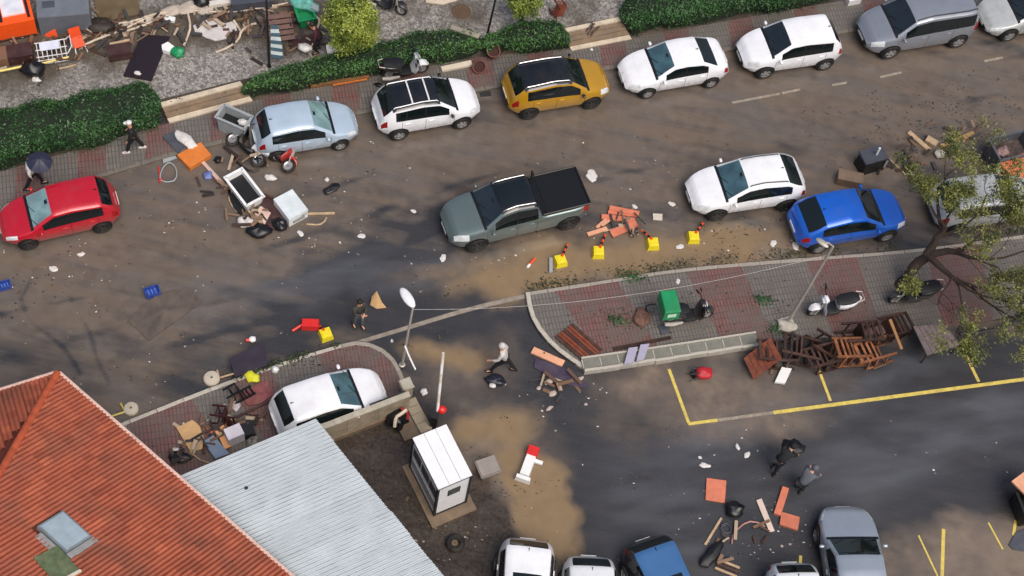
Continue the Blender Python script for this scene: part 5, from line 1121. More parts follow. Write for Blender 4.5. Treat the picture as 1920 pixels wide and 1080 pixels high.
# ------------------------------------------------------------------ motorbikes and scooters
def scooter(label, px, py, rz, c1, c2, seatm=BPLAST, lying=0.0, z=0.0, box=None, screen=False, name='scooter', cat='scooter', rev=False):
    t = thing(name, label, cat, P(px, py, z), rz, 'motorbikes and scooters'); 
    if lying: t.rotation_euler = (lying, 0, rz); t.location.z += .16
    t.scale = (1.02, 1.55, 1.1)
    rw = .25
    tm = MB()
    prof = [(rw-.05+.055*math.cos(a), .05*math.sin(a)) for a in np.linspace(0, 2*math.pi, 9)[:-1]]; tm.lathe(prof, 20, axis='y', closed=True); tme = tm.mesh('tyre', TYRE, True)
    rm = MB(); rm.lathe([(.03, .03), (rw*.55, .02), (rw*.66, .035), (rw*.66, -.035), (rw*.55, -.02), (.03, -.03)], 14, axis='y', closed=True); rme2 = rm.mesh('rim', RIM, True)
    for x in (.66, -.60): w_ = link('tyre', tme, t, Vector((x, 0, rw))); link('rim', rme2, w_)
    MB().loft([(.30, .14, .22, .30), (.12, .17, .20, .30), (-.15, .17, .20, .34), (-.30, .12, .24, .42)], 12, sq=.6).build('footboard', BPLAST, t, smooth=True)
    sh = MB(); sh.loft([(.22, .10, .24, .34), (.34, .21, .26, .50), (.42, .23, .40, .78), (.44, .17, .62, .93), (.42, .08, .86, .98)], 14).build('front_shield', c1, t, smooth=True)
    MB().loft([(.90, .03, .40, .45), (.82, .085, .46, .54), (.66, .095, .50, .60), (.50, .08, .44, .58)], 12).build('front_mudguard', c1, t, smooth=True)
    MB().tube([(.66, .08, rw), (.52, .06, .60), (.42, .0, .90)], .025, 6).build('fork', GALV, t); MB().tube([(.66, -.08, rw), (.52, -.06, .60), (.42, .0, .90)], .025, 6).build('fork', GALV, t)
    MB().loft([(-.16, .13, .34, .66), (-.35, .18, .40, .74), (-.62, .17, .48, .78), (-.85, .10, .58, .76), (-.98, .04, .64, .72)], 14).build('rear_cowl', c2, t, smooth=True)
    MB().loft([(-.06, .10, .68, .76), (-.22, .15, .70, .80), (-.48, .16, .72, .82), (-.66, .15, .76, .88), (-.84, .09, .78, .86)], 12).build('seat', seatm, t, smooth=True)
    MB().loft([(.52, .05, .84, .92), (.44, .11, .86, 1.02), (.34, .09, .88, 1.02)], 12).build('headlamp_cowl', c1, t, smooth=True); MB().ell((.52, 0, .90), (.03, .075, .045), 10, 6).build('headlight', LAMP, t, smooth=True)
    MB().tube([(.28, .34, .99), (.36, .22, 1.0), (.40, 0, .99), (.36, -.22, 1.0), (.28, -.34, .99)], .014, 6).build('handlebar', BPLAST, t, smooth=True)
    for s in (1, -1):
        MB().tube([(.29, s*.24, 1.0), (.26, s*.36, .985)], .022, 7).build('grip', BPLAST, t); m_ = MB(); m_.tube([(.36, s*.20, 1.0), (.36, s*.27, 1.14)], .008, 5); m_.ell((.36, s*.28, 1.17), (.02, .065, .045), 8, 6); m_.build('mirror', BPLAST, t, smooth=True)
    MB().ell((-.97, 0, .68), (.03, .07, .04), 8, 6).build('tail_light', TAIL, t, smooth=True); MB().tube([(-.25, -.17, .26), (-.62, -.20, .30), (-.92, -.20, .36)], [.03, .055, .05], 9).build('exhaust', GALV, t, smooth=True)
    MB().tube([(-.80, .14, .82), (-1.0, .10, .84), (-1.0, -.10, .84), (-.80, -.14, .82)], .015, 6).build('grab_rail', GALV, t)
    if screen: MB().loft([(.50, .13, .96, 1.02), (.44, .16, 1.0, 1.24), (.40, .12, 1.2, 1.36)], 10).build('windshield', M('scooter_screen', (150, 160, 164), .08, spec=1), t, smooth=True)
    if box:
        bx = MB().box((-.86, 0, 1.10), (.56, .56, .50), top=.96).build('delivery_box', box, t); MB().box((-.86, 0, 1.365), (.57, .57, .05), top=.9).build('lid', box, bx)
        for s in (1, -1): MB().box((-.86, s*.285, 1.12), (.3, .008, .18)).build('side_print', M('box_print', (196, 226, 206), .6), bx)
        MB().box((-.86, 0, .865), (.5, .4, .03)).build('rack', BPLAST, t)
    return t
SWH = paint('scooter_white', (226, 227, 230), 0, .1); SBK = paint('scooter_black', (18, 18, 20), 0, .08); SRD = paint('scooter_red', (196, 24, 24), 0, .1)
scooter('delivery motorbike with green box parked on the near pavement', 1287, 598, A(1240, 602, 1330, 592), SBK, SBK, box=GREENP, z=PZ, name='delivery_motorbike', cat='motorbike')
scooter('white scooter parked beside the leaning lamp post', 1555, 585, A(1600, 575, 1515, 588), SWH, SWH, z=PZ)
scooter('dark scooter under the leaning tree beside white scooter', 1706, 562, A(1750, 558, 1665, 570), SBK, SBK, z=PZ)
scooter('black and white scooter against the middle hedge', 758, 140, A(720, 146, 795, 134), SWH, SBK, z=PZ, screen=True)
scooter('fallen black and white scooter lying behind the ice-blue hatchback', 452, 296, A(475, 312, 426, 272), SBK, SWH, lying=R_(78))
scooter('red scooter knocked over below the rear of ice-blue hatchback', 505, 308, A(480, 286, 528, 320), SRD, SBK, lying=R_(-76))
scooter('dark motorbike at the top edge right of round tree', 722, 14, A(700, 4, 742, 22, TZ), SBK, SWH, z=TZ, name='motorbike', cat='motorbike')

# ------------------------------------------------------------------ traffic delineators and barriers
def delineator(label, px, py, tx, ty, post=True, rz=0.0, col=None):
    b = P(px, py); t = thing('traffic_delineator', label, 'delineator', b, 0, 'yellow block delineators')
    mb = MB(); mb.box((0, 0, .12), (.44, .44, .24), rz=rz, top=.82); mb.build('base_block', YELPL, t)
    MB().box((0, 0, .245), (.30, .30, .03), rz=rz, top=.8).build('base_top', YELPL, t)
    tip = P(tx, ty, .10)-b; s0 = tip.normalized()*.10+Vector((0, 0, .26)); n = 5
    for i in range(n):
        a, c = s0.lerp(tip, i/n), s0.lerp(tip, (i+1)/n); MB().tube([a, c], .045, 8).build('post_band', (ORPL, BPLAST)[i % 2], t)
    return t
delineator('yellow delineator block nearest the kerb corner, orange post tipped over', 1050, 492, 1064, 458, rz=.5)
delineator('second yellow delineator block, in front of the orange planks', 1121, 476, 1135, 440, rz=.2)
delineator('third yellow delineator block, right of the orange planks', 1223, 460, 1204, 432, rz=.3)
delineator('fourth yellow delineator block, below the white crossover nose', 1299, 448, 1318, 418, rz=.25)
delineator('yellow delineator block lying by red barrier pieces in road', 611, 630, 594, 606, rz=.6)
t = thing('road_barrier', 'broken red plastic barrier beside a yellow block in the road', 'barrier', P(582, 612))
MB().box((0, 0, .14), (.62, .34, .26), rz=.2, top=.9).build('barrier_body', REDPL, t); q = P(548, 622)-P(582, 612); MB().tube([(-.2, 0, .15), q+Vector((0, 0, .06))], .055, 8).build('barrier_post', REDPL, t)
t = thing('traffic_post', 'red and white traffic post fallen on the dark board', 'traffic post', P(470, 640)); q = P(452, 640)-P(470, 640)
MB().tube([(0, 0, .07), q*.5+Vector((0, 0, .1))], .06, 8).build('red_band', REDPL, t); MB().ell((.05, .04, .1), (.13, .12, .10), 10, 6).build('white_cap', WPLAST, t, smooth=True)
t = thing('traffic_post', 'orange traffic post lying by the muddy kerb corner', 'traffic post', P(993, 497)); MB().tube([(0, 0, .06), P(1003, 486)-P(993, 497)+Vector((0, 0, .06))], .05, 8).build('red_band', ORPL, t); MB().tube([(0, 0, .05), P(988, 503)-P(993, 497)+Vector((0, 0, .05))], .05, 8).build('white_band', WPLAST, t)
plank('sign_post', 'pale grey post fallen beside the first yellow delineator block', 'post', (1032, 485), (1033, 512), .12, .08, GPLAST, .02)
t = thing('fallen_bollard', 'white traffic bollard with red top lying on tan mud', 'bollard', P(990, 872), A(980, 900, 1000, 845)); Lb = (P(978, 902)-P(1004, 840)).length
MB().box((-.1, 0, .14), (Lb*.66, .36, .26), top=.86).build('white_body', WPLAST, t); MB().box((Lb*.33, 0, .15), (Lb*.30, .40, .28), top=.88).build('red_top', REDPL, t); MB().box((-Lb*.46, 0, .15), (.14, .52, .28), top=.9).build('foot', WPLAST, t); MB().box((Lb*.14, -.30, .1), (.12, .28, .10)).build('side_lug', WPLAST, t)
# car park boom barrier
b = P(812, 800); t = thing('boom_barrier', 'raised white boom barrier with red lamp beside guard booth', 'barrier', b)
MB().box((0, 0, .45), (.22, .26, .9)).build('cabinet', BPLAST, t); MB().box((0, 0, .93), (.26, .30, .06)).build('cabinet_lid', BPLAST, t)
a0 = P(820, 772, .9)-b; a1 = P(831, 662, 3.4)-b
for i in range(6): MB().tube([a0.lerp(a1, i/6), a0.lerp(a1, (i+1)/6)], .05, 7).build('boom_section', WPLAST if i % 2 == 0 else M('boom_cream', (214, 204, 186), .5, dirt=.3), t)
MB().ell(P(828, 768, .95)-b, (.17, .15, .14), 12, 8).build('red_lamp', REDPL, t, smooth=True); MB().box(P(815, 782, .3)-b, (.16, .1, .5)).build('control_box', GPLAST, t)
pipe('sign_bar', 'thin white bar leaning across lamp post by gate pier', 'bar', [(759, 648), (768, 670), (779, 693)], .03, WPLAST, zs=[1.5, 1.3, 1.1], sm=0)

# ------------------------------------------------------------------ planks and boards
k = 0
for a, b_, w_, z, lab in [((1142, 390), (1198, 402), .20, .10, 'topmost terracotta plank of the heap beside the pickup'), ((1140, 399), (1196, 404), .18, .05, 'second terracotta plank down in the heap beside the pickup'), ((1128, 407), (1190, 414), .20, .04, 'third terracotta plank down in the heap beside the pickup'), ((1146, 440), (1193, 419), .30, .06, 'wide terracotta board at the front of the plank heap'), ((1118, 428), (1137, 412), .10, .03, 'short pale plank at the left of the terracotta heap'), ((1102, 441), (1138, 429), .16, .03, 'pale end plank nearest the yellow delineator blocks'), ((1128, 424), (1142, 414), .08, .07, 'thin pale stick crossing the terracotta plank heap')]:
    plank('plank', lab, 'plank', a, b_, w_, .06, PEACH if 'pale' in lab else TERRA, z, group='orange planks')
plank('plank', 'pink and white plank lying off the pavement corner', 'plank', (998, 657), (1056, 683), .26, .08, PEACH, .02, group='orange planks')
board('roof_board', 'square terracotta board lying in the car park', 'board', [(1325, 896), (1362, 901), (1359, 943), (1323, 937)], TERRA, .06, .05, group='orange planks')
plank('plank', 'narrow terracotta plank beside the crouching person', 'plank', (1472, 916), (1456, 967), .24, .12, TERRA, 0, group='orange planks'); plank('plank', 'short terracotta block below the narrow terracotta plank', 'block', (1462, 974), (1496, 984), .46, .12, TERRA, 0, group='orange planks')
plank('plank', 'pale plank standing alone between terracotta boards', 'plank', (1422, 938), (1447, 998), .2, .06, M('pale_pink_wood', (206, 186, 172), .6, var=.12, dirt=.2), .01, group='orange planks')
board('salmon_board', 'orange board corner cut by the right edge', 'board', [(1897, 902), (1935, 874), (1990, 915), (1940, 945)], PEACH, 1.1, .08); openbox('dark_crate', 'black open crate under the orange board at right edge', 'crate', 1925, 960, (1.1, 1.0, .9), .4, BPLAST, BPLAST)
board('dark_sheet', 'dark grey sheet on the ground at lower right edge', 'sheet', [(1905, 998), (1940, 985), (1960, 1040), (1900, 1030), (1892, 1022)], DGREY, .06, .04)
# slatted wooden panel on the near pavement
c = P(1086, 641, PZ); pal = thing('wooden_pallet', 'brown slatted wooden panel lying on the pavement corner', 'pallet', c, 0)
q0, q1, q2, q3 = [P(x, y, PZ+.09)-c for x, y in ((1075, 605), (1130, 655), (1098, 681), (1040, 632))]
for i in range(7):
    u0, u1 = i/7+.012, (i+1)/7-.012; a0, a1 = q0.lerp(q3, u0), q1.lerp(q2, u0); b0_, b1_ = q0.lerp(q3, u1), q1.lerp(q2, u1); dz = Vector((0, 0, -.03-.012*(i % 2)))
    MB().add([a0+dz, a1+dz, b1_+dz, b0_+dz, a0, a1, b1_, b0_], [(3, 2, 1, 0), (4, 5, 6, 7), (0, 1, 5, 4), (1, 2, 6, 5), (2, 3, 7, 6), (3, 0, 4, 7)]).build('slat', (WOODR, WOODD)[i % 3 == 0], pal)
for u in (.15, .5, .85):
    a, b_ = q0.lerp(q1, u), q3.lerp(q2, u); MB().tube([a-Vector((0, 0, .06)), b_-Vector((0, 0, .06))], .025, 4).build('batten', WOODD, pal)
plank('plank', 'long thin dark plank on the pavement behind the retaining wall', 'plank', (1150, 655), (1258, 634), .12, .06, WOODD, PZ); 
board('paving_slab', 'left of two grey slabs leaning on the retaining wall', 'slab', [(1179, 652), (1196, 650), (1188, 679), (1170, 683)], LAV, .38, .06); board('paving_slab', 'right of two grey slabs leaning on the retaining wall', 'slab', [(1201, 646), (1218, 644), (1208, 673), (1193, 678)], LAV, .38, .06)
board('purple_sheet', 'dark purple sheet lying in water off the pavement corner', 'sheet', [(1004, 672), (1060, 690), (1105, 722), (1096, 728), (1050, 718), (1001, 688)], M('purple_sheet', (64, 54, 72), .4, var=.2, dirt=.25), .05, .03)
for i, (x, y, r, s) in enumerate([(1030, 716, .14, 1.5), (1036, 738, .12, 1.3), (1010, 728, .08, 1.2), (1030, 766, .09, 1.6), (1098, 758, .06, 1), (1086, 712, .10, 2)]): crumple('rubble_piece', ['crumpled pale rag at the end of the purple sheet', 'second pale rag below the purple sheet', 'small pale lump left of the pale rags', 'white scrap farthest below the purple sheet', 'small white cup off the purple sheet tip', 'pale torn strip beside the purple sheet'][i], 'rubble', x, y, r, M('pale_rag', (176, 160, 150), .7, dirt=.4), 0, .4, 30+i, s, .8)
board('tray', 'dark blue board corner sticking out of the tan mud', 'board', [(1225, 400), (1241, 402), (1240, 413), (1226, 412)], M('cream_tile', (200, 190, 174), .6), .05, .03) if False else board('floor_tile', 'small cream tile lying right of the terracotta planks', 'tile', [(1224, 400), (1242, 401), (1242, 413), (1225, 412)], M('cream_tile', (196, 186, 170), .6, dirt=.2), .05, .03)
# debris at the ice-blue car
openbox('waste_container', 'grey waste container with open top behind the ice-blue hatchback', 'container', 441, 247, (1.12, .62, .95), A(416, 212, 462, 232), GPLAST, BPLAST); crumple('rubbish_bag', 'white rubbish bag inside the grey waste container', 'bag', 457, 232, .17, BAGW, .68, .6, 3, 1.3)
board('orange_cabinet', 'orange wooden cabinet lid beside the kerb', 'cabinet', [(332, 290), (376, 266), (396, 290), (356, 315)], ORNG, .22, .20); board('grey_sheet', 'dark grey sheet between white cloth and orange cabinet', 'sheet', [(304, 256), (324, 246), (352, 268), (334, 287)], DGREY, PZ+.06, .05); board('grey_sheet', 'pale grey board lying against the kerb left of orange cabinet', 'sheet', [(304, 288), (320, 282), (332, 296), (306, 306)], GPLAST, .06, .04)
crumple('white_cloth', 'white cloth draped over boards left of the grey container', 'cloth', 345, 262, .30, BAGW, PZ+.05, .35, 5, 1.9, A(328, 245, 362, 272))
pipe('bent_hoop', 'bent grey metal hoop in the road near orange cabinet', 'hoop', [(300, 335), (302, 320), (312, 306), (322, 305), (332, 318), (330, 338), (313, 342), (302, 338)], .025, GPLAST, z=.05); pipe('red_bracket', 'thin red bracket lying by the bent hoop', 'bracket', [(297, 312), (300, 330), (298, 345), (303, 334)], .025, REDPL, z=.04)
plank('plank', 'long pinkish pole between orange cabinet and black box', 'plank', (378, 303), (434, 364), .13, .08, M('pink_pole', (196, 166, 150), .6, dirt=.2), .02)
openbox('open_cabinet', 'open white cabinet with black inside lying in the road', 'cabinet', 459, 366, (1.40, .70, .55), A(434, 334, 474, 386), WPLAST, BPLAST); 
board('board_piece', 'pale pink board between open cabinet and brown wreck', 'board', [(477, 400), (489, 386), (508, 399), (496, 421)], M('pink_board', (206, 176, 162), .6, dirt=.15), .17, .06); board('board_piece', 'torn maroon board beside the white freezer', 'board', [(490, 376), (505, 366), (534, 392), (533, 412), (512, 430), (498, 420)], MAROON, .16, .10)
fz = thing('chest_freezer', 'white chest freezer lying in the street', 'freezer', P(546, 398), A(540, 397, 575, 378)); fl = (P(540, 397, .5)-P(575, 378, .5)).length; fwd = (P(540, 397, .5)-P(513, 358, .5)).length
MB().box((0, fwd*.02, .23), (fl, fwd, .44)).build('cabinet', WPLAST, fz); MB().box((0, fwd*.02, .48), (fl+.03, fwd+.03, .07), top=.97).build('lid', M('freezer_lid', (206, 214, 216), .4, dirt=.1), fz); MB().box((0, -fwd*.5+.0, .22), (fl*.6, .03, .16)).build('grille', GPLAST, fz); MB().box((fl*.3, -fwd*.49, .36), (.2, .06, .05)).build('handle', GPLAST, fz)
crumple('rubbish_bag', 'white bag at the lower end of the open cabinet', 'bag', 462, 418, .26, BAGW, 0, .5, 8, 1.3); plank('plank', 'long pale lath below the pink board', 'plank', (466, 396), (498, 428), .07, .04, WOODP, .17); pipe('frame_loop', 'bent beige frame left of the open cabinet', 'frame', [(430, 368), (444, 380), (452, 396), (448, 400), (436, 388), (429, 374), (430, 368)], .03, WOODP, z=.06)
plank('plank', 'upper brown lath right of the chest freezer', 'plank', (576, 402), (628, 401), .09, .05, WOODP, .01); pipe('bent_lath', 'bent brown lath right of chest freezer', 'lath', [(575, 420), (598, 422), (608, 416), (612, 408)], .035, WOODP, z=.03)
crumple('plastic_bag', 'blue and white plastic bag beside the pink pole', 'bag', 390, 331, .17, M('blue_bag', (96, 110, 160), .5, var=.4, scale=5), 0, .5, 12); crumple('rubbish_bag', 'small black lump near orange cabinet', 'bag', 409, 301, .15, BAGB, 0, .5, 13); crumple('plastic_bag', 'white and green plastic bag below the fallen scooters', 'bag', 506, 334, .16, BAGW, 0, .5, 14, 1.5)
crumple('twisted_metal', 'twisted dark scrap in the road right of the freezer', 'scrap', 622, 355, .22, BAGB, 0, .3, 15, 1.8, .8); crumple('plastic_bag', 'white round bag in the road above the twisted scrap', 'bag', 613, 338, .09, BAGW, 0, .6, 16)
# lower left heap on the pavement
board('dark_board', 'large dark purple board tipped over the kerb', 'board', [(430, 672), (493, 641), (502, 684), (441, 707)], PURP, zs=[.3, .3, .25, .25], th=.06)
def ring_base(label, px, py, r):
    t = tag(MB().lathe([(.045, .04), (r, .03), (r*1.02, .0), (r*1.02, .09), (r*.9, .13), (.06, .17), (.045, .17), (.045, .04)], 22).build('parasol_base', M('pale_concrete', (186, 176, 158), .75, var=.12, bump=.3, dirt=.3), None, P(px, py), smooth=True), label, 'parasol base')
ring_base('round pale concrete base with hole by the dark purple board', 397, 711, .27); ring_base('round pale concrete base with hole at roof corner', 246, 768, .24)
pipe('yellow_barrier', 'bent yellow metal frame by the round base at the roof corner', 'frame', [(204, 782), (234, 772), (226, 756)], .04, M('yellow_metal', (200, 178, 92), .5, dirt=.25), z=.08, sm=0); pipe('pale_bar', 'pale angled bar between round base and dark purple board', 'bar', [(407, 694), (412, 708), (440, 700)], .035, WOODP, z=.1, sm=0)
crumple('yellow_jacket', 'crumpled yellow vest on the kerb by dark purple board', 'vest', 473, 708, .22, M('hi_vis_yellow', (206, 204, 40), .6, var=.15), PZ, .45, 21, 1.2); crumple('globe', 'white round lamp globe on the grey paving', 'globe', 516, 695, .13, WPLAST, PZ, .95, 22)
def chair(label, px, py, rz, rx, ry, mat, z=0.0, group=None, seatmat=None, arms=True, zoff=0.0, csc=1.0):
    t = thing('chair', label, 'chair', P(px, py, z)+Vector((0, 0, zoff)), rz, group); t.rotation_euler = (rx, ry, rz); t.scale = (csc,)*3
    for sx in (1, -1):
        for sy in (1, -1):
            h = .44 if sx > 0 else .88; MB().box((sx*.21, sy*.22, h/2), (.048, .048, h), ry=(0 if sx > 0 else -.06)).build('leg', mat, t)
    MB().box((0, 0, .445), (.47, .48, .04)).build('seat', seatmat or mat, t)
    for sy in (1, -1):
        MB().box((0, sy*.22, .20), (.40, .03, .035)).build('stretcher', mat, t)
        if arms: MB().box((-.01, sy*.235, .65), (.48, .05, .035)).build('armrest', mat, t); MB().box((.19, sy*.235, .55), (.04, .04, .19)).build('arm_post', mat, t)
    MB().box((.21, 0, .20), (.03, .42, .035)).build('stretcher', mat, t)
    for i, zz in enumerate((.55, .67, .82)): MB().box((-.225-.02*i, 0, zz), (.03, .42, .07 if i == 2 else .05)).build('back_slat', mat, t)
    return t
chair('black chair overturned on the pavement above dark red chair', 427, 752, 2.2, 1.3, .3, BPLAST, PZ, arms=False, zoff=.22); chair('dark red chair overturned on the pavement by beige cardboard', 398, 782, 1.6, 1.4, .2, M('dark_red_lacquer', (58, 18, 18), .4), PZ, arms=False, zoff=.22)
board('cardboard_sheet', 'beige cardboard sheet in the pavement heap', 'cardboard', [(331, 802), (360, 787), (374, 797), (382, 822), (379, 841), (358, 848), (345, 826)], BEIGE, PZ+.09, .06); board('board_piece', 'peach board in the middle of the pavement heap', 'board', [(398, 802), (420, 796), (427, 820), (434, 836), (421, 842), (412, 822)], M('peach_ply', (222, 160, 106), .65, dirt=.12), PZ+.12, .05); board('board_piece', 'pinkish board under the dark red chair', 'board', [(386, 803), (418, 791), (423, 800), (396, 812)], TERRA, PZ+.06, .05)
board('blue_grey_panel', 'blue grey panel in the heap next to the metal shed', 'panel', [(380, 828), (400, 816), (430, 850), (404, 860)], M('blue_grey', (120, 136, 158), .5, dirt=.12), PZ+.15, .05); obox('white_box', 'white box with lavender side in the pavement heap', 'box', 440, 822, (.55, .42, .55), A(424, 812, 452, 800), M('white_lavender', (214, 208, 216), .5, dirt=.1), PZ); obox('black_box', 'black box beside the white box in heap', 'box', 464, 812, (.45, .45, .35), .5, BPLAST, PZ)
plank('plank', 'long dark pole slanting across the pavement heap', 'pole', (384, 812), (512, 750), .08, .06, MAROON, .26); crumple('rubbish_bag', 'white and black bag under the shed edge in heap', 'bag', 474, 830, .2, M('mixed_bag', (130, 126, 118), .6, var=.6, scale=8), PZ, .5, 25); crumple('rubbish_bag', 'black scrap lying between the heap and tiled roof', 'scrap', 338, 858, .24, BAGB, PZ, .4, 26, 1.4); crumple('white_cloth', 'white scrap beside black scrap near tiled roof', 'cloth', 333, 846, .12, BAGW, PZ, .5, 27, 1.6); pipe('pale_lath', 'pale lath under the beige cardboard', 'lath', [(356, 848), (375, 862), (392, 868)], .025, WOODP, z=PZ+.04, sm=0)
board('red_mat', 'crumpled pink red mat on the kerb behind white hatchback', 'mat', [(450, 742), (478, 722), (502, 712), (512, 740), (490, 756), (466, 760)], M('red_mat', (126, 66, 68), .7, var=.3, scale=6, dirt=.4), PZ+.07, .05); crumple('rag', 'grey white rag beside the black overturned chair', 'rag', 443, 762, .18, M('grey_rag', (176, 168, 170), .7, var=.3, scale=8), PZ, .4, 28)
# tan cardboard cone, blue crates, mud covered board
t = MB(); pp = [P(x, y, zz) for x, y, zz in ((706, 546, .5), (697, 556, .25), (694, 572, .05), (706, 579, .05), (724, 577, .03), (715, 566, .25))]; cc = pp[0].copy(); cc.z = 0
t.add([p-cc for p in pp]+[p-cc+Vector((.015, .02, -.03)) for p in pp], [(0, 1, 2, 3), (0, 3, 4, 5), (9, 8, 7, 6), (11, 10, 9, 6), (0, 6, 7, 1), (1, 7, 8, 2), (2, 8, 9, 3), (3, 9, 10, 4), (4, 10, 11, 5), (5, 11, 6, 0)]); tag(t.build('cardboard_cone', BEIGE, None, cc), 'folded tan cardboard standing in the road near the person with folded arms', 'cardboard')
def crate(label, px, py, rz, s=1.0):
    t = thing('plastic_crate', label, 'crate', P(px, py), rz, 'blue crates'); MB().box((0, 0, .02), (.5*s, .34*s, .03)).build('base', BLUEPL, t)
    for sy in (1, -1): MB().box((0, sy*.165*s, .11), (.5*s, .025, .2)).build('side', BLUEPL, t)
    for sx in (1, -1): MB().box((sx*.24*s, 0, .11), (.025, .30*s, .2)).build('end', BLUEPL, t)
    for i in (-1, 0, 1): MB().box((i*.12*s, 0, .045), (.03, .30*s, .02)).build('rib', M('blue_rib', (96, 130, 196), .5), t)
crate('blue plastic crate on the mud-covered board', 286, 550, A(270, 556, 300, 546)); crate('blue plastic crate at the left photo edge', 10, 538, A(0, 540, 20, 534), .8)
board('mud_board', 'large thin board covered in mud below the blue crate', 'board', [(239, 600), (300, 548), (355, 540), (378, 566), (279, 639)], M('mud_covered_board', (84, 74, 67), .55, var=.3, scale=3, dirt=.6), .035, .05)
# things in the lower yard
b = P(853, 1020); t = thing('loose_tyre', 'black tyre lying flat in the mud below guard booth', 'tyre', b); MB().lathe([(.22+.1*math.cos(a), .11+.1*math.sin(a)) for a in np.linspace(0, 2*math.pi, 13)[:-1]], 24, closed=True).build('tyre', TYRE, t, smooth=True); MB().lathe([(.02, .07), (.1, .06), (.15, .05)], 16).build('mud_inside', CONCM, t)
t = openbox('grey_bin', 'grey bin lid and box tipped beside the guard booth', 'bin', 913, 884, (.62, .55, .40), A(890, 872, 920, 862), M('dull_grey_plastic', (128, 120, 114), .6, dirt=.3), M('dull_lid', (142, 134, 128), .6, dirt=.3)); MB().box((0, .02, .42), (.64, .58, .05)).build('lid', M('dull_lid', (142, 134, 128), .6, dirt=.3), t)
crumple('rubbish_bag', 'black bag with red rim against the concrete wall', 'bag', 744, 792, .38, BAGB, 0, .8, 41); pipe('bent_pipe', 'bent beige pipe on the black bag at the wall', 'pipe', [(740, 800), (742, 782), (752, 776), (762, 768)], .06, M('beige_pipe', (206, 190, 170), .6), zs=[.4, .7, .75, .75]); pipe('red_hose', 'short red hose around the black bag at wall', 'hose', [(752, 765), (765, 772), (763, 786)], .05, M('dark_red_hose', (150, 30, 36), .5), zs=[.7, .7, .5])
crumple('rubbish_bag', 'dark bag on the ground in front of person in hoodie', 'bag', 930, 716, .26, M('navy_bag', (30, 30, 42), .4), 0, .45, 42, 1.4); crumple('plastic_bag', 'left white scrap beside the dark bag at entrance', 'scrap', 923, 724, .10, BAGW, .08, .6, 43, 1.3); crumple('plastic_bag', 'right white scrap beside the dark bag at entrance', 'scrap', 945, 720, .08, BAGW, 0, .6, 44)
crumple('plastic_bag', 'white bag on the ground right of gate pier', 'bag', 795, 736, .13, BAGW, 0, .6, 45)
# overturned red chair, chairs row, tables
t = thing('stool', 'red padded stool tipped over with dark legs at the bay line', 'stool', P(1312, 706), .3); mb = MB(); mb.ell((.10, 0, .26), (.30, .22, .17), 16, 10, sq=.8); V = np.array(mb.v); V = V*(1+.5*(fbm(V[:, 0:1]*5+3, V[:, 1:2]*5+V[:, 2:3]*4, 5, 3)-.5)); mb.v = [tuple(q) for q in V]; mb.build('seat', M('red_seat', (176, 28, 40), .55, var=.2), t, smooth=True, sharp=0); MB().box((-.15, .05, .16), (.34, .3, .22), rz=.5, top=.8).build('base', BPLAST, t)
for i in range(4):
    a = 1.57*i+.4; MB().tube([(0, .1*math.cos(a), .28+.1*math.sin(a)), (-.45, .26*math.cos(a), .25+.2*math.sin(a))], .022, 6).build('leg', BPLAST, t)
row = A(1470, 652, 1690, 632)
ordn = ['first', 'second', 'third', 'fourth', 'fifth', 'sixth']
for i, (px, py) in enumerate([(1486, 676), (1528, 674), (1572, 672), (1618, 668), (1664, 662)]):
    chair('%s dark wooden chair from the orange tabletop in the overturned row' % ordn[i], px, py, row+random.uniform(-.28, .28)+math.pi, random.uniform(-.2, .2), R_(88)+random.uniform(-.3, .3), WOODD if i < 3 else M('brown_wet_wood', (124, 78, 50), .45, var=.35, scale=7, rand=.4), 0, 'overturned dark wooden chairs', zoff=.40, csc=1.62)
    
for i, (px, py) in enumerate([(1510, 652), (1568, 646), (1636, 636)]): chair('%s chair of the upper overturned row, counted from lamp post' % ordn[i], px, py, row+random.uniform(-.35, .35), random.uniform(-.25, .25), R_(92)+random.uniform(-.4, .4), WOODD, 0, 'overturned dark wooden chairs', zoff=.60, csc=1.62)
def table(label, pix, zs, mat, legm, name='table', leglen=.7):
    pts = [P(x, y, zz) for (x, y), zz in zip(pix, zs)]; c = sum(pts, Vector())/4; c.z = 0; t = thing(name, label, 'table', c); e = (pts[1]-pts[0]).cross(pts[3]-pts[0]).normalized(); e = e if e.z > 0 else -e
    nb_ = 6
    for i in range(nb_):
        u0, u1 = i/nb_+.006, (i+1)/nb_-.006; q = [pts[0].lerp(pts[1], u0), pts[0].lerp(pts[1], u1), pts[3].lerp(pts[2], u1), pts[3].lerp(pts[2], u0)]; q = [p-c for p in q]; MB().add([p-e*.04 for p in q]+q, [(3, 2, 1, 0), (4, 5, 6, 7), (0, 1, 5, 4), (1, 2, 6, 5), (2, 3, 7, 6), (3, 0, 4, 7)]).build('top_board', mat, t)
    m_ = (pts[0]+pts[1]+pts[2]+pts[3])/4
    for p in pts: a = p.lerp(m_, .1)-c; MB().tube([a-e*.04, a-e*leglen], .035, 6).build('leg', legm, t)
    return t
table('orange brown wooden table tipped up against the retaining wall', [(1394, 672), (1445, 632), (1466, 672), (1413, 712)], [.35, .95, .85, .2], WOODR, WOODD, leglen=.35); table('dark grey-brown wooden table standing right of the overturned chairs', [(1712, 612), (1768, 606), (1802, 646), (1738, 666)], [.74]*4, M('grey_wet_wood', (122, 108, 106), .3, var=.2, scale=5), WOODD)
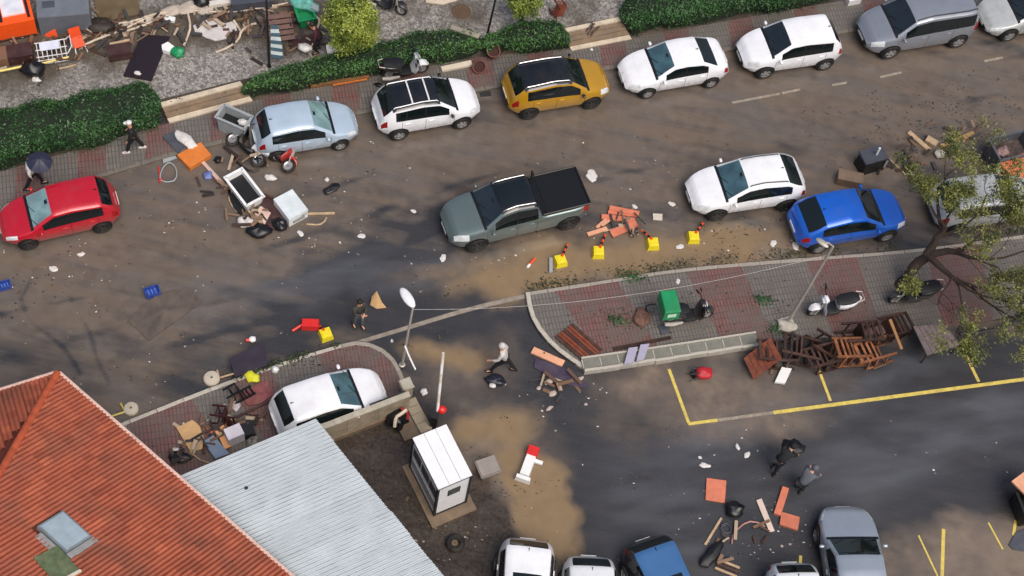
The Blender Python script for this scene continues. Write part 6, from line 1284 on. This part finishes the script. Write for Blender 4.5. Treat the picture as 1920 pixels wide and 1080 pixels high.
board('white_board', 'white board lying below the orange brown table', 'board', [(1466, 688), (1485, 691), (1472, 719), (1453, 716)], WPLAST, .16, .1); plank('plank', 'pale plank standing at the right end of overturned chairs', 'plank', (1668, 600), (1690, 655), .10, .06, M('tan_beam', (158, 112, 70), .55, var=.2), .8, .62); pipe('dark_branch', 'dark bent hose along the pavement edge by leaves', 'hose', [(1800, 626), (1850, 622), (1895, 606), (1925, 592)], .05, BPLAST, z=.2)
crumple('rubble_heap', 'pale rubble heap around the foot of leaning lamp post', 'rubble', 1474, 612, .30, WHITEKERB, PZ, .4, 51, 1.2)
crumple('brown_cloth', 'brown leaf heap left of the delivery motorbike', 'heap', 1204, 596, .34, M('brown_heap', (104, 74, 62), .8, var=.4, scale=9, bump=.5), PZ, .3, 52); pipe('bike_rack', 'small black bike stand behind the delivery motorbike', 'stand', [(1228, 586), (1212, 584), (1211, 572), (1230, 570)], .03, BPLAST, z=.35); board('dark_plate', 'dark square plate on the paving below delivery motorbike', 'plate', [(1234, 610), (1252, 606), (1256, 624), (1240, 628)], DGREY, PZ+.05, .04)
# right hand cluster: container, boxes, beams
openbox('steel_skip', 'dark grey open skip at the right edge', 'skip', 1880, 300, (1.5, 1.0, 1.0), A(1835, 268, 1905, 252), M('skip_steel', (86, 90, 96), .5, .2, var=.15, dirt=.3), M('skip_load', (72, 60, 56), .8, var=.6, scale=6)); crumple('rubbish_bag', 'pinkish rubbish bag inside the dark grey skip', 'bag', 1878, 286, .25, M('pink_grey_bag', (136, 110, 106), .6, var=.4, scale=6), .6, .5, 55)
board('orange_box', 'orange table top leaning on the dark grey skip', 'table top', [(1872, 306), (1920, 286), (1945, 318), (1905, 335)], M('salmon_board', (206, 110, 74), .5, dirt=.12), .75, .25)
t = thing('litter_bin', 'black street bin tipped by the brown box', 'bin', P(1628, 312), A(1600, 300, 1655, 285)); MB().box((0, 0, .35), (1.0, .62, .7), top=.9).build('bin_body', BPLAST, t); MB().box((0, .03, .73), (1.0, .64, .05), top=.95).build('bin_lid', DGREY, t); MB().tube([(.1, 0, .75), (.12, .02, 1.15)], .04, 8).build('white_post', WPLAST, t); MB().box((.42, -.33, .45), (.1, .03, .4)).build('white_label', GPLAST, t)
obox('wooden_box', 'brown wooden box between black bin and blue crossover', 'box', 1590, 341, (.95, .48, .40), A(1565, 318, 1615, 328), M('brown_box', (126, 106, 88), .6, var=.15, dirt=.25), 0)
plank('plank', 'pale beam lying nearest the black bin', 'beam', (1703, 250), (1742, 284), .17, .1, WOODP, 0); plank('plank', 'tan beam lying left of the dark grey skip', 'beam', (1764, 277), (1825, 252), .20, .12, M('tan_wood', (150, 118, 74), .6, var=.2, dirt=.2), 0); obox('stone_block', 'short pale block between the two beams', 'block', 1745, 268, (.45, .28, .16), A(1732, 262, 1756, 276), WOODP); crumple('stone', 'pale round stone below the tan beam', 'stone', 1760, 291, .20, WHITEKERB, 0, .5, 57); pipe('pale_pole', 'thin pale pole lying right of the black bin', 'pole', [(1660, 292), (1678, 308), (1698, 328)], .03, WOODP, z=.04, sm=0)
# bottom debris
crumple('black_helmet', 'black open box lump below the square terracotta board', 'box', 1375, 957, .30, BAGB, 0, .6, 61); crumple('motorbike_saddle', 'long black motorbike seat lying at the bottom', 'seat', 1334, 1042, .30, BPLAST, 0, .4, 62, 2.0, A(1310, 1065, 1352, 1020)); pipe('pink_pipe', 'bent pink pipe lying by the black seat', 'pipe', [(1372, 1020), (1374, 1000), (1400, 977), (1425, 980), (1434, 988)], .03, M('pink_pipe', (170, 120, 112), .5, dirt=.3), z=.04); plank('plank', 'thin tan lath left of the pink pipe', 'lath', (1352, 972), (1322, 1022), .07, .04, WOODP, 0)
pipe('wire_coil', 'small dark wire coil above the black seat', 'wire', [(1352, 985), (1362, 980), (1372, 990), (1368, 1000), (1355, 998), (1350, 988), (1362, 984)], .02, DGREY, z=.05); t = thing('slatted_crate', 'dark slatted crate at the bottom below the black seat', 'crate', P(1363, 1066), A(1345, 1055, 1382, 1070))
for i in range(3): MB().box((0, -.16+.16*i, .06), (.75, .08, .04)).build('slat', WOODD if i % 2 else WOODP, t)
for sx in (-.3, .3): MB().box((sx, 0, .02), (.08, .42, .04)).build('batten', WOODD, t)
for i, (x, y, s, lab) in enumerate([(1322, 873, 1.7, 'white torn plastic strip above the square terracotta board'), (1400, 853, 1.3, 'white plastic scrap left of the bending person'), (1383, 838, 1.6, 'small white strip above the white plastic scrap'), (1312, 858, 1.2, 'small white bit above the torn plastic strip')]): crumple('plastic_scrap', lab, 'scrap', x, y, .12-.02*i, BAGW, 0, .3, 70+i, s, i)
for i, (x, y, r, lab) in enumerate([(100, 504, .15, 'white plastic bag in the road below the red car'), (152, 477, .12, 'white plastic scrap just behind the red car wheel'), (831, 484, .14, 'white plastic bottle in front of the pickup'), (1110, 331, .26, 'large crumpled white paper behind the pickup bed'), (775, 396, .10, 'small white paper between freezer and pickup'), (678, 443, .14, 'grey white paper in the wet wheel track'), (1450, 457, .15, 'white paper by the kerb left of blue crossover'), (1492, 462, .16, 'white bag at the rear wheel of blue crossover'), (563, 438, .12, 'white scrap in the road below the freezer'), (1260, 383, .12, 'white paper scrap before the white crossover nose'), (1275, 463, .14, 'white bag beside the fourth yellow delineator'), (1271, 528, .10, 'white scrap on the red paving behind the kerb'), (735, 640, .07, 'white cup on the asphalt right of red corner paving'), (1190, 388, .10, 'white scrap at the right end of the terracotta heap')]):
    crumple('plastic_bag' if r > .11 else 'paper_scrap', lab, 'litter', x, y, r*.85, BAGW, PZ if 'paving' in lab and y < 600 else 0, .18, 90+i, 1.3, i*.7, group='white litter in the street')

# more of the heap by the ice-blue hatchback
board('dark_panel_piece', 'black board leaning between grey container and ice-blue hatchback', 'board', [(466, 236), (482, 232), (484, 284), (470, 280)], BPLAST, zs=[.75, .75, .2, .2], th=.05); board('dark_panel_piece', 'black plastic sheet under the open white cabinet', 'sheet', [(424, 352), (436, 330), (462, 392), (450, 402), (438, 390)], BPLAST, .10, .05); crumple('rubbish_bag', 'black bag between the open cabinet and maroon board', 'bag', 486, 436, .34, BAGB, 0, .5, 140, 1.3, .4); crumple('rubbish_bag', 'black lump in front of the chest freezer', 'bag', 524, 424, .28, BAGB, 0, .6, 141, 1.2)
board('board_piece', 'brown splintered board under the pink board', 'board', [(468, 404), (500, 396), (522, 424), (500, 440), (478, 428)], M('splinter_brown', (70, 52, 46), .6, var=.4, scale=6), .10, .07); plank('plank', 'dark lath sticking out of the freezer heap', 'lath', (484, 362), (512, 372), .09, .05, WOODD, .2); pipe('cable_bundle', 'black cable bundle beside the fallen scooters', 'cable', [(438, 296), (448, 308), (462, 318), (474, 322), (486, 318)], .04, BPLAST, z=.06); crumple('rubbish_bag', 'dark wheel arch scrap between the two fallen scooters', 'scrap', 486, 306, .26, BAGB, 0, .6, 142, 1.2)

# ------------------------------------------------------------------ wrecked shop front on the terrace
Z = TZ
kx = P(30, 72, Z); kd = A(-20, 82, 72, 64, Z); kio = thing('orange_counter', 'bright orange shop counter with white trays at top left corner', 'counter', P(26, 74, Z), kd)
ORB = M('counter_orange', (236, 84, 24), .4, var=.06, dirt=.06); MB().box((-.3, 1.0, .45), (2.35, 2.0, .88)).build('cabinet', ORB, kio)
for x in (-.75, .22): MB().box((x, 1.1, .92), (.82, 1.5, .07)).build('tray', M('tray_white', (222, 206, 208), .4, dirt=.08), kio); MB().box((x, 1.1, .957), (.66, 1.3, .02)).build('tray_glass', M('tray_glass', (206, 208, 216), .15), kio)
for x in (-.27, .72): MB().box((x, 1.1, .905), (.1, 1.9, .05)).build('divider', BPLAST, kio)
MB().box((-.3, -.02, .06), (2.3, .04, .1)).build('kick_board', WOODD, kio)
g = thing('steel_cabinet', 'grey steel cabinet standing next to the orange counter', 'cabinet', P(126, 62, Z), A(78, 66, 172, 58, Z)); STL = M('cabinet_steel', (112, 118, 126), .4, .2, var=.15, scale=2, dirt=.2)
MB().box((0, .85, .5), (1.85, 1.7, 1.0)).build('case', STL, g); MB().box((0, .85, 1.02), (1.89, 1.74, .05), top=.98).build('lid', STL, g); MB().ell((-.52, .95, 1.05), (.20, .13, .02), 14, 5).build('white_emblem', WPLAST, g); MB().box((-.5, .55, 1.05), (.45, .3, .02)).build('dark_panel', DGREY, g); MB().ell((.35, .75, 1.06), (.05, .05, .03), 8, 5).build('knob', WPLAST, g)
tg = P(97, 70, Z); tag(MB().add([(-.28, 0, 0), (.30, -.05, 0), (.02, .28, .42), (-.22, .06, 0), (.24, .01, 0), (.02, .32, .42)], [(0, 1, 2), (5, 4, 3), (0, 3, 4, 1), (1, 4, 5, 2), (2, 5, 3, 0)]).build('warning_triangle', ORPL, None, tg), 'orange triangle sign leaning on the grey steel cabinet', 'sign')
# overturned wire trolley
tr = thing('shopping_trolley', 'overturned white wire trolley in front of the grey steel cabinet', 'trolley', P(100, 108, Z), A(70, 112, 130, 103, Z)); WW = M('white_wire', (206, 206, 208), .4, dirt=.15)
for i in range(7): MB().tube([(-.5+.165*i, -.25, .02), (-.5+.165*i, -.22, .42), (-.5+.165*i, .35, .5)], .018, 5).build('wire', WW, tr)
for zz, yy in ((.05, -.26), (.24, -.25), (.43, -.23), (.48, .05), (.51, .36)): MB().tube([(-.56, yy, zz), (.56, yy, zz)], .02, 5).build('rail', WW, tr)
MB().box((-.05, .15, .53), (.7, .34, .03), rx=.15).build('flap', M('trolley_flap', (206, 208, 222), .45, dirt=.1), tr); MB().tube([(.56, .36, .5), (.72, .4, .62), (.72, -.1, .62), (.56, -.23, .45)], .022, 5).build('handle', WW, tr)
for x in (-.4, .4): MB().lathe([(.02, -.02), (.07, -.02), (.07, .02), (.02, .02)], 10, (x, .4, .3), 'y', closed=True).build('castor', TYRE, tr)
t = thing('plastic_chair', 'orange red plastic chair tipped beside the wire trolley', 'chair', P(148, 88, Z), A(135, 92, 160, 84, Z)); MB().box((0, 0, .28), (.42, .42, .05), rx=.3).build('seat', ORPL, t); MB().box((0, .26, .52), (.42, .05, .46), rx=-.3).build('backrest', ORPL, t)
for sx in (-.18, .18):
    for sy in (-.18, .18): MB().tube([(sx, sy, .28+sy*.3), (sx*1.2, sy-.15, .0)], .02, 5).build('leg', WPLAST, t)
pipe('yellow_rail', 'yellow rail along the terrace at the far left', 'rail', [(-20, 137), (20, 129), (54, 122)], .045, M('yellow_rail', (222, 200, 110), .5, dirt=.15), z=Z+.3, sm=0); pipe('yellow_rail', 'second yellow rail below the overturned wire trolley', 'rail', [(74, 120), (104, 113), (128, 107)], .04, M('yellow_rail', (222, 200, 110), .5), z=Z+.25, sm=0); pipe('white_rail', 'broken white rail right of the second yellow rail', 'rail', [(106, 130), (128, 125), (143, 121)], .035, WOODP, z=Z+.06, sm=0)
crumple('rubbish_bag', 'large black bag on the terrace under the yellow rail', 'bag', 63, 136, .38, BAGB, Z, .8, 101, 1.1); crumple('plastic_scrap', 'white scrap on the large black terrace bag', 'scrap', 68, 151, .14, BAGW, Z, .6, 102, 1.3)
obox('brown_crate', 'dark brown box open on the terrace next to black panel', 'box', 226, 104, (.85, .5, .4), A(206, 106, 246, 100, Z), MAROON, Z); plank('plank', 'white lath behind the dark brown terrace box', 'lath', (206, 84), (243, 76), .09, .05, WOODP, Z+.3); plank('plank', 'white lath in front of the dark brown terrace box', 'lath', (212, 108), (244, 101), .09, .05, WOODP, Z+.05)
board('dark_slab', 'large black maroon panel lying across the terrace', 'panel', [(231, 141), (266, 64), (318, 68), (284, 150)], M('black_maroon', (34, 24, 30), .4, var=.1), Z+.10, .08); crumple('plastic_scrap', 'white scrap on the lower end of black maroon panel', 'scrap', 258, 138, .10, BAGW, Z+.10, .5, 103, 1.3)
board('plastic_tub', 'white container lid at the top of black maroon panel', 'lid', [(303, 84), (315, 78), (327, 87), (317, 97), (304, 93)], WPLAST, Z+.22, .2); crumple('green_bag', 'green plastic bag right of the white lid', 'bag', 333, 102, .26, GREENP, Z, .6, 104, 1.1)
tp = [(362, 48), (380, 38), (402, 36), (422, 44), (440, 38), (445, 60), (436, 66), (430, 58), (424, 72), (404, 76), (386, 70), (366, 60)]
board('torn_sheet', 'torn white sheet spread on the terrace', 'sheet', tp, M('torn_white', (196, 190, 188), .6, var=.15, scale=4, dirt=.25), Z+.07, .05)
ROOT = M('pale_roots', (196, 180, 160), .7, var=.2, dirt=.25)
for i, (pts, lab) in enumerate([([(150, 88), (185, 72), (215, 62), (250, 46), (285, 30), (320, 22)], 'long pale hose tangle running up from the orange chair'), ([(222, 44), (250, 40), (290, 26), (330, 18), (372, 20)], 'upper pale hose tangle beside the white beam'), ([(405, 98), (430, 88), (448, 74), (452, 58), (468, 46), (480, 44)], 'forked pale hose hanging over the terrace edge'), ([(438, 38), (446, 50), (452, 60)], 'short pale hose joining the forked hose'), ([(352, 24), (358, 50), (350, 74), (345, 84)], 'pale hose standing left of the torn sheet'), ([(392, 22), (440, 22), (490, 14), (540, 6)], 'long pale hose crossing under the white beam'), ([(232, 60), (255, 52), (280, 44), (300, 30)], 'middle pale hose tangle over the mud')]):
    pipe('pale_hose', lab, 'hose', pts, .045, ROOT, zs=[Z+.05+.12*((i+j) % 2) for j in range(len(pts))])
for i, (x, y, r, s) in enumerate([(325, 22, .30, 1.6), (355, 18, .34, 1.5), (385, 22, .28, 1.4), (300, 34, .22, 1.6), (272, 38, .22, 1.6), (245, 45, .2, 1.5)]): crumple('pale_debris', ['first', 'second', 'third', 'fourth', 'fifth', 'sixth'][[1, 0, 2, 3, 4, 5][i]]+' pale plaster lump of the row left of the torn sheet', 'debris', x, y, r, M('plaster_debris', (178, 166, 152), .8, var=.2, dirt=.35), Z, .3, 110+i, s, .5, group='pale plaster lumps')
obox('white_block', 'small white block in the mud left of torn sheet', 'block', 318, 38, (.42, .2, .12), A(305, 36, 330, 40, Z), WPLAST, Z)
plank('white_beam', 'thick white beam at the top left of the terrace', 'beam', (392, 12), (434, 5), .22, .16, M('beam_white', (206, 200, 190), .6, dirt=.2), Z+.1); obox('dark_table', 'dark table slab at the top beside the white beam', 'table', 470, 4, (1.5, .9, .5), A(440, 6, 500, 0, Z), DGREY, Z); crumple('rubbish_bag', 'dark bag at the top edge left of white beam', 'bag', 380, 6, .34, BAGB, Z, .8, 120)
bn = thing('wooden_bench', 'brown slatted wooden bench upturned behind the striped banner', 'bench', P(530, 82, Z), A(506, 82, 552, 76, Z))
for i in range(5): MB().box((0, .05+.2*i, .25+.08*i), (.95, .17, .05), rx=.3).build('slat', M('bench_brown', (92, 62, 54), .5, var=.25, dirt=.2), bn)
for sx in (-.4, .4): MB().tube([(sx, 0, 0), (sx, .45, .42), (sx, 1.0, .6)], .035, 6).build('leg', WOODD, bn)
openbox('green_crate', 'green plastic crate on the terrace behind the bench', 'crate', 573, 42, (.62, .6, .55), A(560, 42, 592, 36, Z), GREENP, GREENP, Z); crumple('teal_cloth', 'teal and white cloth over the green crate', 'cloth', 574, 12, .36, M('teal_cloth', (96, 166, 152), .6, var=.5, scale=4), Z+.4, .5, 122, 1.4); board('grey_board', 'grey board leaning beside the teal cloth', 'board', [(586, 4), (598, 14), (596, 22), (582, 14)], GPLAST, Z+.7, .04)
board('maroon_board', 'maroon floor board behind the middle hedge', 'board', [(540, 72), (592, 62), (600, 82), (545, 92)], MAROON, Z+.06, .05); board('white_sheet', 'white panel with dark hole beside the round tree', 'panel', [(611, 84), (640, 80), (650, 96), (614, 100)], WPLAST, zs=[1.1, 1.1, .75, .75], th=.06); crumple('rubbish_bag', 'white bag left of the person in maroon jacket', 'bag', 572, 93, .22, BAGW, Z+.3, .6, 124, 1.2); pipe('pale_hose', 'pale pole between green crate and round tree', 'pole', [(590, 28), (600, 38), (594, 56)], .04, ROOT, z=Z+.2)
board('brown_shutter', 'long brown wall panel at the top of the terrace', 'panel', [(176, -4), (258, -8), (262, 26), (214, 36), (182, 30)], M('brown_wall_panel', (92, 78, 52), .6, var=.2, dirt=.3), Z+.12, .11); obox('dark_crate_stack', 'dark brown crate at the far left below orange counter', 'crate', 40, 108, (.9, .6, .45), A(20, 110, 60, 104, Z), MAROON, Z); obox('brown_box', 'brown cardboard box at the left edge of the terrace', 'box', 8, 112, (.7, .6, .4), A(-10, 114, 24, 108, Z), M('wet_cardboard', (120, 88, 66), .7, var=.15), Z); crumple('rubbish_bag', 'dark lump between grey cabinet and brown wall panel', 'bag', 190, 52, .4, M('dark_brown_lump', (44, 34, 28), .6, var=.4), Z, .5, 126, 1.3)
struct(MB().lathe([(.001, .014), (.36, .014), (.38, 0)], 24).build('manhole_cover', M('manhole_iron', (86, 66, 48), .6, var=.3, scale=12, bump=.5), None, P(865, 22, Z)))
board('paving_stone', 'large pale stone slab at the top edge by motorbike', 'slab', [(800, -6), (846, -10), (858, 0), (830, 8), (798, 4)], M('pale_slab', (196, 180, 160), .7), Z+.06, .05)
chair('rust brown chair broken at the top beside small tree', 1040, 14, .4, 1.2, .4, M('rust_wood', (112, 52, 30), .6, var=.3), Z, arms=False, zoff=.2)
for i, pts in enumerate([[(1098, 62), (1106, 50), (1116, 44)], [(1102, 66), (1112, 52), (1110, 40)], [(1108, 68), (1116, 56), (1124, 50)]]): pipe('driftwood', ['left brown branch caught on the pale steps', 'middle brown branch caught on the pale steps', 'right brown branch caught on the pale steps'][i], 'branch', pts, .035, WOODD, zs=[.3, .45, .55])
plank('plank', 'grey plank lying on top of the middle hedge', 'plank', (845, 52), (898, 70), .2, .06, M('grey_plank', (140, 134, 118), .7, var=.15), .98); plank('plank', 'pale plank on the pavement beside terracotta pots', 'plank', (828, 132), (884, 120), .22, .1, M('cream_plank', (206, 194, 174), .6, dirt=.15), PZ)
plank('beam', 'long brown beam at the foot of the middle hedge', 'beam', (582, 164), (692, 146), .14, .12, M('brown_beam', (120, 82, 46), .6, var=.2), PZ); plank('beam', 'thin orange beam lying on the brown beam', 'beam', (624, 160), (688, 149), .06, .04, M('orange_beam', (190, 108, 44), .6), PZ+.125)
def pot(label, px, py, tip):
    t = thing('plant_pot', label, 'pot', P(px, py, PZ), .3); t.rotation_euler = (tip, 0, .3); MB().lathe([(.001, .02), (.17, .02), (.24, .36), (.27, .36), (.27, .42), (.22, .42), (.16, .10), (.001, .10)], 20).build('pot', M('dark_terracotta', (96, 48, 40), .6, var=.2, dirt=.15), t, smooth=True); MB().lathe([(.001, .33), (.225, .33)], 16).build('soil', M('pot_soil', (60, 34, 30), .9), t)
pot('dark terracotta pot tipped on the pavement by pale plank', 896, 120, .9); pot('upright terracotta pot against the short hedge', 923, 104, .25)
struct(MB().box((0, 0, 0), (.42, .42, .02)).build('drain_grate', M('drain_iron', (40, 38, 36), .6), None, P(909, 172, .008), STREET)); crumple('shoe', 'small black shoe on the pavement below scooter', 'shoe', 710, 161, .12, BAGB, PZ, .5, 130, 1.8); obox('white_kerb_box', 'white box on the pavement at the top right', 'box', 1598, 4, (.55, .3, .3), A(1580, 6, 1614, 0, PZ), WPLAST, PZ); crumple('plastic_bag', 'white scrap on far pavement near white saloon', 'scrap', 1109, 94, .07, BAGW, PZ, .6, 131)

# ------------------------------------------------------------------ loose litter nobody could count
def scatter(name, label, cat, zones, mat, size, seed, flat=.35):
    r = np.random.default_rng(seed); vs = []; fs = []
    for px, py, ru, rv, n, z in zones:
        c = P(px, py, z); cs, sn = math.cos(STREET), math.sin(STREET)
        n = int(n*.7); pa, pb = 0., 0.
        for i in range(n):
            a, b = r.normal(0, .5)*ru, r.normal(0, .5)*rv
            if r.random() < .6 and i: a, b = pa+r.normal(0, .22), pb+r.normal(0, .14)
            pa, pb = a, b; x, y = c.x+a*cs-b*sn, c.y+a*sn+b*cs; s = size*r.uniform(.4, 1.6); k = r.integers(3, 6); th = r.uniform(0, 6.28); st = r.uniform(.4, 1)
            o = len(vs); h = s*flat*r.uniform(.4, 1.2)
            for j in range(k):
                t_ = th+2*math.pi*j/k; rr_ = s*r.uniform(.7, 1.2); vs.append((x+math.cos(t_)*rr_, y+math.sin(t_)*rr_*st, z+.003))
            vs.append((x, y, z+h+.008)); fs += [(o+j, o+(j+1) % k, o+k) for j in range(k)]
    me = bpy.data.meshes.new(name); me.from_pydata(vs, [], fs); me.materials.append(mat); return tag(link(name, me), label, cat, kind='stuff')
def isl(name, cols):
    m = bpy.data.materials.new(name); m.use_nodes = True; n = m.node_tree; g = n.nodes.new('ShaderNodeNewGeometry'); rp = n.nodes.new('ShaderNodeValToRGB'); rp.color_ramp.interpolation = 'CONSTANT'
    while len(rp.color_ramp.elements) < len(cols): rp.color_ramp.elements.new(.5)
    for i, c in enumerate(cols): rp.color_ramp.elements[i].position = i/len(cols); rp.color_ramp.elements[i].color = (*lin(c), 1)
    n.links.new(g.outputs['Random Per Island'], rp.inputs[0]); n.links.new(rp.outputs[0], n.nodes['Principled BSDF'].inputs['Base Color']); n.nodes['Principled BSDF'].inputs['Roughness'].default_value = .7; return m
scatter('litter', 'tiny white and dark litter scattered over the muddy road', 'litter', [(150, 520, 7, 4, 260, 0), (350, 430, 5, 3, 160, 0), (620, 340, 4, 2, 120, 0), (700, 420, 6, 3, 120, 0), (900, 480, 4, 1.5, 90, 0), (1200, 330, 7, 3, 160, 0), (1150, 400, 3, 1.2, 70, 0), (1400, 470, 6, 1, 120, 0), (1050, 760, 2, 1, 60, 0), (1380, 900, 5, 3, 120, 0), (1700, 860, 7, 3, 60, 0), (1420, 1010, 2.5, 1.5, 110, 0), (420, 800, 2, 1, 70, PZ), (820, 1000, 3, 2, 110, 0), (180, 700, 4, 1.5, 90, 0)], isl('litter_bits', [(206, 202, 196), (120, 108, 96), (64, 52, 44), (160, 150, 140), (90, 74, 62), (46, 40, 36)]), .034, 201)
scatter('fallen_leaves', 'dark leaves, twigs and soil washed against the kerb and under the tree', 'leaf litter', [(1780, 190, 5, 2, 200, 0), (1700, 230, 4, 1.6, 200, 0), (1680, 300, 3, 1.5, 240, 0), (1830, 210, 3, 1.2, 150, 0), (1250, 505, 8, .5, 300, 0), (1480, 478, 6, .4, 180, 0), (1440, 440, 3, .8, 160, 0), (1180, 520, 4, .5, 160, 0), (560, 670, 5, .25, 160, PZ), (500, 695, 3, .3, 120, PZ), (1350, 570, 9, 1.4, 220, PZ), (1150, 620, 3, .8, 90, PZ), (740, 930, 3, 3, 420, 0), (860, 990, 3, 2.5, 380, 0), (60, 560, 2, 1, 80, 0), (280, 200, 6, .5, 60, TZ)], isl('leaf_bits', [(44, 36, 28), (70, 56, 42), (34, 40, 24), (92, 76, 58), (54, 44, 34)]), .036, 202)
def tuft(label, px, py, r, z, n, seed):
    q = np.random.default_rng(seed); c = P(px, py, z); t = thing('weed_clump', label, 'weeds', c); cen = q.normal(0, 1, (n, 3))*np.array([r, r*.5, .06]); cen[:, 2] = np.abs(cen[:, 2])+.03
    leaves('leaves', cen, np.tile([0, 0, 1.], (n, 1)), .05, HEDGE, t, .8, seed); MB().tube([(0, 0, -.02), (.01, 0, .12)], .012, 5).build('stem', WOODD, t)
for i, (x, y, lab) in enumerate([(1430, 562, 'green weed clump on the paving near the lamp post'), (1160, 600, 'small green weed clump left of the delivery motorbike'), (1190, 520, 'green weed clump at the kerb behind delivery motorbike'), (1462, 620, 'green weed clump beside the lamp post foot')]): tuft(lab, x, y, .28, PZ, 130, 300+i)

def splinters(name, label, zones, seed):
    r = random.Random(seed); mb = MB()
    for px, py, ru, rv, n, z in zones:
        c = P(px, py, z); cs, sn = math.cos(STREET), math.sin(STREET)
        for i in range(n):
            a, b = r.gauss(0, .45)*ru, r.gauss(0, .45)*rv; h = abs(r.gauss(0, .12)); L_ = r.uniform(.12, .7)
            mb.box((c.x+a*cs-b*sn, c.y+a*sn+b*cs, z+.03+h), (L_, r.uniform(.03, .14), r.uniform(.015, .04)), rz=r.uniform(0, 6.28), ry=r.uniform(-.35, .35)*min(1, h*6))
    return tag(mb.build(name, isl(name+'_bits', [(66, 46, 36), (110, 84, 62), (40, 32, 30), (168, 150, 128), (84, 60, 48), (58, 54, 56), (130, 104, 84)])), label, 'wreckage', kind='stuff')
splinters('wreckage_splinters', 'splintered wood and plastic bits around the heaps', [(470, 300, 1.0, .5, 14, 0), (490, 408, 1.0, .6, 32, 0), (410, 345, 1.2, .6, 9, 0), (420, 800, 1.2, .6, 28, PZ), (355, 845, .8, .5, 20, PZ), (1690, 300, 1.4, .9, 22, 0), (1790, 250, 2, .5, 12, 0), (1390, 1015, 1.6, .8, 10, 0), (1050, 722, 1.0, .5, 14, 0), (250, 55, 3.2, .8, 90, TZ), (90, 100, 2, .8, 60, TZ), (450, 40, 2.2, 1.2, 70, TZ), (560, 60, 1.6, 1, 50, TZ), (1560, 690, 3, .4, 10, 0), (1180, 425, 1.2, .5, 20, 0)], 401)

def weeds(name, label, line, spread, n, z, seed, mat, size=.045):
    q = np.random.default_rng(seed); pts = [lerp_line(line, t_) for t_ in q.random(n)]; cen = np.array([[p.x, p.y, z] for p in pts])
    keep = fbm(cen[:, 0]*1.2, cen[:, 1]*1.2, seed, 3) > .5; cen = cen[keep]; m_ = len(cen); cen += np.stack([q.normal(0, spread, m_), q.normal(0, spread, m_), np.abs(q.normal(.03, .04, m_))], 1)
    return tag(leaves(name, cen, np.tile([0, 0, 1.], (m_, 1)), size, mat, None, .9, seed), label, 'weeds', kind='stuff')
DKW = leaf_mat('dark_weeds', (.010, .014, .006), (.06, .08, .03))
weeds('kerb_weeds', 'dark weeds and wet leaves along the lower left kerb', low_kerb[len(low_kerb)//2:], .07, 900, PZ, 501, DKW); weeds('kerb_weeds', 'dark weeds and wet leaves along the near pavement kerb', [p+Vector((.05, .25, 0)) for p in near_top], .13, 2600, .0, 502, DKW); weeds('kerb_weeds', 'wet leaves at the foot of the far pavement kerb', far_kerb, .05, 700, .0, 503, DKW, .03)
